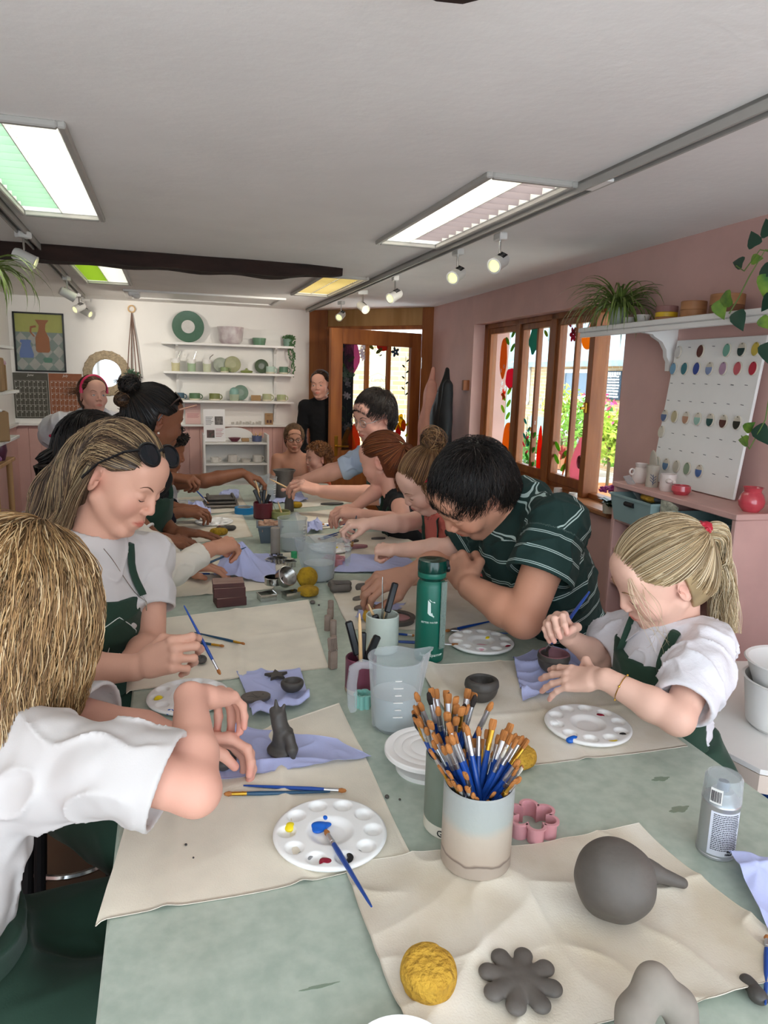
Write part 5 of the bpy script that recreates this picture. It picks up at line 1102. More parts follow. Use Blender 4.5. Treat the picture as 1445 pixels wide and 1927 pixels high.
curvepoly('barcode',[[(x,.003),(x+w,.003),(x+w,.019),(x,.019)]for x,w in((-.0065,.0008),(-.005,.0004),(-.004,.001),(-.0022,.0005),(-.001,.0009),(.0006,.0004),(.0018,.001),(.0035,.0006),(.005,.001))],t,M_ink,r,-1.05,.086,sc_,.0017)
mb=MB();z_=TZ
lathe_thing('white_plate','white dish cut off by the bottom edge of the picture','plate',atz(755,2050),[(0,0),(.03,0),(.055,.012),(.054,.014),(.03,.004),(0,.004)],M_pal,48,z0=.013)
# ------ people: continuous skin surfaces from blended shapes, clothes and hair as children
def hframe(fd,up):
 y=nrm(fd);z=A(up,float);z=nrm(z-y*(z@y));return np.stack([np.cross(y,z),y,z],1)
class Head:
 def __init__(h,c,fd,up,s=1.,child=False,male=False):h.c=A(c,float);h.R=hframe(fd,up);h.s=s;h.child=child;h.male=male
 def P(h,*p):return h.c+h.R@(A(p,float)*h.s)
 def loc(h,V):return(V-h.c)@h.R/h.s
 def add(h,S):
  s,R,P=h.s,h.R,h.P;ch=h.child
  e=lambda p,r,k=.015,op=0,Q=None:S.ell(P(*p),A(r)*s,R if Q is None else R@Q,k*s,op)
  c=lambda a,b,ra,rb=None,k=.012,op=0:S.cap(P(*a),P(*b),ra*s,(ra if rb is None else rb)*s,k*s,op)
  e((0,-.014,.030),(.074,.095,.086));e((0,.030,-.005),(.064,.062,.078),.02)
  e((0,.022,-.05),(.054,.056,.052),.02)
  jw=.046 if not h.male else .051
  for q in(-1,1):
   c((q*.058,-.002,-.045),(q*jw*.55,.052,-.094),.014,.012,.02)
   e((q*.037,.058,-.028),(.026,.024,.026)if not ch else(.030,.026,.030),.02)
  c((-.012,.066,-.096),(.012,.066,-.096),.0145 if not ch else .013,None,.018)
  e((0,.062,.055),(.055,.030,.042),.025)
  c((-.034,.080,.024),(.034,.080,.024),.010 if h.male else .007,None,.016)
  nl=.85 if ch else 1.
  c((0,.086,.018),(0,.085+.018*nl,-.022),.0062,.0076*nl,.010);e((0,.087+.014*nl,-.027),(.0080*nl,.0078,.0072),.006)
  for q in(-1,1):e((q*.0115*nl,.095,-.031),(.0072,.0095,.0068),.006)
  for q in(-1,1):
   e((q*.0315,.099,.004),(.018,.013,.012),.014,1)
   e((q*.031,.0745,.003),(.0150,.0145,.0125),.004)
  e((0,.080,-.063),(.025,.013,.020),.014)
  c((-.016,.0885,-.0580),(0,.0935,-.0568),.0030,.0040,.005);c((.016,.0885,-.0580),(0,.0935,-.0568),.0030,.0040,.005)
  c((-.012,.0880,-.0652),(.012,.0880,-.0652),.0045,None,.005);e((0,.0915,-.0652),(.010,.004,.0042),.005)
  c((-.021,.0895,-.0612),(.021,.0895,-.0612),.0013,None,.003,1);c((-.011,.0955,-.0612),(.011,.0955,-.0612),.0014,None,.003,1)
  for q in(-1,1):e((q*.006,.100,-.0385),(.0042,.005,.0028),.003,1)
  for q in(-1,1):
   Q=rotz(q*-.45)@rotx(-.18)
   e((q*.074,-.014,-.004),(.0055,.0175,.031),.006,0,Q);e((q*.079,-.010,.001),(.0052,.0105,.018),.005,1,Q);e((q*.0775,-.006,-.010),(.004,.006,.007),.003,0,Q)
  return S
 def tint(h,V,base):
  L_=h.loc(V);x,y,z=L_.T;c=np.ones((len(V),3));f=y>.03
  g=lambda px,py,pz,r:np.exp(-(((x-px)**2+(y-py)**2+(z-pz)**2)/r**2))
  red=.8*(g(.042,.075,-.028,.026)+g(-.042,.075,-.028,.026))*.5+.45*g(0,.108,-.028,.013)+.5*(g(.08,-.014,0,.03)+g(-.08,-.014,0,.03))
  c*=(1-red[:,None]*A([.04,.28,.26]))
  lip=np.clip(1.25-np.hypot(x/.0225,(z+.0612)/(.0095-.003*np.abs(x)/.02)),0,.6)/.6*(y>.083)*(y<.112)
  c=c*(1-lip[:,None])+lip[:,None]*A([.82,.46,.46])
  bt=0
  if h.male:st=np.clip((-z-.032)/.03,0,1)*np.clip((y+.01)/.05,0,1)*(np.abs(z)<.16)*(1-lip);c*=(1-.22*st[:,None]*A([1,.9,.8]))
  return c
def hand(S,w,d,back,ts,s=1.,curls=None,thumb='side',spread=.10,k=.007,grip=None):
 "w wrist point, d wrist->knuckles, back = direction the back of the hand faces, ts=+1 thumb towards cross(d,back)"
 y=nrm(d);z=A(back,float);z=nrm(z-y*(z@y));x=np.cross(y,z)*ts;w=A(w,float);tips=[]
 L=lambda a,b,c:w+(x*a+y*b+z*c)*s
 curls=curls or[(.35,.45,.25)]*4;kn=[(.027,.082,.002),(.009,.087,.004),(-.010,.083,.002),(-.026,.074,-.001)]
 LN=[(.040,.025,.021),(.044,.028,.022),(.041,.026,.021),(.032,.020,.018)];rd=[.0088,.0090,.0085,.0075]
 S.cap(L(0,-.01,0),L(0,.02,0),.024*s,.026*s,.012*s,flat=(z,.72));
 for i,(a,b,c)in enumerate(kn):S.cap(L(a*.62,.022,-.001),L(a,b,c-.003),.0140*s,.0102*s,.012*s)
 S.cap(L(-.014,.03,-.008),L(-.018,.06,-.008),.013*s,.010*s,.012*s)
 for i in range(4):
  p=L(*kn[i]);ang=0;sx=(1.5-i)*spread
  for j in range(3):
   ang+=curls[i][j];dv=nrm(y*cos(ang)-z*sin(ang)+x*sx*cos(min(ang,1.3)));q=p+dv*LN[i][j]*s
   r0=rd[i]*s*(1,.93,.86)[j];S.cap(p,q,r0,r0*.92,(k if j==0 else .003)*s);S.ell(p,r0*1.07,k=.003*s);p=q
  tips.append(p)
 b0=L(.020,.018,-.006)
 if thumb=='pinch':tgt=tips[0]*.5+tips[1]*.5-0*x;tgt=tgt+nrm(b0-tgt)*.006*s+x*.005*s
 elif thumb=='fist':tgt=L(.018,.075,-.036)
 elif thumb=='flat':tgt=L(.064,.070,-.010)
 else:tgt=L(.048,.078,-.028)
 m1=b0+nrm(x*.62+y*.70-z*.35)*.040*s
 v=tgt-m1;D_=np.linalg.norm(v);l1,l2=.033*s,.029*s
 D2=min(D_,(l1+l2)*.985);a_=(l1*l1-l2*l2+D2*D2)/(2*D2);hh=sqrt(max(0,l1*l1-a_*a_));vv=nrm(v);out=x*.8+y*.5+z*.2;out=nrm(out-vv*(out@vv))
 m2=m1+vv*a_+out*hh;m3=m1+vv*D2
 S.cap(b0,m1,.0145*s,.0120*s,.012*s);S.cap(m1,m2,.0110*s,.0100*s,.004*s);S.cap(m2,m3,.0098*s,.0080*s,.004*s);tips.append(m3)
 return tips,(x,y,z)
PINCH=[(.75,.95,.45),(.85,1.05,.5),(1.0,1.15,.5),(1.1,1.2,.5)]
FIST=[(1.2,1.5,.8),(1.25,1.55,.8),(1.3,1.55,.8),(1.3,1.5,.8)]
RELAX=[(.3,.4,.25),(.35,.45,.25),(.4,.5,.3),(.45,.5,.3)]
FLAT=[(.12,.15,.1),(.12,.15,.1),(.15,.18,.1),(.18,.2,.1)]
CUP=[(.5,.7,.4),(.55,.75,.4),(.6,.8,.4),(.65,.8,.4)]
SKINM={}
def skinmat(key):
 if key not in SKINM:SKINM[key]=mat('skin_'+key,'#ffffff',.55,attr='Col',var=.05,vs=14,bump=.12,bs=260,bd=.0015,spec=.4)
 return SKINM[key]
SK={'fair':'#dca890','pinkfair':'#e0a994','tan':'#c68e73','brown':'#86553c','olive':'#b98368','pale':'#e2b6a2'}
M_denim=mat('dark_trousers','#14161c',.9);M_shoe=mat('black_shoes','#0f0f10',.6);M_apron=mat('dark_green_apron','#1c3a2b',.8,var=.12,vs=10,bump=.2,bs=350,bd=.001,sheen=.1);M_aprp=mat('apron_print','#d8ddd6',.7)
class Body:
 def __init__(b,key,label,head,neck,chest,pelvis,sh,fw,W=1.,D=1.,skin='fair',hs=None,knees=None,feet=None):
  "sh: (left, right) shoulders; neck: base of neck; chest: ribcage centre; fw forward of torso"
  b.h=head;b.neck=A(neck,float);b.chest=A(chest,float);b.pel=A(pelvis,float);b.shL,b.shR=A(sh[0],float),A(sh[1],float);b.W=W;b.D=D
  b.fw=nrm(fw);b.t=thing('person',label,'person',(b.pel[0],b.pel[1],0));b.skin=skin;b.side=nrm(b.shR-b.shL);b.up=nrm(b.chest-b.pel)
  b.R=hframe(np.cross(b.up,b.side),b.up);b.S=SDF();head.add(b.S)
  s=head.s;nr=.050 if not head.male else .060
  hb=head.P(0,-.022,-.055);b.S.cap(hb,b.neck+(hb-b.neck)*.1,nr*s,nr*1.08*s,.022*s);b.hb=hb
  b.torso(b.S,-.012);b.arms=[]
 def torso(b,S,g,k=.05):
  s=b.h.s*b.W;R=b.R;c=b.chest;q=b.pel
  S.ell(c,(.142*s+g,.102*s*b.D+g,.17*s+g),R,k);S.ell(c*.45+q*.55,(.128*s+g,.100*s*b.D+g,.16*s+g),R,k);S.ell(q,(.158*s+g,.115*s*b.D+g,.13*s+g),R,k)
  for sh in(b.shL,b.shR):
   S.cap(b.neck,sh,.044*s+g,.040*s+g,k*.6);S.cap(c*.7+b.neck*.3,sh-A([0,0,.012]),.066*s+g,.042*s+g,k*.7)
  S.cap(c,b.neck,.09*s+g,.062*s+g,k)
 def arm(b,side,el,wr,hd=None,back=None,ts=1,curls=None,thumb='side',ra=1.,hs=None,spread=.1):
  s=b.h.s;sh=b.shL if side=='L' else b.shR;el=A(el,float);wr=A(wr,float);m=1.18 if b.h.male else 1.;r=ra*m*s
  b.S.cap(sh,el,.044*r,.036*r,.02*s);b.S.cap(el,el*.65+wr*.35,.036*r,.037*r,.012*s);b.S.cap(el*.65+wr*.35,wr,.037*r,.0255*r,.012*s)
  if hd is None:hd=wr-el
  tips,fr_=hand(b.S,wr+nrm(hd)*.012*s,hd,back if back is not None else(0,0,1),ts,(hs or s)*(1.1 if b.h.male else 1.),curls,thumb,spread)
  b.arms.append((side,sh,el,wr,tips,fr_,r));return tips,fr_
 def finish(b,vox=.0026,disp=None):
  N_=Noise(31,60.);base=A(lin(SK[b.skin]))
  def col(V):
   c=np.tile(base,(len(V),1))*b.h.tint(V,base)
   hk=np.zeros(len(V))
   for a in b.arms:
    for t_ in a[4]:hk=np.maximum(hk,np.exp(-((V-t_)**2).sum(1)/(.014*b.h.s)**2))
    hk=np.maximum(hk,.3*np.exp(-((V-a[2])**2).sum(1)/(.04*b.h.s)**2))
   c*=1-hk[:,None]*A([.02,.20,.18]);return c*(1+.03*N_(V)[:,None])
  b.body=b.S.obj('body',skinmat(b.skin),vox,b.t,disp,col);return b
 def shirt(b,mt,name='shirt',g=.006,sleeve=.6,sr=(.050,.062),vox=.004,amp=.0035,f=22.,longs=False,hem=True,neckr=.062,seed=1,col=None,puff=0.,cuff=None,fold=None):
  S=SDF();s=b.h.s;W=b.W
  ends=[]
  for a in b.arms:
   side,sh,el,wr,tips,fr_,r=a;m=r
   if sleeve<=0:continue
   if not longs:
    e=sh+(el-sh)*sleeve;d=nrm(el-sh);S2r0,S2r1=sr[0]*m,sr[1]*m
    if puff:S.chain([sh+A([0,0,.01])*s,sh+(el-sh)*sleeve*.5,e],[S2r0,S2r1*(1+puff),S2r1*(1+puff*.3)],.02)
    else:S.cap(sh,e,S2r0,S2r1,.02)
    Rb=frame(d);S.box(e+d*.07*s,(2.6*S2r1,2.6*S2r1,.14*s),Rb,.004,.006,1);S.cap(e-d*.004,e+d*.03,S2r1*.88,S2r1*.92,.004,1);ends.append((e,d))
   else:
    l2=cuff if cuff else .92;e=el+(wr-el)*l2;d=nrm(wr-el)
    S.cap(sh,el,.050*m,.048*m,.02);S.cap(el,e,.048*m,.040*m,.02);S.box(e+d*.06*s,(.14*s,.14*s,.12*s),frame(d),.003,.004,1);S.cap(e-d*.004,e+d*.02,.034*m,.034*m,.003,1);ends.append((e,d))
  b.torso(S,g);nd=nrm(b.hb-b.neck);S.cap(b.neck+nd*.005,b.neck+nd*.22,neckr*s,neckr*1.05*s,.006,1)
  N1=Noise(seed,f*2.6);N2=Noise(seed+9,f*5.5)
  dz=fold
  def fade(p):
   w=np.ones(len(p))
   for e,d in ends:x=p-e;t_=x@d;rr=np.linalg.norm(x-t_[:,None]*d,axis=1);w=np.minimum(w,np.where((rr<.13)&(t_<.05),np.clip(-t_/.035,.12,1),1))
   x=p-b.neck;t_=x@nd;rr=np.linalg.norm(x-t_[:,None]*nd,axis=1);return np.minimum(w,np.where(t_>-.05,np.clip((rr-neckr*s)/.03,.1,1),1))
  dsp=lambda p:fade(p)*(-amp*(1-np.abs(np.sin(1.3*N1(p))))**2.2-amp*.2*N2(p))
  b.sS=S;b.sh=S.obj(name,mt,vox,b.t,dsp,col,pad=.004);return b.sh
 def apron(b,top=.35,half=.115,g=.013,vox=.005,low=-.1,legs=None,name='apron',text_=True,seed=4,straps=True,tz=0.):
  "bib clipped from the grown torso"
  S=SDF();s=b.h.s;b.torso(S,g)
  if legs:
   for k_ in legs:S.cap(b.pel,k_,.105*s,.08*s,.05)
  c=b.chest;t0=b.neck+(b.pel-b.neck)*top
  S.plane(c+b.R[:,1]*.0,-b.R[:,1]);S.plane(t0,b.R[:,2]);S.plane(c+b.R[:,0]*half*s,b.R[:,0]);S.plane(c-b.R[:,0]*half*s,-b.R[:,0])
  N1=Noise(seed,45.);dq=lambda p:-.004*(1-np.abs(np.sin(N1(p))))**2;o=S.obj(name,M_apron,vox,b.t,dq);b.aS=S
  K_=SDF();b.torso(K_,g+.004);d_=nrm(A([*b.fw[:2],0]));sd_=A([d_[1],-d_[0],0])
  for q in(-1,1):K_.cap(b.pel+sd_*q*.08*s,b.pel+d_*.36*s+sd_*q*.11-A([0,0,.04]),.112*s,.10*s,.06)
  K_.plane(b.pel+b.up*.14*s,b.up,.01);K_.plane(b.pel-A([0,0,.14*s]),(0,0,-1),.01);K_.plane(b.pel-d_*.05,-d_,.01);K_.obj('apron_skirt',M_apron,vox*1.3,b.t,dq)
  if straps:
   mb=MB()
   for q in(-1,1):
    a0=t0+b.R[:,0]*q*half*.62*s;a0=a0+b.R[:,1]*.1*s;P_=[a0*(1-u)+(b.neck+b.R[:,0]*q*.062*s+b.R[:,2]*.02+b.R[:,1]*.01)*u+b.R[:,1]*.05*s*sin(pi*u)for u in np.linspace(0,1,10)]
    P_=b.sS.project(A(P_),.006);P_=np.concatenate([P_,b.sS.project(A([b.neck-b.R[:,1]*.065*s+b.R[:,0]*q*.03*s]),.006)])
    mb.tube(P_,.011*s,8,flat=.25)
   mb.build('apron_strap',M_apron,b.t,world=True)
  return o
 def legs(b,knees,feet,mt=None,shoes=True,skirt=None):
  s=b.h.s*b.W;S=SDF();R=b.R;S.ell(b.pel,(.162*s,.12*s,.115*s),R,.04);mt=mt or M_denim
  for q,k_,f_ in zip((-1,1),knees,feet):h_=b.pel+b.R[:,0]*q*.08*s-A([0,0,.02]);S.cap(h_,k_,.088*s,.062*s,.03);S.cap(k_,A(f_)+A([0,0,.06]),.060*s,.045*s,.02)
  S.obj('trousers',mt,.010,b.t)
  if shoes:
   for k_,f_ in zip(knees,feet):
    f_=A(f_,float);d=nrm(A([*b.fw[:2],0]));mb=MB();mb.ell(f_+d*.05*s+A([0,0,.035]),(.045*s,.13*s,.035),14,hframe(d,(0,0,1)));mb.build('shoe',M_shoe,b.t,world=True)
 def sit(b,seat=.62,mt=None,stool=True):
  d=nrm(A([*b.fw[:2],0]));sd=A([d[1],-d[0],0]);s=b.h.s;p=b.pel
  K=[p+d*.36*s+sd*q*.10+A([0,0,-.03])for q in(-1,1)];F_=[A([k_[0],k_[1],0])-d*.03+A([0,0,.0 if s>.95 else .26])for k_ in K]
  b.legs(K,F_,mt)
  hs_=p[2]-.105*s*b.W
  if stool:
   t=thing('stool','dark round stool under the '+stool,'stool',(p[0],p[1],0),0,'work stools');mb=MB();mb.lathe([(0,hs_-.035),(.15,hs_-.035),(.155,hs_-.02),(.15,hs_-.003),(0,hs_)],n=32);mb.build('seat',M_blackm,t)
   for a in range(4):an=pi/4+a*pi/2;mb=MB();mb.cyl((.17*cos(an),.17*sin(an),0),(.11*cos(an),.11*sin(an),hs_-.03),.014,.014,10);mb.build('leg',M_blackm,t)
   mb=MB();mb.tube([(.152*cos(a),.152*sin(a),.2)for a in np.linspace(0,2*pi,33)],.008,6,cap=False);mb.build('foot_ring',M_steel,t)
 def lashes(b,brow='#5a4030',open_=False,iris='#3a5a6a',lash=True):
  h=b.h;s=h.s;pr=lambda P_,o_:b.S.project(A([h.P(*q)for q in P_]),o_)
  for q in(-1,1):mb=MB();mb.tube(pr([(q*(.013+.034*u),.088-.01*u,.021+.008*sin(pi*(u*.8+.1)))for u in np.linspace(0,1,9)],.0004),[x*s for x in(.001,.0018,.0022,.0024,.0023,.002,.0017,.0012,.0006)],6,flat=.6);mb.build('eyebrow',mat('brow'+brow[1:],brow,.9),b.t,world=True)
  if lash:
   for q in(-1,1):
    mb=MB()
    zz=-.0045 if not open_ else .0015
    mb.tube(pr([(q*(.0195+.0235*u),.088,zz-(.003 if not open_ else-.003)*sin(pi*u))for u in np.linspace(0,1,9)],.0003),[x*s for x in(.0004,.0008,.001,.001,.0011,.0011,.0011,.0009,.0004)],5)
    mb.build('eyelashes',mat('lash_dark','#1c1412',.8),b.t,world=True)
  if open_:
   for q in(-1,1):
    mb=MB();mi=MB();c=pr([(q*.031,.09,-.0005)],-.001)[0];mb.ell(c,(.0095*s,.003*s,.0042*s),14,h.R);c2=c+h.R[:,1]*.0018*s;mi.ell(c2,(.0042*s,.0018*s,.0042*s),12,h.R)
    mb.build('eye',mat('eye_white','#e4ddd6',.25),b.t,world=True);mi.build('iris',mat('iris'+iris[1:],iris,.2),b.t,world=True)
    # -------------- hair
HM={}
def hairmat(key,col,rough=.42):
 if key not in HM:
  m=mat('hair_'+key,'#ffffff',rough,attr='Col',spec=.45);HM[key]=m
  m.node_tree.nodes['Principled BSDF'].inputs['Anisotropic'].default_value=.5
 return HM[key]
def strands(name,paths,rads,cols,mt,parent,sides=3):
 "paths (N,K,3); rads (K,) ; cols (N,3) -> one mesh of thin tapering locks"
 P=A(paths,float);N_,K,_=P.shape;T=np.gradient(P,axis=1);T/=np.linalg.norm(T,axis=2)[...,None]+1e-12
 ref=A([.3,.5,.8]);X=np.cross(T,ref);X/=np.linalg.norm(X,axis=2)[...,None]+1e-9;Y=np.cross(T,X);V=[]
 for j in range(sides):a=2*pi*j/sides;V.append(P+(X*cos(a)+Y*sin(a))*A(rads).reshape((1,K,1)if np.ndim(rads)==1 else(N_,K,1)))
 V=np.stack(V,2).reshape(-1,3);base=(np.arange(N_)[:,None,None]*K+np.arange(K-1)[None,:,None])*sides;j=np.arange(sides)[None,None];j2=(j+1)%sides
 F=np.stack([base+j,base+j2,base+sides+j2,base+sides+j],-1).reshape(-1,4)
 c=np.repeat(A(cols),K*sides,0);return mesh(name,V,F,mt,parent,True,True,col=c)
def trace(S,start,dirf,n,step,off,rng,wave=0.,wf=40.,cling=1.):
 p=S.project(start,off if np.ndim(off)==0 else off[0]);out=[p];N_=len(p);ph=rng.random(N_)*6.28;amp=wave*(.5+rng.random(N_));of0=rng.random(N_)*.003
 for i in range(1,n):
  d=dirf(p,i);g=S.grad(p);dist=S.ev(p);o=(off if np.ndim(off)==0 else off[min(i,len(off)-1)])+of0
  near=(dist<o+.004)[:,None];dt=d-g*(np.minimum(0,(d*g).sum(1)))[:,None]*near;dt/=np.linalg.norm(dt,axis=1)[:,None]+1e-9
  p=p+dt*step;dist=S.ev(p);pen=np.minimum(0,dist-o);p=p-g*pen[:,None]*cling
  if cling>1:pass
  far=np.maximum(0,dist-o-.006)*.5;p=p-g*far[:,None]*(1 if cling>=1 else 0)
  out.append(p)
 P=np.stack(out,1)
 if wave:
  t=np.arange(n)*step;T=np.gradient(P,axis=1);X=np.cross(T,A([.2,.9,.3]));X/=np.linalg.norm(X,axis=2)[...,None]+1e-9
  P=P+X*(np.sin(t[None]*wf+ph[:,None])*amp[:,None]*np.minimum(1,t/.08)[None])[...,None]
 return P
def hcols(rng,n,cols,w=None,j=.12):
 C_=A([lin(c)for c in cols]);k=rng.choice(len(cols),n,p=w);return C_[k]*(1+j*rng.normal(size=(n,1))).clip(.3,2)
def hairline(y):return np.interp(y,[-.1,-.055,-.034,-.022,.015,.035,.055,.085],[-.08,-.055,-.012,.034,.030,.042,.056,.066])
def scalp(h,rng,n,ymax=.075,zmin=-.02,cone=None):
 "random points on the scalp in head space (hairline: front above brow, sides above ear, back down to the nape)"
 out=[]
 while len(out)<n:
  d=rng.normal(size=3);d/=np.linalg.norm(d);p=d*A([.078,.10,.092])+A([0,-.014,.03])
  if p[2]>hairline(p[1]):out.append(p)
 return A([h.P(*p)for p in out])
def capsdf(h,grow=.008,low=-.06,top=.012,front=.0):
 "hair cap volume: grown cranium with the face side cut away"
 S=SDF();s=h.s;e=lambda p,r,k=.012,op=0,Q=None:S.ell(h.P(*p),A(r)*s,h.R if Q is None else h.R@Q,k*s,op)
 e((0,-.018,.032),(.076+grow,.096+grow,.087+grow+top*.3));e((0,-.04,-.02),(.066+grow,.068+grow,.07+grow),.02)
 Q=rotx(-.35);e((0,.098+front,-.028),(.095,.078,.100),.008,1,rotx(.0));
 for q in(-1,1):e((q*.085,.020,-.035),(.028,.036,.046),.008,1)
 return S
def hairbase(b,S,mt,vox,colr,name='hair',amp=.0015,f=90.,seed=3,stretch=None):
 N1=Noise(seed,f);N2=Noise(seed+1,30.);base=A(lin(colr))
 def post(P,d):
  L_=b.h.loc(P);hl=hairline(L_[:,1]);m_=(L_[:,1]>-.022)&(L_[:,1]<.14)&(np.abs(L_[:,0])<.12);return np.where(m_,np.maximum(d,(hl-L_[:,2])*.7*b.h.s),d)
 return S.obj(name,mt,vox,b.t,lambda p:amp*N1(p)+amp*N2(p),lambda V:base*(1+.25*N1(V)[:,None]).clip(.4,1.6),post=post)
def flow_to(h,T,rng=None,mix=.0):
 T=A(T,float)
 def f(p,i):d=T-p;return d/(np.linalg.norm(d,axis=1)[:,None]+1e-9)
 return f
def tail(rng,path,n,K,r0,r1,wave=.004,wf=60.,spread=1.):
 "strand bundle following path (M,3) with radius r0->r1"
 path=A(path,float);t=np.linspace(0,1,K);u=np.linspace(0,1,len(path));C_=np.stack([np.interp(t,u,path[:,i])for i in range(3)],1)
 for _ in range(3):C_[1:-1]=(C_[:-2]+C_[1:-1]*2+C_[2:])/4
 T=np.gradient(C_,axis=0);T/=np.linalg.norm(T,axis=1)[:,None];X=np.cross(T,A([.31,.2,.93]));X/=np.linalg.norm(X,axis=1)[:,None];Y=np.cross(T,X)
 a=rng.random(n)*2*pi;q=np.sqrt(rng.random(n));R_=np.interp(t,[0,.15,.6,1],[r0*.6,r0,(r0+r1)/2,r1]);ph=rng.random(n)*6;ph2=rng.random(n)*6
 aa=a[:,None]+.5*np.sin(t[None]*3+ph[:,None]);ox=np.cos(aa)*q[:,None]*R_[None]+wave*np.sin(t[None]*wf*.1+ph[:,None])*t[None];oy=np.sin(aa)*q[:,None]*R_[None]+wave*np.cos(t[None]*wf*.1+ph2[:,None])*t[None]
 ln_=1-.12*rng.random(n)
 return C_[None]+X[None]*ox[...,None]+Y[None]*oy[...,None]
def glyph(b,S,strokes,c,X,Y,s,mt,name='apron_print',r=.0011,off=.0015):
 "strokes drawn on a surface: 2D polylines placed in the plane (c,X,Y) and projected onto S"
 mb=MB()
 for st in strokes:
  P_=A([c+X*u*s+Y*v*s for u,v in st]);Q=[]
  for i in range(len(P_)-1):
   for t_ in np.linspace(0,1,4,endpoint=False):Q.append(P_[i]*(1-t_)+P_[i+1]*t_)
  Q.append(P_[-1]);mb.tube(S.project(A(Q),off),r,5)
 return mb.build(name,mt,b.t,world=True)
HOUSE=[[(-.5,-.15),(-.5,.35),(0,.72),(.06,.70),(.5,.45),(.5,-.1)]]
SCRIPT=[[(-.42,.18),(-.43,-.15),(-.3,-.17)],[(-.2,.0),(-.28,-.02),(-.30,-.12),(-.22,-.14),(-.19,.0),(-.18,-.14)],[(-.12,0),(-.12,-.14)],[(-.12,-.03),(-.06,.0),(-.04,-.14)],[(.0,-.0),(.03,-.14)],[(.03,-.02),(.08,0),(.09,-.14)],[(.14,.26),(.15,-.14),(.22,-.12),(.22,-.02),(.15,-.02)],[(.28,-.02),(.34,-.02),(.34,-.12),(.28,-.12),(.28,-.02)],[(.3,.05),(.42,.03)]]
def hpx(px,py,d,fd,up,s,**k):return Head(pd(px,py,d),fd,up,s,**k)
M_tee=mat('white_cotton','#cdc8c5',.9,var=.04,vs=8,bump=.12,bs=420,bd=.001)
h=Head((-.108,1.655,1.335),(.76,-.50,-.42),(.36,-.04,.93),.96)
b=Body('w2','woman with sunglasses pushed up on long streaked hair, white tee and green apron',h,(-.175,1.665,1.185),(-.195,1.67,1.01),(-.25,1.68,.72),((-.055,1.785,1.135),(-.29,1.56,1.13)),(.7,-.7,0),.92)
tips,fr=b.arm('R',pd(128,1262,1.42),pd(255,1256,1.38),pd(312,1236,1.36)-pd(255,1256,1.38),(.25,-.75,.6),-1,PINCH,'pinch')
b.arm('L',pd(283,1212,1.66),pd(240,1252,1.50),pd(205,1258,1.46)-pd(240,1252,1.50),(.1,.1,1),1,RELAX)
b.finish(.0024);b.shirt(M_tee,sleeve=.62,vox=.0035,neckr=.058,seed=2,amp=.006,f=20);b.apron(.20,.13);b.lashes('#6a4a38');b.sit(stool='woman in sunglasses')
A0=b
put_brush(1,tips[0]+(pd(330,1168,1.35)-pd(352,1222,1.35))*1.3,tips[0]+(pd(388,1278,1.33)-pd(352,1222,1.35))*1.2,'blue brush held upright in the fingers of the woman with sunglasses')
X_=nrm(A([-.1,-1,0.]));c_=b.neck+(b.pel-b.neck)*.45+b.R[:,1]*.1;glyph(b,b.aS,HOUSE+SCRIPT,c_,b.R[:,0],b.R[:,2],.115,M_aprp,'lettering')
rng=np.random.default_rng(1);S=capsdf(h,.010);S.chain([h.P(0,-.08,.0),h.P(0,-.11,-.10),b.neck+A([-.085,-.03,-.0]),b.neck+A([-.10,-.07,-.14])],[.062,.058,.055,.035],.03)
hm=hairmat('ash',0);hairbase(b,S,hm,.0035,'#4e3d2e',amp=.001)
def dflow(h,tgt,grav=.9,split=6):
 def f(p,i):
  L_=h.loc(p);back=h.R@A([0,-1,-.15]);d=np.tile(back,(len(p),1))+np.stack([np.zeros(len(p))]*3,1)
  w=np.clip((i-split)/6,0,1);down=np.clip((-L_[:,1]-.03)/.05,0,1)[:,None]
  d=d*(1-down)+(A([0,0,-1.])+A(tgt)*.3)*down;d=d+A([0,0,-1.])*w*grav;return d/np.linalg.norm(d,axis=1)[:,None]
 return f
st=scalp(h,rng,1500);P_=trace(S,st,dflow(h,(0,0,0)),30,.0115,.002,rng,.0018,35)
cc=hcols(rng,1500,['#5a4636','#8d7356','#c0a67e','#3c2e24','#a58a64'],[.34,.25,.12,.17,.12]);r_=np.linspace(1,.35,30)*.00085;strands('hair_strands',P_,r_,cc,hm,b.t)
P_=tail(rng,[h.P(.076,-.035,.04),h.P(.083,-.035,-.04),h.P(.080,-.03,-.12),h.P(.07,-.035,-.2),h.P(.065,-.04,-.26)],150,26,.012,.02,.006);strands('loose_lock',P_,np.linspace(1,.3,26)*.0008,hcols(rng,150,['#8d7356','#c9b48c','#6e5842']),hm,b.t)
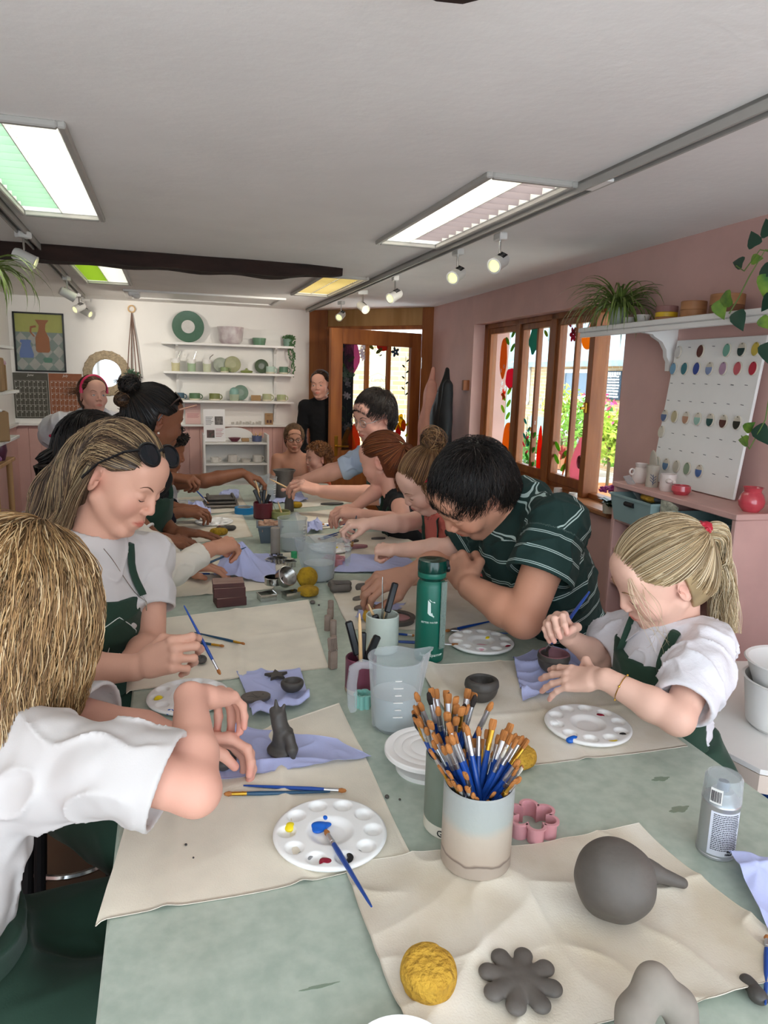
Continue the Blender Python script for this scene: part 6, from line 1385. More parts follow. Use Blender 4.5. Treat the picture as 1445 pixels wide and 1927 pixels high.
def shades(b,parent_t,c,R,s=1.,rim=M_black,lens=None,label=None):
 g=thing('sunglasses',label,'sunglasses',c);lens=lens or mat('dark_lens','#20262a',.08);P=lambda x,y,z:c+R@(A([x,y,z])*s)
 for q in(-1,1):
  t_=np.linspace(0,2*pi,33);pts=[P(q*(.034+.026*cos(a)*(1+.1*sin(a))),-.004*(abs(q*.034+.026*cos(a))/.06)**2*2,.021*sin(a))for a in t_]
  mb=MB();mb.tube(pts,.0026*s,6,cap=False);mb.build('rim',rim,g,world=True);mb=MB();ce=P(q*.034,-.002,0);mb.add(pts[:-1]+[ce],[(i,(i+1)%32,32)for i in range(32)]);mb.build('lens',lens,g,world=True)
  mb=MB();mb.tube([P(q*.061,-.006,.008),P(q*.071,-.03,.010),P(q*.074,-.08,.004),P(q*.072,-.12,-.012)],[.003*s,.0025*s,.002*s,.003*s],6);mb.build('temple',rim,g,world=True)
 mb=MB();mb.tube([P(-.010,.0,.006),P(0,.004,.010),P(.010,.0,.006)],.0026*s,6);mb.build('bridge',rim,g,world=True)
Rg=h.R@rotx(.75);shades(b,b.t,h.P(0,.066,.102),Rg,1.2,label='black rimmed sunglasses on the streaked hair of the woman in the white tee')
mb=MB();nk=[b.neck+A([.03,-.06,.01]),b.neck+A([.09,-.045,-.06]),b.neck+A([.115,-.02,-.125]),b.neck+A([.10,.02,-.06]),b.neck+A([.04,.06,.0])]
mb.tube(b.sS.project(A([nk[0]*(1-u)+nk[2]*u for u in np.linspace(0,1,12)]+[nk[2]*(1-u)+nk[4]*u for u in np.linspace(0,1,12)[1:]]),.0015),.0007,5);
pn=b.sS.project(A([nk[2]]),.003)[0];mb.tube([pn+A([.0,.006*sin(a),-.012+.011*cos(a)])for a in np.linspace(0,2*pi,17)],.0013,5,cap=False);o=mb.build('necklace',mat('silver_metal','#c9c4b8',.25,metal=1.),origin=pn);tag(o,'fine necklace with an open teardrop pendant on the white tee','necklace')
h=Head(pd(46,1136,1.08),(.72,.62,-.32),(.26,.18,.95),.93,child=True)
b=Body('g1','girl with long wavy fair hair and white tee, seen from behind at the left edge',h,h.c+A([-.06,-.06,-.15]),h.c+A([-.10,-.10,-.31]),h.c+A([-.14,-.12,-.60]),(h.c+A([.0,.08,-.215]),pd(215,1440,.93)),(1,.2,0),.88,skin='pinkfair')
elR=pd(368,1488,.93);wrR=pd(358,1310,1.08);tips,fr=b.arm('R',elR,wrR,pd(405,1290,1.15)-pd(358,1292,1.09),(-.35,-.25,1.),-1,[(.6,.6,.35)]*4,'side',.95)
elL=pd(240,1375,1.16);tips2,_=b.arm('L',elL,pd(325,1388,1.17),pd(372,1392,1.18)-pd(325,1388,1.17),(-.3,.6,.7),1,CUP,'pinch')
b.finish(.0026);b.shirt(M_tee,sleeve=.66,sr=(.056,.076),vox=.0038,g=.010,amp=.008,f=17,neckr=.06,seed=5);b.apron(.62,.2,.028,straps=False);b.sit(stool='long haired girl')
rng=np.random.default_rng(4);S=capsdf(h,.012);nb_=b.neck
S.chain([h.P(0,-.04,.02),h.P(0,-.055,-.08),h.P(.02,-.07,-.20),h.P(.04,-.06,-.30)],[.088,.09,.09,.07],.05);S.ell(h.P(.05,.03,-.08),(.045*h.s,.06*h.s,.14*h.s),h.R,.04);S.ell(h.P(-.05,.03,-.08),(.045*h.s,.06*h.s,.14*h.s),h.R,.04)
hm2=hairmat('honey',0);hairbase(b,S,hm2,.004,'#6b4e30',amp=.002,f=60)
def fallf(h):
 top=h.P(0,.0,.10)
 def f(p,i):
  d=p-top;d=d-h.R[:,2]*(d@h.R[:,2])[:,None];d=d/(np.linalg.norm(d,axis=1)[:,None]+.02);w=min(1,i/7);o=d*(1-w)*.9+A([0,0,-1.])*(.4+w)+h.R@A([0,-.25,0]);return o/np.linalg.norm(o,axis=1)[:,None]
 return f
n=3200;st=scalp(h,rng,n)
P_=trace(S,st,fallf(h),44,.0118,.002,rng,.0085,38)
n3=44;cc=hcols(rng,n,['#8b6a44','#a98457','#c9a878','#664a2c','#dcc096'],[.3,.28,.17,.15,.10]);strands('hair_strands',P_,np.linspace(1,.4,n3)*.00095,cc,hm2,b.t)
h=Head(pd(889,928,1.78),(-.68,.02,-.74),(-.66,-.38,.62),1.01,male=True)
M_str=mat('green_striped_jersey','#14302c',.85,bump=.15,bs=300,bd=.001);nt=M_str.node_tree;N=nt.nodes;L=nt.links
tc=N.new('ShaderNodeTexCoord');uvm=N.new('ShaderNodeAttribute');uvm.attribute_name='Col';cmb=N.new('ShaderNodeSeparateColor');L.new(uvm.outputs['Color'],cmb.inputs[0])
mp_=N.new('ShaderNodeMath');mp_.operation='FRACT';L.new(cmb.outputs[0],mp_.inputs[0])
def band(lo_,hi_):
 a=N.new('ShaderNodeMath');a.operation='GREATER_THAN';a.inputs[1].default_value=lo_;L.new(mp_.outputs[0],a.inputs[0]);c=N.new('ShaderNodeMath');c.operation='LESS_THAN';c.inputs[1].default_value=hi_;L.new(mp_.outputs[0],c.inputs[0])
 m_=N.new('ShaderNodeMath');m_.operation='MULTIPLY';L.new(a.outputs[0],m_.inputs[0]);L.new(c.outputs[0],m_.inputs[1]);return m_
b1,b2=band(.30,.345),band(.40,.445);ad=N.new('ShaderNodeMath');ad.operation='ADD';L.new(b1.outputs[0],ad.inputs[0]);L.new(b2.outputs[0],ad.inputs[1])
mx_=N.new('ShaderNodeMix');mx_.data_type='RGBA';mx_.inputs[6].default_value=lin('#122e2a')+(1,);mx_.inputs[7].default_value=lin('#a9bdb8')+(1,);L.new(ad.outputs[0],mx_.inputs[0]);L.new(mx_.outputs[2],N['Principled BSDF'].inputs['Base Color'])
shL=pd(1052,985,1.66);shR=pd(905,1020,2.02)
b=Body('m13','dark haired man in a dark green striped tee leaning over the table',h,pd(985,955,1.86),pd(1010,1075,1.86),(1.12,1.66,.72),(shL,shR),(-1,.0,0),1.08,1.05,'tan')
tips,fr=b.arm('R',pd(830,1062,2.02),pd(775,1082,1.97),pd(722,1092,1.93)-pd(775,1082,1.97),(.15,-.35,.9),-1,[(.7,.75,.4),(.75,.8,.4),(.8,.8,.4),(.9,.85,.4)],'pinch')
b.arm('L',pd(985,1165,1.60),pd(885,1105,1.72),pd(855,1060,1.80)-pd(885,1105,1.72),(-.6,-.6,.3),1,FIST,'fist')
b.finish(.0028)
def strcol(V):
 c=np.zeros((len(V),3));
 u=((V-b.pel)@b.up)/.052
 for(side,sh,el,wr,t_,f_,r_)in b.arms:
  d=nrm(el-sh);x=V-sh;t0=x@d;rad=np.linalg.norm(x-t0[:,None]*d,axis=1);m_=(rad<.085)&(t0>.035)&(np.abs((V-b.chest)@b.side)>.125);u=np.where(m_,(t0/.040)+100.1,u)
 c[:,0]=u;return c
b.shirt(M_str,sleeve=.58,sr=(.054,.068),vox=.0038,amp=.007,neckr=.064,seed=8,col=strcol);b.sit(stool='striped shirt man')
s_=tips[0];sponge('small yellow sponge pinched in the striped shirt man\'s fingers',(s_[0],s_[1]-.005,TZ+.022),.022,.03,rotx(1.2),M_sponge)
def shorthair(b,h,n,cols,w,L0,base,seed,front=.0,down=(0,0,-1.),off0=.002,lift=.001,rad=.0009,name='hair_strands',whorl=(0,-.07,.09),fr=.012,key=None):
 rng=np.random.default_rng(seed);S=capsdf(h,.008,front=front);hm=hairmat(key or 'dark',0);hairbase(b,S,hm,.0035,base,amp=.0014)
 st=scalp(h,rng,n);wc=h.P(*whorl)
 jt=rng.normal(size=(n,3))*.22
 def f(p,i):d=p-wc;d=d/(np.linalg.norm(d,axis=1)[:,None]+.01)+A(down)*.25+jt;g=S.grad(p);d=d-g*(d*g).sum(1)[:,None]+g*(lift*100);return d/np.linalg.norm(d,axis=1)[:,None]
 K=9;P_=trace(S,st,f,K,L0/K,off0,rng,cling=1.);strands(name,P_,np.linspace(1,.25,K)*rad,hcols(rng,n,cols,w),hm,b.t);return S
shorthair(b,h,3200,['#17120f','#241b15','#0d0a09','#4a423c'],[.45,.3,.2,.05],.062,'#15100d',3,front=.012,lift=.0025)
h=Head(pd(1243,1084,1.40),(-.80,.22,-.50),(-.50,-.12,.85),.895,child=True)
M_brod=mat('white_broderie','#d9d6da',.9,bump=.5,bs=110,bd=.003)
nk=pd(1262,1175,1.44);shL=pd(1335,1215,1.36);shR=pd(1170,1190,1.60)
b=Body('g14','blonde girl with ponytail, white eyelet blouse and green apron painting a bowl',h,nk,pd(1250,1270,1.47),(1.03,1.17,.74),(shL,shR),(-1,.0,0),.76,skin='pale')
tipsR,frR=b.arm('R',pd(1130,1238,1.58),pd(1070,1200,1.50),pd(1045,1165,1.46)-pd(1070,1200,1.50),(-.35,.25,.9),-1,PINCH,'pinch',.85,.78)
tipsL,frL=b.arm('L',pd(1275,1352,1.22),pd(1140,1278,1.29),pd(1085,1276,1.33)-pd(1140,1278,1.29),(-.2,-.5,.85),1,[(.2,.2,.1),(.2,.2,.1),(.25,.25,.15),(.3,.3,.2)],'side',.88,.80,.16)
b.finish(.0022);b.shirt(M_brod,'blouse',sleeve=.84,sr=(.048,.062),vox=.0034,amp=.007,f=24,neckr=.058,seed=12,puff=.15,g=.005)
b.apron(.13,.115,.014);b.lashes('#8a6a4a');b.sit(stool='blonde girl')
put_brush(1,tipsR[0]+A([.035,-.01,.085]),atz(1022,1232,TZ+.045),'blue brush in the blonde girl\'s right hand dipping into the clay bowl')
glyph(b,b.aS,HOUSE+SCRIPT,b.neck+(b.pel-b.neck)*.60+b.R[:,1]*.1,b.R[:,0],b.R[:,2],.12,M_aprp,'lettering',r=.0009)
mb=MB()
for q in(-1,1):
 pts=[b.neck+b.R[:,0]*q*.045-b.R[:,1]*.035+b.R[:,2]*.02,b.neck+b.R[:,0]*q*.055+b.R[:,1]*.02+b.R[:,2]*.01,b.neck+b.R[:,0]*q*.012+b.R[:,1]*.06-b.R[:,2]*.01,b.neck+b.R[:,0]*q*.055+b.R[:,1]*.07-b.R[:,2]*.05,b.neck+b.R[:,0]*q*.085+b.R[:,1]*.03-b.R[:,2]*.03]
 Q=b.sS.project(A(pts),.006);mb.add(list(Q)+list(Q+A([0,0,.0025])),[(0,1,4),(1,2,3,4),(5,9,6),(6,9,8,7),(2,3,8,7),(3,4,9,8)])
mb.build('collar',M_brod,b.t,world=True)
rng=np.random.default_rng(6);S=capsdf(h,.009);hm3=hairmat('blonde',0);hairbase(b,S,hm3,.003,'#a08a66',amp=.0008)
tie=h.P(-.012,-.112,.06);tp=S.project(A([tie]),.006)[0]
n=2200;st=scalp(h,rng,n);P_=trace(S,st,flow_to(h,tie),24,.0085,.0015,rng)
for i in range(1,24):
 dd_=np.linalg.norm(P_[:,i]-tie,axis=1)<.016;P_[dd_,i]=P_[dd_,i-1]
strands('hair_strands',P_,np.linspace(1,.7,24)*.0009,hcols(rng,n,['#9c8462','#b59d78','#cfb995','#7b6548','#dccbaa'],[.3,.27,.18,.15,.10]),hm3,b.t)
P_=tail(rng,[tie,h.P(-.02,-.145,.05),pd(1352,1045,1.44),pd(1362,1110,1.44),pd(1362,1190,1.43)],600,34,.018,.020,.012,80);strands('ponytail',P_,np.linspace(1,.35,34)*.0010,hcols(rng,600,['#b59d78','#d8c49e','#97805c','#e6d7b8'],[.3,.3,.2,.2]),hm3,b.t)
P_=tail(rng,[h.P(-.045,.07,.07),h.P(-.07,.075,.02),h.P(-.074,.07,-.05),h.P(-.066,.07,-.09)],14,20,.014,.026,.016);strands('loose_lock',P_,np.linspace(1,.3,20)*.0006,hcols(rng,14,['#cfb995','#dccbaa','#b59d78']),hm3,b.t)
mb=MB();mb.ell(tp,(.015,.015,.017),12,h.R);
for k in range(7):a=k*.9;mb.ell(tp+h.R@A([.012*cos(a),.004,.016*sin(a)]),(.007,.005,.006),8)
o=mb.build('hair_clip',mat('red_clip','#a3182c',.3),origin=tp);tag(o,'shiny red hair clip holding the blonde ponytail','hair clip')
w_=b.arms[1][3];d_=nrm(b.arms[1][2]-w_);mb=MB();Rw=frame(d_);c_=w_+d_*.03;mb.tube([c_+Rw@A([.0245*cos(a),.0245*sin(a),0])for a in np.linspace(0,2*pi,33)],.0008,5,cap=False)
for a in(1,2.5,4,5.5):mb.ell(c_+Rw@A([.0247*cos(a),.0247*sin(a),0]),.0022,8)
o=mb.build('bracelet',M_gold,origin=c_);tag(o,'thin gold bracelet with tiny beads on the blonde girl\'s wrist','bracelet')
def cap_simple(h,n,cols,w,base,key,seed,b,flow,K=16,step=.009,rad=.0013,grow=.008,off=.0015,extra=None,wave=0.):
 rng=np.random.default_rng(seed);S=capsdf(h,grow)
 if extra:extra(S)
 hm=hairmat(key,0);hairbase(b,S,hm,.005,base,amp=.0012);st=scalp(h,rng,n);P_=trace(S,st,flow,K,step,off,rng,wave);strands('hair_strands',P_,np.linspace(1,.5,K)*rad,hcols(rng,n,cols,w),hm,b.t);return S,rng,hm
def bun(b,c,r,n,cols,hm,rng,name='hair_bun',rad=.0014):
 S=SDF();S.ell(c,r*.9);N1=Noise(int(r*9999),80.);S.obj(name,hm,.004,b.t,lambda p:.003*N1(p),lambda V:np.tile(A(lin(cols[0])),(len(V),1)))
 P_=[]
 for _ in range(n):
  ax=nrm(rng.normal(size=3));u=nrm(np.cross(ax,rng.normal(size=3)));v=np.cross(ax,u);o=ax*r*.35*rng.normal();a=np.linspace(0,3.5+rng.random(),14);P_.append(c+o+r*(.93+.15*rng.random())*(np.cos(a)[:,None]*u+np.sin(a)[:,None]*v))
 strands(name+'_strands',P_,np.full(14,rad),hcols(rng,n,cols),hm,b.t)
DK=['#15110f','#1f1813','#0c0a09','#3a2d24'];DW=[.4,.3,.2,.1]
M_sweat=mat('cream_sweatshirt','#d9d1c2',.95,bump=.2,bs=350,bd=.001,sheen=.3)
h=Head(pd(178,862,2.0),(.86,.40,-.3),(.28,.1,.95),.96)
b=Body('p3','person in a cream sweatshirt reaching across the mat, mostly behind the woman with sunglasses',h,h.c+A([-.02,-.02,-.14]),h.c+A([-.06,-.03,-.32]),(-.3,2.05,.72),(h.c+A([-.02,.16,-.17]),h.c+A([.03,-.17,-.17])),(1,0,0),.85,skin='tan')
w0=pd(392,1035,2.18);tips,_=b.arm('R',pd(275,1105,2.02),w0,pd(432,1022,2.24)-w0,(.1,-.2,1),-1,PINCH,'pinch');b.arm('L',(-.05,2.35,1.0),(.02,2.3,.96),(1,-.2,0),(0,0,1),1,RELAX)
b.finish(.0032);b.shirt(M_sweat,'sweatshirt',longs=True,vox=.0045,amp=.007,f=22,g=.014,seed=21,cuff=.9);b.sit(stool='cream sweatshirt wearer')
put_brush(3,tips[0]+A([.06,.02,.02]),tips[0]+A([-.11,-.02,-.035]),'blue brush held level by the cream sweatshirt wearer')
S,rng,hm=cap_simple(h,900,DK,DW,'#120e0c','dark',31,b,dflow(h,(0,0,0)),16,.01)
P_=tail(rng,[h.P(0,-.1,.0),h.P(-.0,-.14,-.06),pd(120,940,1.98),pd(70,965,1.95),pd(50,990,1.94)],160,26,.026,.014,.004);strands('braid',P_,np.full(26,.0016),hcols(rng,160,DK,DW),hm,b.t)
h=Head(pd(291,792,2.62),(.90,.38,-.22),(.22,.02,.97),1.0)
b=Body('w4','woman with dark hair in a bun, sunglasses on her head and green apron',h,h.c+A([-.03,.0,-.15]),h.c+A([-.06,-.02,-.34]),(-.28,2.75,.72),(h.c+A([-.03,.17,-.185]),h.c+A([.0,-.17,-.185])),(1,.1,0),.85,skin='brown')
w0=pd(290,1012,2.42);b.arm('R',pd(232,965,2.42),w0,pd(330,1018,2.44)-w0,(0,-.2,1),-1,RELAX,'side')
w0=pd(325,1000,2.62);b.arm('L',pd(262,940,2.8),w0,pd(370,1003,2.62)-w0,(0,0,1),1,FLAT,'flat');b.finish(.0034)
M_blkt=mat('black_top','#111114',.9);b.shirt(M_blkt,'top',sleeve=.5,vox=.005,amp=.003,seed=22);b.apron(.15,.13,.014);glyph(b,b.aS,HOUSE+SCRIPT,b.neck+(b.pel-b.neck)*.60+b.R[:,1]*.1,b.R[:,0],b.R[:,2],.12,M_aprp,'lettering',r=.0014);b.lashes('#1a1210');b.sit(stool='woman with the dark bun')
tiep=h.P(0,-.10,.085);S,rng,hm=cap_simple(h,1100,DK,DW,'#120e0c','dark',32,b,flow_to(h,tiep),20,.009)
bun(b,h.P(0,-.115,.105),.036,90,DK,hm,rng);bun(b,h.P(0.01,-.135,.05),.026,50,['#3a281c','#1f1510','#5a3f28'],hm,rng,'hair_coil')
P_=tail(rng,[h.P(0,-.07,-.02),h.P(-.02,-.13,-.08),h.P(-.02,-.15,-.18)],90,18,.06,.05,.004);strands('nape_hair',P_,np.full(18,.002),hcols(rng,90,DK,DW),hm,b.t)
shades(b,b.t,h.P(0,.060,.105),h.R@rotx(.8),1.05,rim=mat('tortoise_rim','#3a2620',.3),lens=mat('rose_lens','#4a3436',.1),label='round sunglasses in the dark hair of the woman with the bun')
mb=MB();p0,p1=h.P(.085,.045,.062),h.P(.06,.118,.092);mb.tube([p0,p1],.0032,8);o=mb.build('pencil',mat('rose_gold','#caa08c',.35,metal=.6),origin=p0);tag(o,'slim rose gold pencil stuck in the dark hair above the ear','pencil')
mb=MB();mb.ell(h.P(.081,-.010,-.036),.004,8);o=mb.build('earring',mat('pearl','#eee8dc',.2),origin=h.P(.081,-.010,-.036));tag(o,'small pearl earring of the woman with the dark bun','earring')
w_=b.arms[0][3];d_=nrm(b.arms[0][2]-w_);Rw=frame(d_);c_=w_+d_*.035;mb=MB();mb.tube([c_+Rw@A([.032*cos(a),.032*sin(a),0])for a in np.linspace(0,2*pi,25)],.005,8,cap=False);o=mb.build('bracelet',mat('white_band','#e0ddd8',.6),origin=c_);tag(o,'chunky white bracelet on a wrist resting on the left mat','bracelet')
h=Head(pd(262,842,3.0),(.9,.1,-.3),(.28,.0,.95),.9,child=True)
b=Body('p7','child in a navy top holding blue paper towel, hidden behind the woman with the bun',h,h.c+A([-.02,0,-.13]),h.c+A([-.06,0,-.28]),(-.32,3.12,.74),(h.c+A([-.02,.13,-.16]),h.c+A([.0,-.13,-.16])),(1,0,0),.8,skin='brown')
w0=pd(335,965,2.98);b.arm('R',pd(275,985,2.95),w0,pd(372,962,3.0)-w0,(0,-.3,1),-1,CUP,'pinch');b.arm('L',(-.1,3.35,1.0),pd(330,955,3.1),(1,-.1,0),(0,0,1),1,CUP,'pinch')
b.finish(.0045);b.shirt(mat('navy_knit','#131626',.95),'jumper',longs=True,vox=.006,g=.012,cuff=.9,seed=23);b.sit(stool='navy topped child');cap_simple(h,500,DK,DW,'#120e0c','dark',33,b,dflow(h,(0,0,0)),12,.01,.002)
h=Head(pd(308,850,3.45),(.9,.2,-.2),(.2,.0,.98),.97)
b=Body('p5','person with black curly hair in a white tee reaching into the farthest jug',h,h.c+A([-.03,0,-.14]),h.c+A([-.07,0,-.31]),(-.3,3.6,.74),(h.c+A([-.03,.17,-.18]),h.c+A([.0,-.15,-.18])),(1,0,0),.88,skin='brown')
w0=pd(455,890,3.62);b.arm('L',pd(385,905,3.5),w0,pd(484,900,3.64)-w0,(0,-.1,1),1,CUP,'pinch')
w0=pd(322,898,3.28);tips,_=b.arm('R',pd(290,935,3.2),w0,pd(345,900,3.28)-w0,(0,-.3,1),-1,PINCH,'pinch');b.finish(.0042);b.shirt(M_tee,sleeve=.35,vox=.005,seed=24);b.apron(.2,.12,.014,vox=.007);b.sit(stool='curly haired person')
put_brush(0,tips[0]+A([-.05,.0,.05]),tips[0]+A([.055,.0,-.07]),'blue brush in the hand of the person with curly black hair')
def curls(b,h,n,cols,hm,rng,r=.012,rr=.09,rad=.0022,name='curls',ymin=-1):
 st=scalp(h,rng,n);P_=[]
 for p in st:
  g=nrm(p-h.c);u=nrm(np.cross(g,rng.normal(size=3)));v=np.cross(g,u);a=np.linspace(0,9,16);P_.append(p+g*.004+(g*(np.linspace(0,1,16)*r*2.2)[:,None])+(u*np.cos(a)[:,None]+v*np.sin(a)[:,None])*r*.5*rng.uniform(.6,1.2))
 strands(name,P_,np.full(16,rad),hcols(rng,n,cols),hm,b.t)
hm=hairmat('dark',0);hairbase(b,capsdf(h,.012),hm,.006,'#0d0a09');curls(b,h,420,DK,hm,np.random.default_rng(8),.018)
bun(b,h.P(.04,.06,.08),.03,50,DK,hm,np.random.default_rng(9),'fringe_curl')
h=Head((-.478,5.15,1.392),(.44,-.89,.08),(-.02,.10,.99),1.04)
b=Body('w6','woman with a bright pink headband and white puff sleeved blouse, hand on hip',h,h.c+A([-.01,.04,-.15]),h.c+A([-.02,.05,-.34]),h.c+A([-.02,.06,-.66]),(h.c+A([.16,.10,-.19]),h.c+A([-.20,-.0,-.19])),(.4,-.9,0),1.12,1.1,skin='pinkfair')
w0=pd(125,858,4.9);b.arm('R',pd(92,828,4.95),w0,w0-pd(92,828,4.95),(-.5,-.5,.3),-1,RELAX);b.arm('L',h.c+A([.28,.12,-.45]),h.c+A([.2,.0,-.62]),(-.4,-.5,-.4),(.4,-.5,.2),1,RELAX)
b.finish(.0045);b.shirt(M_brod,'blouse',sleeve=.8,sr=(.065,.08),puff=.3,vox=.006,amp=.006,g=.02,seed=25);b.lashes('#6a4630',True,'#6a7a80')
b.legs([b.pel+A([x,0,-.42])for x in(.09,-.09)],[(b.pel[0]+x,b.pel[1],0)for x in(.1,-.1)])
AU=['#5a3826','#74492f','#8a5c3c','#3e271b'];S,rng,hm=cap_simple(h,900,AU,[.4,.3,.15,.15],'#4a2e20','auburn',41,b,flow_to(h,h.P(0,-.12,.0)),16,.011,.0022)
bun(b,h.P(-.02,-.13,.01),.042,90,AU,hm,rng,rad=.002);P_=[A([h.P(.0,-.12,.04),h.P(.05,-.15,.05)+rng.normal(size=3)*.02,h.P(.10,-.17,.04)+rng.normal(size=3)*.03])for _ in range(60)];strands('flyaway_hair',P_,[.0016,.0012,.0005],hcols(rng,60,AU),hm,b.t)
mb=MB();a=np.linspace(-.15,pi+.15,24);mb.tube(S.project(A([h.P(.088*cos(t_),.022+.0*t_,.03+.098*sin(t_))for t_ in a]),.005),.011*1.0,10,flat=.5);o=mb.build('headband',mat('hot_pink_band','#d8305e',.4),origin=h.P(0,.02,.12));tag(o,'bright pink padded headband on auburn hair','headband')
c_=b.sh.data;e_=b.arms[0];pm=e_[1]*.45+e_[2]*.55+A([.02,-.10,.02]);P_=b.sS.project(A([pm+A([.03*i,0,.012*sin(i*2.)])for i in range(5)]),.003);mb=MB();mb.tube(P_,.003,5);mb.build('embroidered_stem',mat('stem_green','#8a9a5a',.8),b.t,world=True);mb=MB();mb.ell(b.sS.project(A([pm]),.004)[0],(.016,.006,.012));mb.build('embroidered_rose',mat('rose_red','#c8264a',.7),b.t,world=True)
h=Head((1.295,6.3,1.475),(-.46,-.87,.0),(-.03,.03,1),1.03)
b=Body('w9','woman in a black jumper standing in front of the open door',h,h.c+A([.025,.05,-.14]),h.c+A([.045,.06,-.33]),h.c+A([.05,.08,-.62]),(h.c+A([.125,-.02,-.185]),h.c+A([-.115,.12,-.185])),(-.4,-.9,0),.84,skin='pinkfair')
b.arm('R',h.c+A([-.15,.14,-.45]),h.c+A([-.13,.06,-.68]),(.1,-.2,-1),(-.8,0,0),-1,RELAX);b.arm('L',h.c+A([.22,-.02,-.45]),h.c+A([.2,-.08,-.68]),(.0,-.2,-1),(.8,0,0),1,RELAX);b.finish(.0045)
b.shirt(M_blkt,'jumper',longs=True,vox=.006,amp=.003,g=.008,neckr=.054,seed=26);b.legs([b.pel+A([x,0,-.40])for x in(.08,-.08)],[(b.pel[0]+x,b.pel[1],0)for x in(.09,-.09)],mat('navy_jeans','#141a2e',.9));b.lashes('#3a2418',True,'#5a5a4a')
BR=['#3c2a20','#54392a','#2a1d16','#6e4e38'];S,rng,hm=cap_simple(h,900,BR,[.4,.3,.2,.1],'#2e2019','brown',42,b,flow_to(h,h.P(0,-.12,.02)),16,.011,.002);bun(b,h.P(0,-.125,.01),.03,60,BR,hm,rng,rad=.0018)
h=Head((.928,5.50,1.075),(-.10,-.99,-.08),(0,-.05,1),.88,child=True)
b=Body('boy','bare chested boy with glasses standing at the far end of the table',h,h.c+A([.0,.03,-.125]),h.c+A([.0,.04,-.265]),h.c+A([.0,.05,-.50]),(h.c+A([.13,.02,-.155]),h.c+A([-.13,.02,-.155])),(0,-1,0),.80,skin='tan')
b.arm('R',h.c+A([-.165,.0,-.36]),h.c+A([-.06,-.17,-.40]),(.7,-.5,.1),(-.3,-.3,.8),-1,CUP);b.arm('L',h.c+A([.165,.0,-.36]),h.c+A([.06,-.17,-.40]),(-.7,-.5,.1),(.3,-.3,.8),1,CUP)
b.torso(b.S,-.004);b.finish(.004);b.lashes('#6a4a34',True,'#4a3a2a');b.legs([b.pel+A([x,0,-.27])for x in(.07,-.07)],[(b.pel[0]+x,b.pel[1],0)for x in(.08,-.08)],mat('blue_shorts','#2a3a6a',.9))
LB=['#6b4e38','#86664a','#4e3828','#9a7a58'];S,rng,hm=cap_simple(h,1000,LB,[.4,.3,.2,.1],'#5a4230','lightbrown',43,b,dflow(h,(0,0,0)),5,.012,.0018)
shorthair(b,h,1800,LB,[.4,.3,.2,.1],.05,'#5a4230',43,front=.0,lift=.0008,rad=.0013,down=(0,-1.2,-.6),name='fringe',key='lightbrown')
def specs(h,label,rim,s=1.,tl=.09):
 g=thing('glasses',label,'glasses',h.P(0,.1,0));mb=MB()
 for q in(-1,1):mb.tube([h.P(q*(.032+.023*cos(a)),.097-.004*abs(cos(a)),.002+.017*sin(a))for a in np.linspace(0,2*pi,25)],.0011*s,5,cap=False)
 mb.tube([h.P(-.009,.099,.006),h.P(0,.102,.008),h.P(.009,.099,.006)],.0011*s,5);mb.build('rim',rim,g,world=True)
 for q in(-1,1):
  mb=MB();mb.tube([h.P(q*.055,.093,.006),h.P(q*.074,.075,.008),h.P(q*.083,-.005,.012)],.0012*s,5);mb.build('temple',rim,g,world=True)
  mb=MB();ce=h.P(q*.032,.096,.002);pts=[h.P(q*(.032+.0225*cos(a)),.097-.004*abs(cos(a)),.002+.0165*sin(a))for a in np.linspace(0,2*pi,25)[:-1]];mb.add(pts+[ce],[(i,(i+1)%24,24)for i in range(24)]);mb.build('lens',M_glass,g,world=True)
specs(h,'thin framed glasses on the bare chested boy',M_blackm,1.5)
h=Head((1.015,5.02,.972),(-.90,-.28,.0),(0,.0,1),.84,child=True)
b=Body('tod','toddler with curly ginger hair standing behind the far table corner',h,h.c+A([.02,.0,-.115]),h.c+A([.03,.0,-.23]),h.c+A([.03,0,-.43]),(h.c+A([.02,-.11,-.14]),h.c+A([.02,.11,-.14])),(-1,-.2,0),.76,skin='pinkfair')
b.shL,b.shR=b.shR,b.shL;b.arm('L',h.c+A([.0,-.12,-.30]),h.c+A([-.13,-.06,-.28]),(-1,0,.1),(0,0,1),1,CUP);b.shL,b.shR=b.shR,b.shL;b.finish(.0045);b.shirt(mat('orange_top','#b4552e',.9),'top',sleeve=.4,vox=.006,seed=27);b.lashes('#6a4630',True,'#4a3a2a')
b.legs([b.pel+A([0,x,-.2])for x in(.06,-.06)],[(b.pel[0],b.pel[1]+x,0)for x in(.07,-.07)]);hm=hairmat('ginger',0);hairbase(b,capsdf(h,.012),hm,.006,'#6a3f22');curls(b,h,520,['#7a4a28','#96603a','#5a3820','#b07a4c'],hm,np.random.default_rng(10),.014,rad=.0018)
M_blues=mat('pale_blue_shirt','#bccbe0',.85,bump=.15,bs=300,bd=.001)
h=Head(pd(703,785,3.55),(-.87,-.36,-.28),(-.22,-.2,.95),1.04,male=True)
b=Body('m10','bearded man with glasses in a pale blue shirt and green apron',h,h.c+A([.07,.05,-.16]),h.c+A([.13,.04,-.36]),(1.27,3.55,.72),(h.c+A([.10,-.17,-.20]),h.c+A([.06,.22,-.20])),(-1,-.3,0),1.0,skin='pinkfair')
w0=pd(608,925,3.35);t1,_=b.arm('L',pd(735,935,3.25),w0,pd(598,915,3.36)-w0+A([-.05,0,0]),(0,-.3,.9),1,CUP,'pinch');w0=pd(572,905,3.75);t2,_=b.arm('R',pd(650,880,3.75),w0,pd(545,905,3.8)-w0,(0,-.4,.9),-1,CUP,'side')
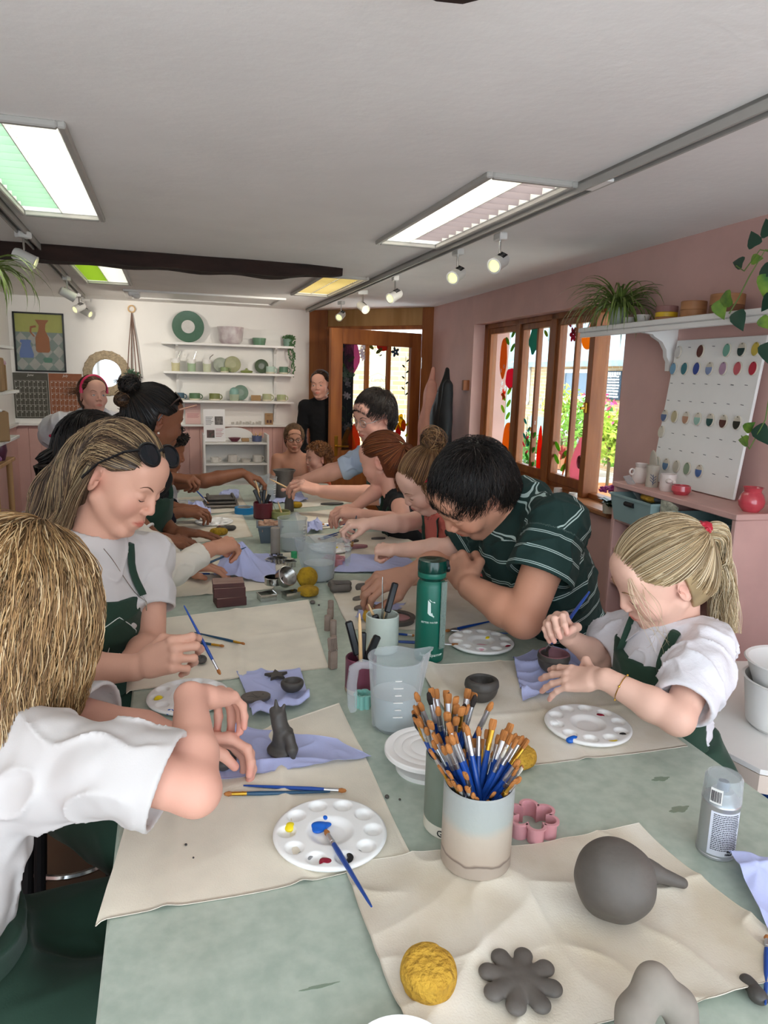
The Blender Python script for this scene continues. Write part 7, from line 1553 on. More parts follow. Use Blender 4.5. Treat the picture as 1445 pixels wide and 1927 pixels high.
b.finish(.0035);b.shirt(M_blues,sleeve=1.,longs=True,cuff=.12,vox=.0045,amp=.008,g=.010,seed=28,sr=(.056,.066));b.apron(.2,.125,.016);b.lashes('#1c1512');b.sit(stool='man with glasses')
glyph(b,b.aS,SCRIPT,b.neck+(b.pel-b.neck)*.55+b.R[:,1]*.1,b.R[:,0],b.R[:,2],.14,M_aprp,'lettering',r=.0016)
shorthair(b,h,2400,['#1d1714','#2c221c','#110d0b','#4a3c32'],[.45,.3,.2,.05],.062,'#17120f',13,front=.0,lift=.002,rad=.0013,down=(-.3,-.1,-.9));specs(h,'silver framed glasses on the bearded man',M_alu,1.3)
p0=t1[0]+A([-.01,0,.01]);tool(tuple(p0+A([.01,0,-.005])),tuple(p0+A([-.085,.0,.045])),'pale wooden stick held by the man with glasses','wood')
h=Head(pd(719,868,2.95),(-.72,.62,-.28),(-.25,.12,.96),.92,child=True)
b=Body('r11','red haired girl with a ponytail and cream bow working clay in both hands',h,h.c+A([.05,-.04,-.125]),h.c+A([.10,-.02,-.28]),(1.18,2.9,.74),(h.c+A([.03,-.16,-.16]),h.c+A([.09,.12,-.16])),(-1,.2,0),.76,skin='pinkfair')
w0=pd(684,968,2.72);b.arm('L',pd(760,985,2.55),w0,pd(645,962,2.75)-w0,(0,-.3,1),1,CUP,'pinch',.9);w0=pd(668,955,2.9);b.arm('R',pd(720,915,3.0),w0,pd(640,960,2.84)-w0,(0,-.2,1),-1,CUP,'pinch',.9)
b.finish(.0034);b.shirt(mat('dark_dress','#17191a',.9),'dress',sleeve=0,vox=.005,seed=29,g=.004);b.apron(.2,.10,.012);b.sit(stool='red haired girl')
RD=['#6e3a1e','#8a4c28','#532a16','#a2643a'];tie=h.P(.0,-.105,.045);S,rng,hm=cap_simple(h,1300,RD,[.4,.3,.18,.12],'#5c3019','red',44,b,flow_to(h,tie),20,.009,.0013)
P_=tail(rng,[tie,h.P(.01,-.145,.03),pd(752,880,2.9),pd(758,925,2.9)],260,22,.016,.03,.008);strands('ponytail',P_,np.linspace(1,.4,22)*.0016,hcols(rng,260,RD),hm,b.t)
M_bow=mat('cream_ribbon','#dfe0b0',.7);mb=MB();bc_=h.P(-.03,-.10,.062)
for q,l_ in((1,.055),(-1,.03)):X_=nrm(pd(690,848,2.9)-pd(740,845,2.9));mb.tube([bc_,bc_+X_*q*l_*.5+A([0,0,.009]),bc_+X_*q*l_,bc_+X_*q*l_*.5-A([0,0,.007]),bc_],.004,6,flat=.5)
o=mb.build('hair_bow',M_bow,origin=bc_);tag(o,'cream ribbon bow on the red haired girl\'s ponytail','hair bow')
h=Head((.803,2.18,1.238),(-.81,-.02,-.58),(-.53,-.25,.79),.88,child=True)
b=Body('g12','small girl with a messy bun and red hair clip painting a pink clay slab',h,h.c+A([.07,.02,-.105]),h.c+A([.13,.02,-.25]),(1.14,2.2,.74),(h.c+A([.09,-.13,-.14]),h.c+A([.07,.14,-.15])),(-1,0,0),.76,skin='pale')
w0=pd(755,1035,2.12);b.arm('L',pd(850,1032,2.0),w0,pd(718,1032,2.16)-w0,(0,-.3,1),1,FIST,'fist',.95,.85);w0=pd(702,985,2.35);t1,_=b.arm('R',pd(758,985,2.42),w0,pd(672,985,2.34)-w0,(0,-.2,1),-1,PINCH,'pinch',.95,.82)
b.finish(.003);M_coral=mat('coral_pinafore','#c96a5e',.9,bump=.2,bs=200,bd=.002);b.shirt(M_coral,'pinafore',sleeve=.12,sr=(.062,.066),vox=.0042,amp=.006,seed=30,g=.006);b.apron(.3,.09,.013);b.lashes('#7a5a40');b.sit(stool='small girl with the red clip')
put_brush(3,t1[0]+A([.035,.01,.085]),atz(662,1028,TZ+.014),'dark blue brush held upright by the small girl painting pink')
MB_=['#6a4a32','#86623f','#a07e56','#4e3624'];tie=h.P(.0,-.075,.10);S,rng,hm=cap_simple(h,1300,MB_,[.35,.3,.2,.15],'#5c412b','midbrown',45,b,flow_to(h,tie),18,.009,.0012);bun(b,h.P(0,-.105,.125),.036,130,MB_,hm,rng,rad=.0012)
P_=tail(rng,[h.P(-.075,.03,.05),h.P(-.082,.03,.0),h.P(-.078,.02,-.05)],30,14,.012,.02,.01);strands('loose_lock',P_,np.linspace(1,.4,14)*.0008,hcols(rng,30,MB_),hm,b.t)
for k,(dz,cl,lb)in enumerate(((.0,'#c9203a','red snap clip in the small girl\'s hair'),(-.014,'#c9a9a0','pale snap clip just below the red one in the small girl\'s hair'))):
 q=S.project(A([h.P(-.09,-.02+.01*k,.055+dz),h.P(-.09,.0,.063+dz),h.P(-.09,.025,.056+dz),h.P(-.09,.0,.050+dz),h.P(-.09,-.02+.01*k,.055+dz)]),.005);mb=MB();mb.tube(q,.0022,6);o=mb.build('hair_clip',mat('clip'+cl[1:],cl,.35),origin=q[0]);tag(o,lb,'hair clip')
 # ------ things along the walls
def loc_lathe(name,label,cat,p,prof,mt,n=32,group=None,R=None,**k):
 mb=MB();mb.lathe(prof,n=n,R=R,**k);o=mb.build(name,mt);o.location=tuple(float(v)for v in p);return tag(o,label,cat,group)
def glz(c,c2=None,r=.35):return mat('glaze_'+c.strip('#'),c,r,col2=c2,vs=25)if c2 else mat('glaze_'+c.strip('#'),c,r,var=.06,vs=25)
def wb(mb,s0,s1,z0,z1,o0,o1,bev=.003):wbox(mb,s0,s1,z0,z1,o0,o1,bev)
# ---- pink storage unit under the tile board
UT,UO=1.145,-.26;u0,u1=1.93,2.70
un=thing('storage_unit','pink painted open storage unit against the pink wall under the tile board','shelf unit',WP((u0+u1)/2,0,UO/2))
mb=MB();wb(mb,u0-.01,u1,UT-.022,UT,UO-.008,0);mb.build('unit_top',M_pinkf,un,world=True)
for s_ in(u0,u1-.022,(u0+u1)/2+.02):mb=MB();wb(mb,s_,s_+.022,0,UT-.022,UO,-.002);mb.build('side_panel',M_pinkf,un,world=True)
for z in(.985,.845,.70,.5):mb=MB();wb(mb,u0+.02,u1-.02,z-.018,z,UO+.006,-.002);mb.build('shelf',M_pinkf,un,world=True)
mb=MB();wb(mb,u0+.02,u1-.02,.05,UT-.02,-.010,-.003);mb.build('back_panel',M_pinkf,un,world=True)
M_bask=mat('duck_egg_plastic','#8fa9a8',.45);
def wbasket(s0,s1,z0,h,o0,label):
 sc=(s0+s1)/2;t=thing('plastic_basket',label,'basket',WP(sc,z0,o0+.11),0,'duck egg blue baskets in the unit');mb=MB();ds=(s1-s0)/2;V=[]
 for(k,z,i)in((.86,0,0),(1,h,0),(1.03,h,0),(1.03,h-.008,0),(.97,h,0),(.83,.004,0)):
  V+=[WP(sc+a*ds*k,z0+z,o0+.11+c*.11*k)for a,c in((-1,-1),(1,-1),(1,1),(-1,1))]
 F=[(3,2,1,0),(20,21,22,23)]
 for i in range(4):j=(i+1)%4;F+=[(i,j,4+j,4+i),(4+i,4+j,12+j,12+i),(12+i,12+j,8+j,8+i),(8+i,8+j,16+j,16+i),(16+i,16+j,20+j,20+i)]
 mb.add(V,F);mb.build('bin',M_bask,t,world=True,smooth=False)
 mb=MB();d=-WD;c=WP(s0-(s1-s0)*.005,z0+h*.74,o0+.11);P_=[c+WN*.028*u for u in(-1,1)];mb.tube([P_[0],P_[1]],.0105,12);mb.build('handle_slot',M_black,t,world=True)
 mb=MB();c=WP(sc,z0+h*.74,o0+.002);mb.tube([c-WD*.03,c+WD*.03],.0105,12);mb.build('handle_slot',M_black,t,world=True)
wbasket(2.36,2.66,.987,.115,UO-.04,'duck egg blue basket of tools in the top left opening of the pink unit');wbasket(1.99,2.26,.987,.105,UO-.03,'duck egg blue basket beside the clear bag in the pink unit')
b_=WP(2.56,1.09,UO+.04);mb=MB();mb.box(b_+A([-.01,.02,.035]),(.035,.006,.15),frame(WD*.7+A([0,0,.7])-WN*.2));o=mb.build('plastic_scraper',M_jug,origin=b_);tag(o,'translucent plastic scraper sticking out of the left basket','scraper')
for k,(s_,c_,lb)in enumerate(((2.47,M_sponge,'pale yellow rib tool on top of the left basket'),(2.44,mat('grey_cloth','#6d747c',.9),'grey cloth bunched on the left basket rim'))):
 S_=SDF();q=WP(s_,1.105,UO+.03+.02*k);S_.ell(q,(.03,.035,.014),k=.005);S_.ell(q+WD*.03,(.02,.02,.012),k=.01);sdfthing(S_,'basket_item',lb,'tool',c_,.003,dimple(60+k,60,.003))
mb=MB();q=WP(2.345,1.048,UO+.004);pts=[(0,-.06),(.09,-.055),(.10,.06),(.03,.085),(-.01,.09)];mb.add([q-WD*x+A([0,0,z])-WN*(.004*(k%2))for k,(x,z)in enumerate(pts)]+[q-WD*x+A([0,0,z])-WN*(.004*(k%2)+.004)for k,(x,z)in enumerate(pts)],[(4,3,2,1,0),(5,6,7,8,9)]+[(i,(i+1)%5,(i+1)%5+5,i+5)for i in range(5)]);o=mb.build('clear_bag',mat('crinkled_clear_bag','#cdc9b4',.12,spec=.8,bump=1.,bs=30,bd=.02,col2='#8f927c',vs=18),origin=q);tag(o,'crinkled clear bag hanging from the right basket','bag')
rr=random.Random(9)
for k in range(11):mb=MB();z=.845+k*.0095;mb.box(WP(2.53+rr.uniform(-.02,.02),z+.0048,UO+.14),(.20,.2+rr.uniform(-.03,.02),.007),RW@rotz(rr.uniform(-.1,.1)));o=mb.build('plaster_tile',M_wsat,origin=WP(2.53,z,UO+.14));tag(o,'white flat tile in the slumping stack on the second shelf of the pink unit','tile','stack of white tiles in the pink unit')
for k in range(7):mb=MB();mb.box(WP(2.64-k*.026,.765,UO+.12),(.18,.016,.125),RW);o=mb.build('folder',M_wsat if k%2 else glz('#d8cfc6'),origin=WP(2.64-k*.026,.70,UO+.12));tag(o,'pale folder standing upright on the third shelf of the pink unit','folder','upright folders in the pink unit')
# ---- glaze test board
bz0,bz1,bs0,bs1=1.148,1.765,2.165,2.69
bd=thing('glaze_tile_board','white leaning board of oval glaze test tiles standing on the pink unit','board',WP(2.43,bz0,-.06))
def BP_(s_,z,o=0.):t=(z-bz0)/(bz1-bz0);return WP(s_,z,-.085+.065*t-o)
bdir=nrm(BP_(2.4,bz1)-BP_(2.4,bz0));bn=nrm(np.cross(WD,bdir));bn=-bn if bn@WN>0 else bn;BR_=np.stack([-WD,bdir,bn],1)
mb=MB();mb.box((BP_(bs0,bz0)+BP_(bs1,bz1))/2-bn*.006,(bs1-bs0,bz1-bz0,.012),BR_,.002);mb.build('panel',M_wsat,bd,world=True)
U_=lambda x:bs1-.018-(bs1-bs0-.05)*x;Vv=lambda y:bz1-(bz1-bz0)*y
rows=[(.085,[(.02,'#cfccc8',None),(.33,'#5a2c26',None),(.66,'#6fa592',None),(.83,'#1d3a38','#cbb9a8'),(.985,'#c9b24e',None)]),(.20,[(.0,'#6f9cba',None),(.16,'#2e7480',None),(.325,'#24408e',None),(.49,'#7f90b4','#c8b8a6'),(.66,'#b190a8',None),(.83,'#c25a62',None),(1.,'#b3243a',None)]),(.53,[(.0,'#50688e','#b4aa9c'),(.15,'#b9ad88',None),(.31,'#b98c70','#cdb49a'),(.47,'#93b8ac','#cbb9a8'),(.63,'#1c4a48','#cbb9a8'),(.79,'#54261e','#b8a898'),(.95,'#26261e','#a89c8c')]),(.645,[(.0,'#cfc6b4',None)]),(.865,[(.02,'#b4b0a0',None),(.16,'#56789a','#b4aa9c'),(.31,'#b6b0a0',None),(.46,'#8a9c84',None),(.62,'#4a689e','#b4aa9c')])]
cn={'#cfccc8':'clear grey','#5a2c26':'brown','#6fa592':'mint green'}
hue=lambda c:c
tile0=None;ti=0;t_=np.arange(28)*2*pi/28;TO=np.stack([.0205*np.cos(t_),.0265*np.sin(t_)],1)
order=['top','second','middle','short fourth','lowest'];nth=['first','second','third','fourth','fifth','sixth','seventh']
cname={'#cfccc8':'clear','#5a2c26':'chestnut brown','#6fa592':'mint','#1d3a38':'black green half dipped','#c9b24e':'mustard','#6f9cba':'sky blue','#2e7480':'teal','#24408e':'royal blue','#7f90b4':'lavender blue half dipped','#b190a8':'lilac','#c25a62':'coral','#b3243a':'crimson','#50688e':'slate blue half dipped','#b9ad88':'straw','#b98c70':'peach','#93b8ac':'pale aqua','#1c4a48':'deep teal half dipped','#54261e':'rust brown half dipped','#26261e':'black half dipped','#cfc6b4':'cream streaked','#b4b0a0':'grey','#56789a':'blue speckled','#b6b0a0':'stone','#8a9c84':'sage','#4a689e':'denim blue half dipped'}
for ri,(y,L_)in enumerate(rows):
 for k,(x,c,c2)in enumerate(L_):
  p=BP_(U_(x),Vv(y));t=thing('glaze_tile','%s oval test tile in the %s row of the leaning white board'%(cname[c],order[ri]),'glaze tile',p+bn*.001,0,'oval glaze test tiles on the board')
  mb=MB();mb.prism(TO,.0,.0065,BR_,inset=.06);mb.build('tile_body',glz('#c8bfae',r=.8),t);mb=MB();O=TO*.93;
  if c2:O=O[(O[:,1]<.006)]
  mb.prism(O,.006,.0072,BR_);mb.build('glaze',glz(c),t);mb=MB();mb.box(BR_@A([0,.0215,.007]),(.0035,.0035,.001),BR_);mb.build('hole',M_black,t)
for y in(.055,.30,.42,.645,.755,.865):
 for k in range(7):
  if(y==.055 and k not in(1,3))or(y==.645 and k<1)or(y==.865 and k<5):continue
  mb=MB();mb.box(BP_(U_(k/6.3),Vv(y))+bn*.0005,(.016,.0022,.0008),BR_@rotz(-.06));mb.build('written_name',M_ink,bd,world=True)
  # ---- pots on the unit
def WU(px,py,o=-.2):s_,z=wsz(px,py,o);return WP(s_,UT,o)
M_cof=glz('#e0d2cb',r=.4)
q=WU(1203,915,-.17);t=thing('face_jug','pale pink squat pot with side ears left on the pink unit','pot',q);mb=MB();mb.lathe([(0,0),(.028,0),(.036,.02),(.034,.05),(.022,.068),(.026,.086),(.023,.086),(.018,.068),(0,.03)],n=32);mb.build('body',M_cof,t)
for s_ in(-1,1):mb=MB();mb.tube([A([s_*.033,0,.05])+A([s_*(.012*(1-cos(a))),0,.012*sin(a)])for a in np.linspace(0,2*pi,13)],.004,6,cap=False);mb.build('ear',M_cof,t)
q=WU(1225,920,-.19);t=thing('cylinder_vase','speckled stone vase with blue painted sprig on the pink unit','vase',q);mb=MB();mb.lathe([(0,0),(.026,0),(.024,.05),(.028,.092),(.025,.092),(.02,.02),(0,.01)],n=32);mb.build('body',glz('#b5ab9c'),t)
mb=MB();P_=[q+RB(-.5)@A([x,z,.0262])for x,z in((0,.01),(.001,.03),(-.001,.055))];mb.tube(P_,.0012,5)
for k in range(6):mb.tube([q+RB(-.5)@A([0,.015+k*.006,.0265]),q+RB(-.5)@A([.012*(-1)**k,.026+k*.006,.0262])],.001,4)
mb.build('painted_sprig',glz('#2c4a74'),t,world=True)
q=WU(1255,925,-.19);loc_lathe('nose_cup','white cup with a small modelled nose, left of the coral bowl','cup',q,[(0,0),(.028,0),(.032,.01),(.032,.07),(.029,.07),(.028,.01),(0,.008)],M_cof);mb=MB();mb.ell(q+A([-.02,-.03,.045]),(.012,.014,.01));mb.ell(q+A([.0,-.034,.04]),(.009,.01,.009));o=[x for x in bpy.data.objects if x.name.startswith('nose_cup')][-1];mb.build('nose',M_cof,o,world=True)
M_cor=mat('coral_speckled_glaze','#c74c55',.18,col2='#bb3f4a',vs=30,coat=.5)
q=WU(1281,930,-.19);loc_lathe('coral_bowl','small glossy coral bowl in front of the tile board','bowl',q,[(0,0),(.026,0),(.038,.016),(.036,.036),(.031,.037),(.03,.018),(0,.008)],M_cor,wob=lambda a,z:.04*np.sin(3*a)*(z>.03))
q=WU(1413,953,-.17);loc_lathe('coral_vase','round glossy coral vase with rosy speckles at the right end of the pink unit','vase',q,[(0,0),(.026,0),(.041,.02),(.044,.038),(.036,.060),(.028,.070),(.030,.080),(.036,.086),(.033,.086),(.026,.072),(0,.05)],M_cor,48)
q=WU(1240,880,-.13);mb=MB();mb.ell((0,0,.075),(.006,.028,.075),20);o=mb.build('oval_dish',glz('#b5ab9c'));o.location=tuple(q+WD*.03);o.rotation_euler=(0,-.1,0);tag(o,'tall oval stoneware dish leaning behind the squat pot','dish')
# ---- white wall shelf with brackets
SO=-.185;zt=1.822
sh=thing('wall_shelf','long white shelf with curved brackets above the tile board','shelf',WP(2.2,zt,SO/2));mb=MB();wb(mb,1.2,3.27,zt-.004,zt+.018,SO,0);wb(mb,1.2,3.27,zt-.028,zt-.004,SO+.012,SO+.03);mb.build('shelf_board',M_wsat,sh,world=True)
for s_ in(2.73,1.95):
 O=[(0,-.19),(.03,-.19),(.032,-.15),(.045,-.13),(.05,-.10),(.075,-.065),(.115,-.045),(.125,-.035),(.165,-.03),(.165,-.004),(0,-.004)];V=[WP(s_+e,zt+z,-x)for e in(-.014,.014)for x,z in O];n=len(O)
 mb=MB();mb.add(V,[tuple(range(n)),tuple(range(n,2*n))[::-1]]+[(i,i+n,(i+1)%n+n,(i+1)%n)for i in range(n)]);mb.build('bracket',M_wsat,sh,smooth=False,world=True)
def SH(px,py,o=-.09):s_,z=wsz(px,py,o);return WP(s_,zt+.018,o)
ZS=zt+.018
M_bam=mat('bamboo_wood','#b07e55',.55,col2='#9a6842',vs=6,stretch=(1,1,6));M_yel=mat('yellow_tin','#d8b12a',.4)
def boxt(px,r,hs_,mts,label,name='round_box',cat='box'):
 q=SH(px,600);t=thing(name,label,cat,q);z=0
 for k,(h_,m_)in enumerate(zip(hs_,mts)):mb=MB();mb.lathe([(0,z),(r,z),(r,z+h_-.002),(r-.002,z+h_),(0,z+h_)],n=40);mb.build(('base','lid','upper_lid')[k],m_,t);z+=h_
boxt(1253,.046,(.018,.020,.026),(M_bam,M_yel,mat('mauve_wood','#8e6660',.6)),'round wooden box with a yellow band on the white shelf');boxt(1303,.050,(.034,.034),(M_bam,M_bam),'bamboo steamer nearer the spider plant on the white shelf','bamboo_steamer','steamer');boxt(1365,.062,(.036,.04),(mat('dark_bamboo','#7a5138',.6),M_bam),'larger dark bamboo steamer behind the trailing vine','bamboo_steamer','steamer')
q=SH(1184,605);loc_lathe('ribbed_bowl','small white ribbed bowl beside the spider plant pot','bowl',q,[(0,0),(.024,0),(.03,.015),(.028,.02),(.031,.036),(.028,.036),(0,.01)],glz('#cfccc6'));q=SH(1208,605);loc_lathe('flared_bowl','white flared bowl on the shelf right of the ribbed bowl','bowl',q,[(0,0),(.018,0),(.038,.04),(.035,.04),(0,.008)],glz('#d6d3ce'))
# ---- spider plants and vines
M_spl=mat('spider_leaf_green','#6a7d3c',.5,var=.3,vs=30);M_spv=mat('spider_leaf_bright','#a5d05a',.5,col2='#e4efb4',vs=50,stretch=(1,1,.1))
def blades(mb,c,n,L_,w,rng,droop=1.,up=.9,az=None):
 for _ in range(n):
  a=rng.random()*2*pi if az is None else az+rng.normal()*.9;l=L_*rng.uniform(.6,1.1);e=rng.uniform(.35,1.25)*up;h_=A([cos(a),sin(a),0]);sd=A([-sin(a),cos(a),0]);V=[];K=10;p=A(c,float)+h_*.01;ang=e
  for k in range(K+1):
   t=k/K;ww=w*(sin(pi*min(1,.25+t*.75))**.7)*(1-t**6);V+=[p-sd*ww,p+A([0,0,-ww*.4]),p+sd*ww];p=p+(h_*cos(ang)+A([0,0,sin(ang)]))*l/K;ang-=droop*rng.uniform(.2,.36)
  F=[]
  for k in range(K):F+=[(3*k,3*k+1,3*k+4,3*k+3),(3*k+1,3*k+2,3*k+5,3*k+4)]
  mb.add(V,F)
def spider(c,n,L_,label,mt,pot,ph=.10,pr=.05,droop=1.,seed=1,w=.006,up=.9):
 t=thing('spider_plant',label,'plant',c);mb=MB();mb.lathe([(0,0),(pr*.8,0),(pr,ph-.012),(pr*1.08,ph-.012),(pr*1.08,ph),(pr*.95,ph),(pr*.9,ph-.02),(0,ph-.02)],n=32);mb.build('pot',pot,t)
 mb=MB();blades(mb,(0,0,ph-.01),n,L_,w,np.random.default_rng(seed),droop,up);mb.build('foliage',mt,t);return t
t=spider(SH(1162,605,-.10),150,.34,'spider plant in a grey green pot on the left end of the white shelf',M_spl,glz('#a4aca2'),.085,.045,.85,2,up=1.15)
spider(WP(4.97,ZB,.0),60,.21,'bright spider plant on the window sill by the coats',M_spv,glz('#9aa6a0'),.09,.05,.8,3,.009,1.1)
q=pd(-30,545,2.6);t=spider(q,60,.30,'spider plant hanging in from the left edge near the beam',M_spl,glz('#b5b0a6'),.07,.045,.9,4,.0055,.8);mb=MB();mb.tube([(0,0,.06),(0,0,ZC-q[2])],.0015,4);mb.build('hanging_cord',M_wsat,t)
M_vin=mat('pothos_leaf','#3f6b2e',.35,col2='#7f9f3a',vs=22);M_vind=mat('pothos_leaf_dark','#1f4030',.35);M_stm=mat('vine_stem','#5f7a3c',.5)
def leaf(mb,p,d,nrm_,L_):
 d=nrm(d);s_=nrm(np.cross(nrm_,d));n_=np.cross(d,s_);O=[(0,0),(-.12,.30),(-.05,.46),(.2,.50),(.5,.36),(.8,.15),(1,0)];V=[]
 for x,y in O:V+=[p+d*x*L_+s_*y*L_*.8-n_*abs(y)*.15*L_-n_*x*x*.15*L_,p+d*x*L_-n_*x*x*.15*L_*1.,p+d*x*L_-s_*y*L_*.8-n_*abs(y)*.15*L_-n_*x*x*.15*L_]
 F=[]
 for k in range(6):F+=[(3*k,3*k+1,3*k+4,3*k+3),(3*k+1,3*k+2,3*k+5,3*k+4)]
 mb.add(V,F)
vn=thing('pothos_vine','trailing pothos vine hanging over the white shelf at the right edge','plant',WP(1.75,ZS,-.1));mb=MB();mb.lathe([(0,0),(.05,0),(.06,.09),(.055,.09),(0,.07)],n=24);mb.build('pot',glz('#8b8378'),vn)
vp=lambda x,y,o=-.24:atw(x,y,o);mb=MB();base=WP(1.75,ZS+.1,-.1)
for P_ in([base,vp(1440,470),vp(1410,520),vp(1390,560),vp(1372,590)],[base,vp(1430,470),vp(1400,510),vp(1385,500)],[base,vp(1455,700),vp(1440,790),vp(1410,845),vp(1395,820)],[base,vp(1470,560),vp(1455,620)]):mb.tube(P_,.0022,6)
mb.build('stem',M_stm,vn,world=True)
cdir=-WN*.8-A([.1,.5,0])
for k,(x,y,dx,dy,L_,m_)in enumerate([(1395,495,-1,-.1,.055,M_vind),(1420,460,-.3,-.9,.06,M_vind),(1435,505,.8,.4,.06,M_vind),(1415,488,.8,-.1,.045,M_vin),(1372,560,-1,.5,.075,M_vin),(1350,570,.3,.9,.07,M_vin),(1385,590,.3,.9,.07,M_vind),(1440,520,-.1,1,.07,M_vin),(1440,650,.2,1,.07,M_vind),(1432,600,.6,.8,.05,M_vin),(1405,830,-1,-.1,.05,M_vin),(1402,808,.8,-.6,.045,M_vin),(1425,805,.5,.9,.07,M_vind),(1445,440,-.2,-1,.06,M_vind),(1450,560,-.6,.8,.06,M_vind)]):
 mb=MB();d=vp(x+dx*30,y+dy*30)-vp(x,y);leaf(mb,vp(x,y),d,cdir,L_);mb.build('leaf',m_,vn,world=True)
 # ---- kalanchoe in a pot on the sill, sill pots
q=WP(3.17,ZB,.02);q=atw(1147,952,-.02);q[2]=ZB;t=thing('flowering_plant','magenta flowering plant in a cream pot at the near end of the sill','plant',q);mb=MB();mb.lathe([(0,0),(.032,0),(.036,.055),(.032,.055),(0,.04)],n=32);mb.build('pot',glz('#c9c3b0'),t)
mb=MB();rng=np.random.default_rng(5)
for _ in range(26):a=rng.random()*6.28;leaf(mb,A([0,0,.06]),A([cos(a),sin(a),rng.uniform(-.2,.6)]),A([0,0,1.]),rng.uniform(.05,.075))
mb.build('foliage',mat('kalanchoe_leaf','#24402a',.4),t);mb=MB()
for _ in range(90):a=rng.random()*6.28;r_=.055*sqrt(rng.random());mb.ell((r_*cos(a),r_*sin(a),.125+.02*rng.random()-r_*.3),(.0085,.0085,.006),8)
mb.build('blossom',mat('magenta_petal','#b03f93',.6,var=.25,vs=60),t)
for k,(px,py,lb)in enumerate([(1010,908,'small white cup on the sill, leftmost of three behind the striped shirt man'),(1050,920,'small white rounded cup on the sill, middle of three'),(1078,930,'small white cylinder cup on the sill, right of three')]):
 q=atw(px,py,.0);q[2]=ZB;loc_lathe('sill_cup',lb,'cup',q,[(0,0),(.022,0),(.026,.012),(.024,.036),(.021,.036),(0,.01)],glz('#e2ded6'),group='white cups on the window sill')
 # ---- coats
def coat(s0,o0,label,mt,w,z1,z0,seed,name='coat'):
 S_=SDF();S_.chain([WP(s0,z1,o0),WP(s0,z1-.2,o0-.02),WP(s0+.02,(z0+z1)/2,o0-.03),WP(s0+.03,z0+.1,o0-.03)],[.035,w*.55,w*.8,w],k=.08,flat=(WN,.55));S_.cap(WP(s0-w*.5,z1-.12,o0-.03),WP(s0-w*.75,z1-.62,o0-.05),.05,.045,k=.04);S_.plane(WP(s0,z0,0),(0,0,-1),.01);sdfthing(S_,name,label,'coat',mt,.007,(lambda N_:lambda p:.012*np.abs(N_(p*A([1,1,.25]))))(Noise(seed,45.)),org=WP(s0,z0,o0))
coat(5.42,-.14,'black coat hanging on the pink wall beside the door',M_blackm,.17,1.63,.88,50);coat(5.74,-.16,'salmon pink coat hanging behind the black coat',mat('salmon_fabric','#d49a88',.9,var=.1,vs=6),.14,1.63,.72,51)
mb=MB();wb(mb,5.28,5.32,1.48,1.56,-.05,0);o=mb.build('coat_peg',M_pine,origin=WP(5.3,1.5,0));tag(o,'wooden coat peg block right of the black coat','coat peg')
# ---- potter's wheel tray at the right edge
q=A([1.42,1.33,0]);wt=thing('pottery_wheel','blue potter\'s wheel with a large white tray at the right edge','pottery wheel',q);zt_=.735
O=[(-.24,.02),(-.19,-.2),(-.05,-.3),(.3,-.34),(.45,-.1),(.4,.28),(.1,.36),(-.14,.28)];mb=MB();mb.prism(O,zt_,zt_+.012);mb.build('tray',M_wsat,wt);mb=MB();mb.prism(A(O)*1.0,zt_-.045,zt_-.002,inset=0.);mb.build('tray_rim',mat('tray_cream','#d9c9bb',.5),wt)
mb=MB();mb.box((.12,.02,zt_-.18),(.5,.44,.26),bev=.01);mb.build('motor_housing',mat('wheel_blue','#1f4a94',.45,var=.05,vs=10),wt)
for x in(-.08,.32):
 for y in(-.16,.2):mb=MB();mb.cyl((x,y,0),(x,y,zt_-.3),.02);mb.build('leg',M_blackm,wt)
mb=MB();mb.box((-.15,-.12,.2),(.08,.2,.06),bev=.01);mb.build('foot_pedal',M_blackm,wt)
q=pd(1478,1330,1.76);t=thing('splash_pan','white plastic splash pan standing on the wheel tray','tub',(q[0],q[1],zt_+.012));mb=MB();mb.lathe([(0,0),(.075,0),(.085,.01),(.10,.12),(.105,.125),(.098,.125),(.08,.012),(0,.006)],n=48);mb.build('lower_pan',M_wsat,t)
mb=MB();mb.lathe([(.07,.06),(.092,.12),(.104,.155),(.110,.158),(.107,.161),(.10,.158),(.088,.12),(.066,.06),(.07,.06)],n=48,c=(.006,.0,.012));mb.build('upper_rim',M_wsat,t)
XZ=np.stack([A([1.,0,0]),A([0,0,1.]),A([0,-1.,0])],1)
BX=lambda mb,x0,x1,z0,z1,y0,y1,bev=.003:mb.box(((x0+x1)/2,(y0+y1)/2,(z0+z1)/2),(x1-x0,y1-y0,z1-z0),None,bev)
for k,(x0,z,lb)in enumerate([(-.05,1.835,'top white wall shelf on the back wall holding the big plate'),(-.04,1.565,'middle white wall shelf of tumblers and leaning plates'),(-.02,1.295,'lower white wall shelf with green mugs')]):
 t=thing('wall_shelf',lb,'shelf',(.58,DB-.1,z),0,'white shelves on the back wall');mb=MB();BX(mb,x0,1.2,z-.022,z,DB-.18,DB-.002);mb.build('shelf_board',M_wsat,t,world=True)
 for bx in(.09,1.03):
  O=[(0,-.20),(.022,-.20),(.03,-.15),(.055,-.12),(.06,-.08),(.10,-.04),(.15,-.03),(.15,-.022),(0,-.022)];V=[A([bx+e,DB-.002-x,z+zz])for e in(-.012,.012)for x,zz in O];n=len(O);mb=MB();mb.add(V,[tuple(range(n)),tuple(range(n,2*n))[::-1]]+[(i,i+n,(i+1)%n+n,(i+1)%n)for i in range(n)]);mb.build('bracket',M_wsat,t,world=True,smooth=False)
YS=DB-.10;Z1,Z2,Z3=1.836,1.566,1.296;TB=rotx(pi/2-.12)
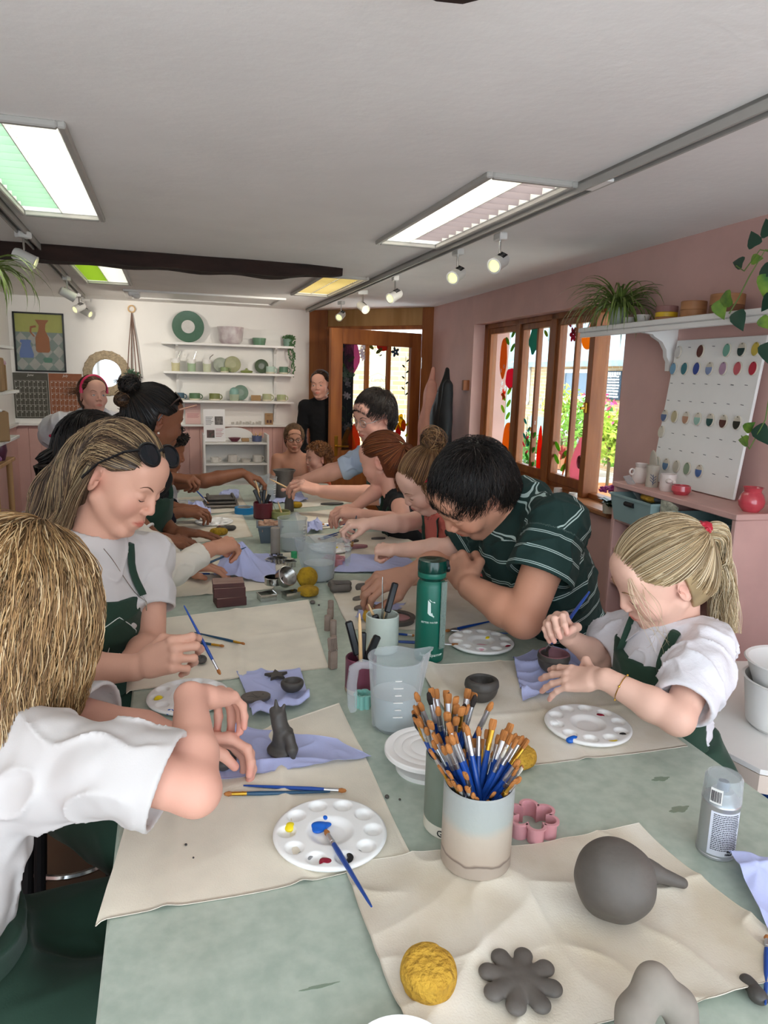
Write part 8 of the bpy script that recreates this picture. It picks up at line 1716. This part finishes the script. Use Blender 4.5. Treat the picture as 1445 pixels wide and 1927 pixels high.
def plate(x,z,r,c,label,cc=None,y=DB-.045,name='plate'):
 t=thing(name,label,'plate',(x,y,z),0);mb=MB();mb.lathe([(0,.006),(r*.5,.0),(r*.92,.012),(r,.018),(r*.98,.021),(r*.5,.008),(0,.008)],n=48,R=TB,c=(0,0,r));mb.build('dish',glz(c),t)
 mb=MB();mb.lathe([(0,.009),(r*.42,.009),(r*.42,.0115),(0,.0115)],n=32,R=TB,c=(0,0,r));mb.build('centre',glz(cc or c),t)
plate(.201,Z1,.148,'#4f6f5c','big dark green plate with white centre on the top back shelf','#d2d0cc');plate(.50,Z2,.07,'#a9b0a0','grey green plate leaning behind the small cup',y=DB-.035);plate(.615,Z2,.078,'#a5a580','olive yellow plate leaning on the middle back shelf');plate(.895,Z2,.068,'#4f6048','dark green plate with raised spiral on the middle back shelf','#3d4e3a');plate(.69,Z3,.075,'#7d9686','grey green plate behind the stacked bowls on the lower shelf',y=DB-.035)
loc_lathe('crackle_bowl','large mottled lilac and white bowl on the top back shelf','bowl',(.594,YS,Z1),[(0,0),(.085,0),(.11,.03),(.12,.12),(.125,.16),(.118,.16),(.10,.03),(0,.02)],mat('crackle_lilac','#b6a3a8',.4,col2='#ddd8d6',vs=14),48,wob=lambda a,z:.015*np.sin(5*a+z*20))
loc_lathe('green_bowl','small green bowl on the top back shelf','bowl',(.869,YS,Z1),[(0,0),(.055,0),(.066,.06),(.066,.068),(.060,.068),(.05,.01),(0,.01)],glz('#6a8f74'))
t=thing('trailing_plant','string of pearls plant trailing from a green pot at the right of the top shelf','plant',(1.15,YS,Z1));mb=MB();mb.lathe([(0,0),(.042,0),(.05,.07),(.045,.07),(0,.05)],n=24);mb.build('pot',glz('#7f9c8c'),t);mb=MB();rng=np.random.default_rng(3)
for(x0,ln_,nn_)in((.05,.38,60),(.045,.30,40),(.01,.22,26),(.03,.12,40)):
 for k in range(nn_):zz=.08-ln_*k/nn_ if k>4 else .07;mb.ell((x0+rng.normal()*.006+.01*sin(k*.3),-.045+rng.normal()*.008,zz),.0075,6)
for k in range(60):mb.ell((rng.normal()*.03+.015,rng.normal()*.02,.075+rng.random()*.03),.009,6)
mb.build('foliage',mat('pearl_green','#3f6f35',.5),t)
for k,(x,c,c2,lb)in enumerate([(.076,'#c9c29a','#b9a8a0','yellow banded tumbler with a metal straw, leftmost on the middle shelf'),(.223,'#a3b898','#8fa684','green tumbler with a metal straw, second on the middle shelf'),(.367,'#c9ccb0','#b9c0a0','pale tumbler with a metal straw, third on the middle shelf')]):
 t=thing('tumbler',lb,'cup',(x,YS,Z2),0,'tumblers with straws');mb=MB();mb.lathe([(0,0),(.036,0),(.042,.115),(.039,.115),(.033,.01),(0,.01)],n=32);mb.build('body',glz(c),t);mb=MB();mb.lathe([(.0405,.075),(.0428,.116),(.0395,.1165),(.0385,.08)],n=32,wob=lambda a,z:.02*np.sin(3*a)*(z<.09));mb.build('white_dip',glz('#eceae6'),t);mb=MB();mb.tube([(.0,0,.02),(.03,0,.14),(.05,0,.19)]if k<2 else[(.0,0,.02),(.03,0,.14),(.06,0,.165)],.0035,8);mb.build('straw',M_steel,t)
MUGS=[(.532,Z2,.038,.05,'#8a9c6c','olive green small cup on a saucer on the middle shelf'),(.976,Z2,.044,.07,'#b4cbbc','pale celadon mug on the middle shelf'),(1.108,Z2,.044,.07,'#5d8068','dark green mug at the right end of the middle shelf'),(.246,Z3,.052,.065,'#5b7a58','wide green mug with dark handle on the lower shelf'),(.433,Z3,.052,.065,'#7d8450','wide olive mug on the lower shelf'),(.10,Z3,.05,.065,'#3f5c6c','blue green mug mostly behind the dark haired woman\'s head'),(.942,Z3,.045,.07,'#b4b890','pale lime mug on the lower shelf, left of its twin'),(1.085,Z3,.045,.065,'#b0b688','pale lime mug at the right end of the lower shelf')]
def mug(x,y,z,r,h_,c,lb,grp='mugs on the back wall shelves',base=True,rz=0.):
 t=thing('mug',lb,'mug',(x,y,z),rz,grp);mb=MB();mb.lathe(mugprof(r,h_,.003),n=32);mb.build('mug_body',glz(c),t);mb=MB();mb.tube([(r+.022*sin(a)-.002,0,h_*.5+h_*.33*cos(a))for a in np.linspace(0,pi,12)],.005,8);mb.build('handle',glz(c),t)
 if base:mb=MB();mb.lathe([(r-.006,.0),(r-.002,0),(r+.0006,.006),(r+.0006,h_*.22),(r-.001,h_*.22)],n=32);mb.build('bare_foot',glz('#d8cfb8'),t)
for x,z,r,h_,c,lb in MUGS:mug(x,YS,z,r,h_,c,lb)
loc_lathe('lidded_dish','low olive dish with a knobbed lid on the middle shelf','dish',(.744,YS,Z2),[(0,0),(.05,0),(.062,.015),(.055,.022),(.03,.026),(.012,.034),(.010,.044),(0,.046)],glz('#8f9a5c'))
loc_lathe('stacked_bowl','banded teal bowl, lower of two nested on the lower shelf','bowl',(.622,YS,Z3),[(0,0),(.042,0),(.047,.03),(.047,.06),(.04,.06),(0,.04)],glz('#a9b49c'));loc_lathe('stacked_bowl','teal dome shaped bowl upside down on top of the banded bowl','bowl',(.622,YS,Z3+.061),[(0,0),(.047,0),(.046,.03),(.035,.055),(.015,.066),(0,.068)],glz('#7fa79c'))
def card(x0,x1,z0,h_,c,label,y=DB-.06,name='card',extra=None):
 t=thing(name,label,'card',((x0+x1)/2,y,z0));mb=MB();w=x1-x0;mb.box((0,0,h_/2),(w,.004,h_),rotx(-.12));mb.build('sheet',c,t)
 P=lambda u,v,o=.0025:rotx(-.12)@A([u*w,-o,v*h_-h_/2])+A([0,0,h_/2])
 for(u0,u1,v0,v1,mt_)in extra or[]:mb=MB();mb.add([P(u0,v0),P(u1,v0),P(u1,v1),P(u0,v1)]+[P(u0,v0,.0035),P(u1,v0,.0035),P(u1,v1,.0035),P(u0,v1,.0035)],[(0,1,2,3),(4,7,6,5),(0,4,5,1),(2,6,7,3)]);mb.build('printed_patch',mt_,t)
M_ppr=mat('white_paper','#efecec',.8);M_pnkp=mat('pink_paper','#d8b4ae',.8);M_krf=mat('kraft_card','#a5845f',.9);M_pink_ink=mat('rose_ink','#a8525c',.8)
ln5=lambda u0,u1,v0,n,m_:[(u0,u1-.05*(k%3),v0-k*.045,v0-k*.045+.012,m_)for k in range(n)]
card(.79,.885,Z3,.055,M_krf,'small kraft card on the lower shelf beside the leaning plate');card(.93,1.01,1.057,.115,M_krf,'kraft box card printed with cups on the dado ledge',DB-.03,extra=[(-.3,-.05,.15,.4,M_bws),(.08,.33,.15,.4,M_bws)]+ln5(-.25,.25,.8,2,M_bws));card(.155,.30,1.057,.20,M_pnkp,'pink printed sheet standing on the dado ledge behind the dark haired woman',DB-.03,extra=ln5(-.3,.3,.85,2,M_pink_ink)+ln5(-.4,.4,.5,5,M_pink_ink))
card(.305,.50,.93,.30,M_ppr,'white leaflet with two photographs leaning on the small white cabinet',y=6.80,name='leaflet',extra=[(.02,.40,.52,.78,mat('photo_dark','#3a3434',.6,col2='#8a8480',vs=30)),(-.36,-.0,.12,.36,mat('photo_green','#22382e',.6,col2='#6a4a4a',vs=30))]+ln5(-.4,-.05,.75,6,M_ink)+ln5(.05,.42,.38,6,M_pink_ink))
mb=MB();
t=thing('letter_sign','row of small pale standing letters on the dado ledge','letters',(.75,DB-.035,1.057))
for k in range(9):mb=MB();mb.box((-.14+k*.032+(.012 if k else 0),0,.012+.003*(k%3)),(.018 if k%4 else .03,.006,.024+.006*(k%3)),roty(.15*(k%3-1)),.002);mb.build('letter',glz('#b9b4ac'),t)
mb=MB();mb.box((0,0,0),(.085,.012,.085),bev=.006);o=mb.build('wall_switch',M_wsat);o.location=(1.30,DB-.007,1.245);tag(o,'white light switch on the back wall beside the door frame','light switch');mb=MB();mb.box((0,-.008,0),(.03,.006,.05),bev=.002);mb.build('rocker',M_wsat,o)
cx0,cx1,cy=.295,.90,6.86;cb=thing('display_cabinet','small white open cabinet with curved back standing behind the table','cabinet',((cx0+cx1)/2,cy,0))
for x in(cx0,cx1-.02):mb=MB();BX(mb,x,x+.02,0,1.0,cy-.12,cy+.12);mb.build('side_panel',M_wsat,cb,world=True)
for z in(.925,.73,.53,.3):mb=MB();BX(mb,cx0+.018,cx1-.018,z-.018,z,cy-.118,cy+.118);mb.build('shelf',M_wsat,cb,world=True)
mb=MB();BX(mb,cx0+.015,cx1-.015,.02,.95,cy+.11,cy+.12);O=[((cx0+cx1)/2+.19*cos(a),.95+.10*sin(a))for a in np.linspace(0,pi,20)];V=[A([x,y,z])for y in(cy+.108,cy+.12)for x,z in O];mb.add(V,[tuple(range(20)),tuple(range(20,40))[::-1]]+[(i,i+20,i+21,i+1)for i in range(19)]);mb.build('back_panel',M_wsat,cb,world=True)
loc_lathe('plum_bowl','small plum coloured bowl on top of the white cabinet','bowl',(.59,cy,.927),[(0,0),(.03,0),(.06,.035),(.055,.035),(0,.01)],glz('#6d3040'));loc_lathe('blue_pot','small blue pot of wooden sticks on top of the white cabinet','pot',(.80,cy,.927),[(0,0),(.045,0),(.048,.055),(.043,.055),(0,.02)],glz('#5a6488'))
for k in range(7):a=k*.9;tool((.80,cy,.935),(.80+.055*cos(a),cy+.03*sin(a),1.015),'flat wooden stick in the small blue pot on the cabinet','wood','wooden sticks in the blue pot')
mb=MB();mb.box((0,0,.015),(.07,.05,.03),bev=.003);o=mb.build('kraft_box',M_krf);o.location=(.69,cy,.927);tag(o,'tiny kraft box between the plum bowl and blue pot','box')
for x,r,h_,lb in((.405,.04,.05,'white glazed cup left on the middle shelf of the cabinet'),(.565,.045,.07,'round white mug on the middle shelf of the cabinet'),(.80,.045,.068,'round white mug at the right of the cabinet shelf')):mug(x,cy-.02,.731,r,h_,'#dcd7d0',lb,'white mugs in the cabinet',False)
loc_lathe('white_dish','shallow white stacked dish between the cabinet mugs','dish',(.69,cy-.02,.731),[(0,0),(.04,0),(.05,.02),(.04,.022),(.05,.035),(.04,.035),(0,.02)],glz('#dcd7d0'))
pr=thing('framed_poster','black framed poster of jugs on a diamond patterned table on the back wall','poster',(-1.11,DB,1.53));PX,PZ=-1.11,1.79;w2,h2=.205,.257
mb=MB()
for a,b_ in(((0,h2),(2*w2,.014)),((0,-h2),(2*w2,.014))):mb.box((PX+a[0],DB-.012,PZ+a[1]),(b_[0]+.014,.022,b_[1]))
for q in(-1,1):mb.box((PX+q*w2,DB-.012,PZ),(.014,.022,2*h2))
mb.build('frame',M_black,pr,world=True,smooth=False)
def flat(name,O,c,d):mb=MB();n=len(O);V=[A([PX+x,DB-y,PZ+z])for y in(d,d-.0012)for x,z in O];mb.add(V,[tuple(range(n)),tuple(range(n,2*n))[::-1]]+[(i,i+n,(i+1)%n+n,(i+1)%n)for i in range(n)]);return mb.build(name,glz(c,r=.7),pr,world=True,smooth=False)
flat('background',[(-w2,-h2),(w2,-h2),(w2,h2),(-w2,h2)],'#b7ad5e',.004);flat('tablecloth',[(-w2,-h2),(w2,-h2),(w2,.09),(-w2,.09)],'#8a908c',.0055)
for i in range(4):
 for j in range(3):
  x,z=-w2+.05+i*.104,-h2+.06+j*.115;x0,x1=max(-w2,x-.05),min(w2,x+.05);flat('diamond',[(x,max(-h2,z-.057)),(x1,z),(x,min(.088,z+.057)),(x0,z)],'#b5a9a6',.007)
flat('jug_shape',[(-.02,-.09),(.07,-.09),(.085,-.07),(.08,.04),(.05,.11),(.055,.16),(.085,.2),(-.03,.2),(0,.15),(-.005,.11),(-.035,.04),(-.035,-.07)],'#a8623c',.0085);flat('jug_handle',[(-.03,.15),(-.075,.14),(-.08,.09),(-.05,.05),(-.035,.05),(-.065,.09),(-.06,.125),(-.02,.135)],'#a8623c',.0085);flat('vase_shape',[(-.17,-.14),(-.06,-.14),(-.055,-.11),(-.08,-.01),(-.07,.01),(-.08,.02),(-.16,.02),(-.165,.0),(-.15,-.01),(-.175,-.1)],'#6c7cb4',.0085);flat('bowl_shape',[(.03,-.18),(.09,-.18),(.10,-.15),(.09,-.135),(.03,-.135),(.02,-.15)],'#5d8474',.0085)
mb=MB();mb.box((PX,DB-.016,PZ),(2*w2,.002,2*h2));mb.build('glazing',M_glass,pr,world=True)
M_cal=mat('calendar_line','#d8d4cc',.8)
for x0,x1,c,ti_,lb in((-1.355,-1.06,'#54524a','June','dark olive wall calendar page for June under the poster'),(-1.055,-.77,'#8f5a40','July','terracotta wall calendar page for July left of the mirror')):
 t=thing('wall_calendar',lb,'calendar',((x0+x1)/2,DB,1.10),0,'wall calendar pages');mb=MB();BX(mb,x0,x1,1.10,1.515,DB-.006,DB-.001,0);mb.build('page',glz(c,r=.8),t,world=True);mb=MB()
 for k in range(7):z=1.115+k*.055;mb.box(((x0+x1)/2,DB-.0065,z),(x1-x0-.03,.001,.0015))
 for k in range(8):x=x0+.015+k*(x1-x0-.03)/7;mb.box((x,DB-.0065,1.28),(.0015,.001,.33))
 for k in range(7):
  for j in range(6):mb.box((x0+.025+k*(x1-x0-.03)/7,DB-.0067,1.158+j*.055),(.010,.001,.006))
 mb.build('grid_lines',M_cal,t,world=True);text('month_lettering',ti_,.03,M_cal,XZ,((x0+x1)/2,DB-.0068,1.495),t,shear=.3)
mr=thing('round_mirror','round mirror with a wide woven rattan frame on the back wall','mirror',(-.548,DB,1.33));RM=rotx(pi/2);mc_=(-.548,DB-.002,1.528)
mb=MB();mb.lathe([(.125,0),(.205,0),(.21,.008),(.205,.018),(.165,.026),(.13,.018),(.125,0)],c=mc_,n=72,R=RM,wob=lambda a,z:.012*np.sign(np.sin(a*36))*(z>.007));mb.build('rattan_frame',mat('rattan','#a39278',.8,var=.25,vs=60,bump=.5,bs=90),mr,world=True);mb=MB();mb.lathe([(0,.004),(.128,.004),(.128,.006),(0,.006)],c=mc_,n=48,R=RM);mb.build('mirror_glass',mat('mirror_silver','#cfd2d2',.03,metal=1.),mr,world=True)
mh=thing('macrame_hanger','rope plant hanger on a wooden ring holding a small green plant','plant hanger',(-.305,DB-.07,1.45));mb=MB();mb.tube([(-.305+.03*cos(a),DB-.03,2.125+.03*sin(a))for a in np.linspace(0,2*pi,25)],.006,8,cap=False);mb.build('ring',M_bw,mh,world=True);M_rope=mat('brown_rope','#8a6e62',.9,bump=1.,bs=200)
for a in(.3,1.9,3.5,5.1):mb=MB();mb.tube([(-.305,DB-.03,2.095),(-.305+.035*cos(a),DB-.06+.02*sin(a),1.8),(-.305+.06*cos(a),DB-.08+.05*sin(a),1.52),(-.305+.03*cos(a),DB-.08+.03*sin(a),1.44)],.005,6);mb.build('rope',M_rope,mh,world=True)
mb=MB();mb.lathe([(0,0),(.03,0),(.045,.06),(.04,.06),(0,.04)],c=(-.305,DB-.08,1.445),n=24);mb.build('pot',glz('#5a5248'),mh,world=True);mb=MB();leafcloud(mb,(-.305,DB-.08,1.53),(.075,.06,.05),90,.022,np.random.default_rng(7),.2);mb.build('foliage',mat('hanger_leaf','#4c6a52',.5),mh,world=True)
lx=-1.16;ls=thing('left_shelving','tall shelves of brown paper bags cut off by the left edge','shelves',(lx-.05,5.0,0))
for z,xx in((1.70,0),(1.42,.015),(1.12,.0)):mb=MB();BX(mb,XL,-.965+xx,z-.02,z,4.7,5.3);mb.build('shelf',M_wsat,ls,world=True)
for yy in(4.7,5.28):mb=MB();BX(mb,XL,XL+.03,0,2.0,yy,yy+.02);mb.build('upright',M_wsat,ls,world=True)
for k,(x,y,z,w,h_,lb)in enumerate([(-1.06,4.84,1.702,.16,.22,'brown kraft bag on the upper left shelf'),(-1.04,4.84,1.422,.18,.20,'brown kraft bag on the lower left shelf, tallest'),(-1.05,5.08,1.422,.14,.16,'brown kraft box behind the bag on the lower left shelf'),(-1.03,4.84,1.122,.17,.18,'kraft bag with a torn white top on the lowest left shelf')]):
 mb=MB();mb.box((0,0,h_/2),(w,.15,h_),bev=.006);o=mb.build('paper_bag',M_krf);o.location=(x,y,z);o.rotation_euler=(0,0,.1*k);tag(o,lb,'paper bag','kraft bags on the left shelves')
 mb=MB();S_=SDF();S_.ell((x+.05,y-.05,z+h_+.01),(.03,.03,.018));S_.V=0;o2=sdfthing(S_,'wrapped_pot',('pale pink' if k%2==0 else 'white')+' wrapped pot on the '+lb.split(' on ')[0].split(' with')[0]+(' up high' if z>1.6 else ' of the middle shelf' if z>1.3 and x<-1.045 else ' at middle height' if z>1.3 else ' lowest down'),'wrapped pot',glz('#c9a6b4')if k%2==0 else M_wsat,.006,dimple(k,50,.006))
tq=pd(40,905,4.4);tt=thing('side_table','small light wooden table with a purple bowl at the left','table',(tq[0]-.12,tq[1],0));tz=1.0
mb=MB();mb.box((-.12,0,tz-.012),(.34,.5,.024),bev=.004);mb.build('tabletop',M_birch,tt)
for x in(-.26,.02):
 for y in(-.2,.2):mb=MB();mb.cyl((x,y,0),(x,y,tz-.024),.018);mb.build('leg',M_birch,tt)
loc_lathe('purple_bowl','deep plum bowl of pale dough on the small wooden table','bowl',(tq[0]-.14,tq[1]+.05,tz),[(0,0),(.05,0),(.065,.06),(.06,.1),(.055,.1),(0,.08)],glz('#5d3044'));S_=SDF();c_=A([tq[0]-.16,tq[1]-.14,tz+.02]);S_.ell(c_,(.07,.05,.022));S_.ell(c_+A([.05,0,.01]),(.04,.04,.02));sdfthing(S_,'plastic_bag','crumpled purple plastic bag on the small wooden table','bag',mat('purple_film','#8d6088',.25),.005,dimple(5,60,.006))
for k,(px,py,d,lb)in enumerate([(35,985,3.6,'clear glass jar low at the left, nearest of three'),(12,975,3.8,'clear glass jar low at the left edge'),(50,965,4.0,'clear glass jar low at the left, farthest of three')]):
 q=pd(px,py,d);loc_lathe('glass_jar',lb,'jar',(q[0],q[1],.652),[(0,0),(.035,0),(.036,.09),(.025,.1),(.025,.12),(.022,.12),(.022,.1),(.033,.09),(.033,.004),(0,.004)],M_jug,group='glass jars on the low bench')
mb=MB();q=pd(30,985,3.8);mb.box((0,0,.64),(.4,.6,.022));
t=thing('low_bench','low white bench with glass jars at the far left','bench',(q[0]-.05,q[1],0));mb.build('bench_top',M_wsat,t)
for x in(-.17,.17):
 for y in(-.27,.27):mb=MB();mb.box((x,y,.315),(.03,.03,.628));mb.build('leg',M_wsat,t)
 # ------ the lit track spotlights also throw light
for i,(x,y,tx,ty,tz)in enumerate([(1.30,5.6,.3,7.3,1.6),(1.31,4.6,.8,7.3,1.2),(-.66,5.6,-.8,7.3,1.5),(-.65,6.1,0.,7.3,1.7),(1.29,3.6,1.6,6.3,1.0),(1.29,3.0,.5,3.6,.9)]):
 light('spot_beam','SPOT',11,(x,y,ZC-.16),look((tx-x,ty-y,tz-ZC+.16)),(1,.93,.82),spot_size=radians(75),spot_blend=.8,shadow_soft_size=.04)
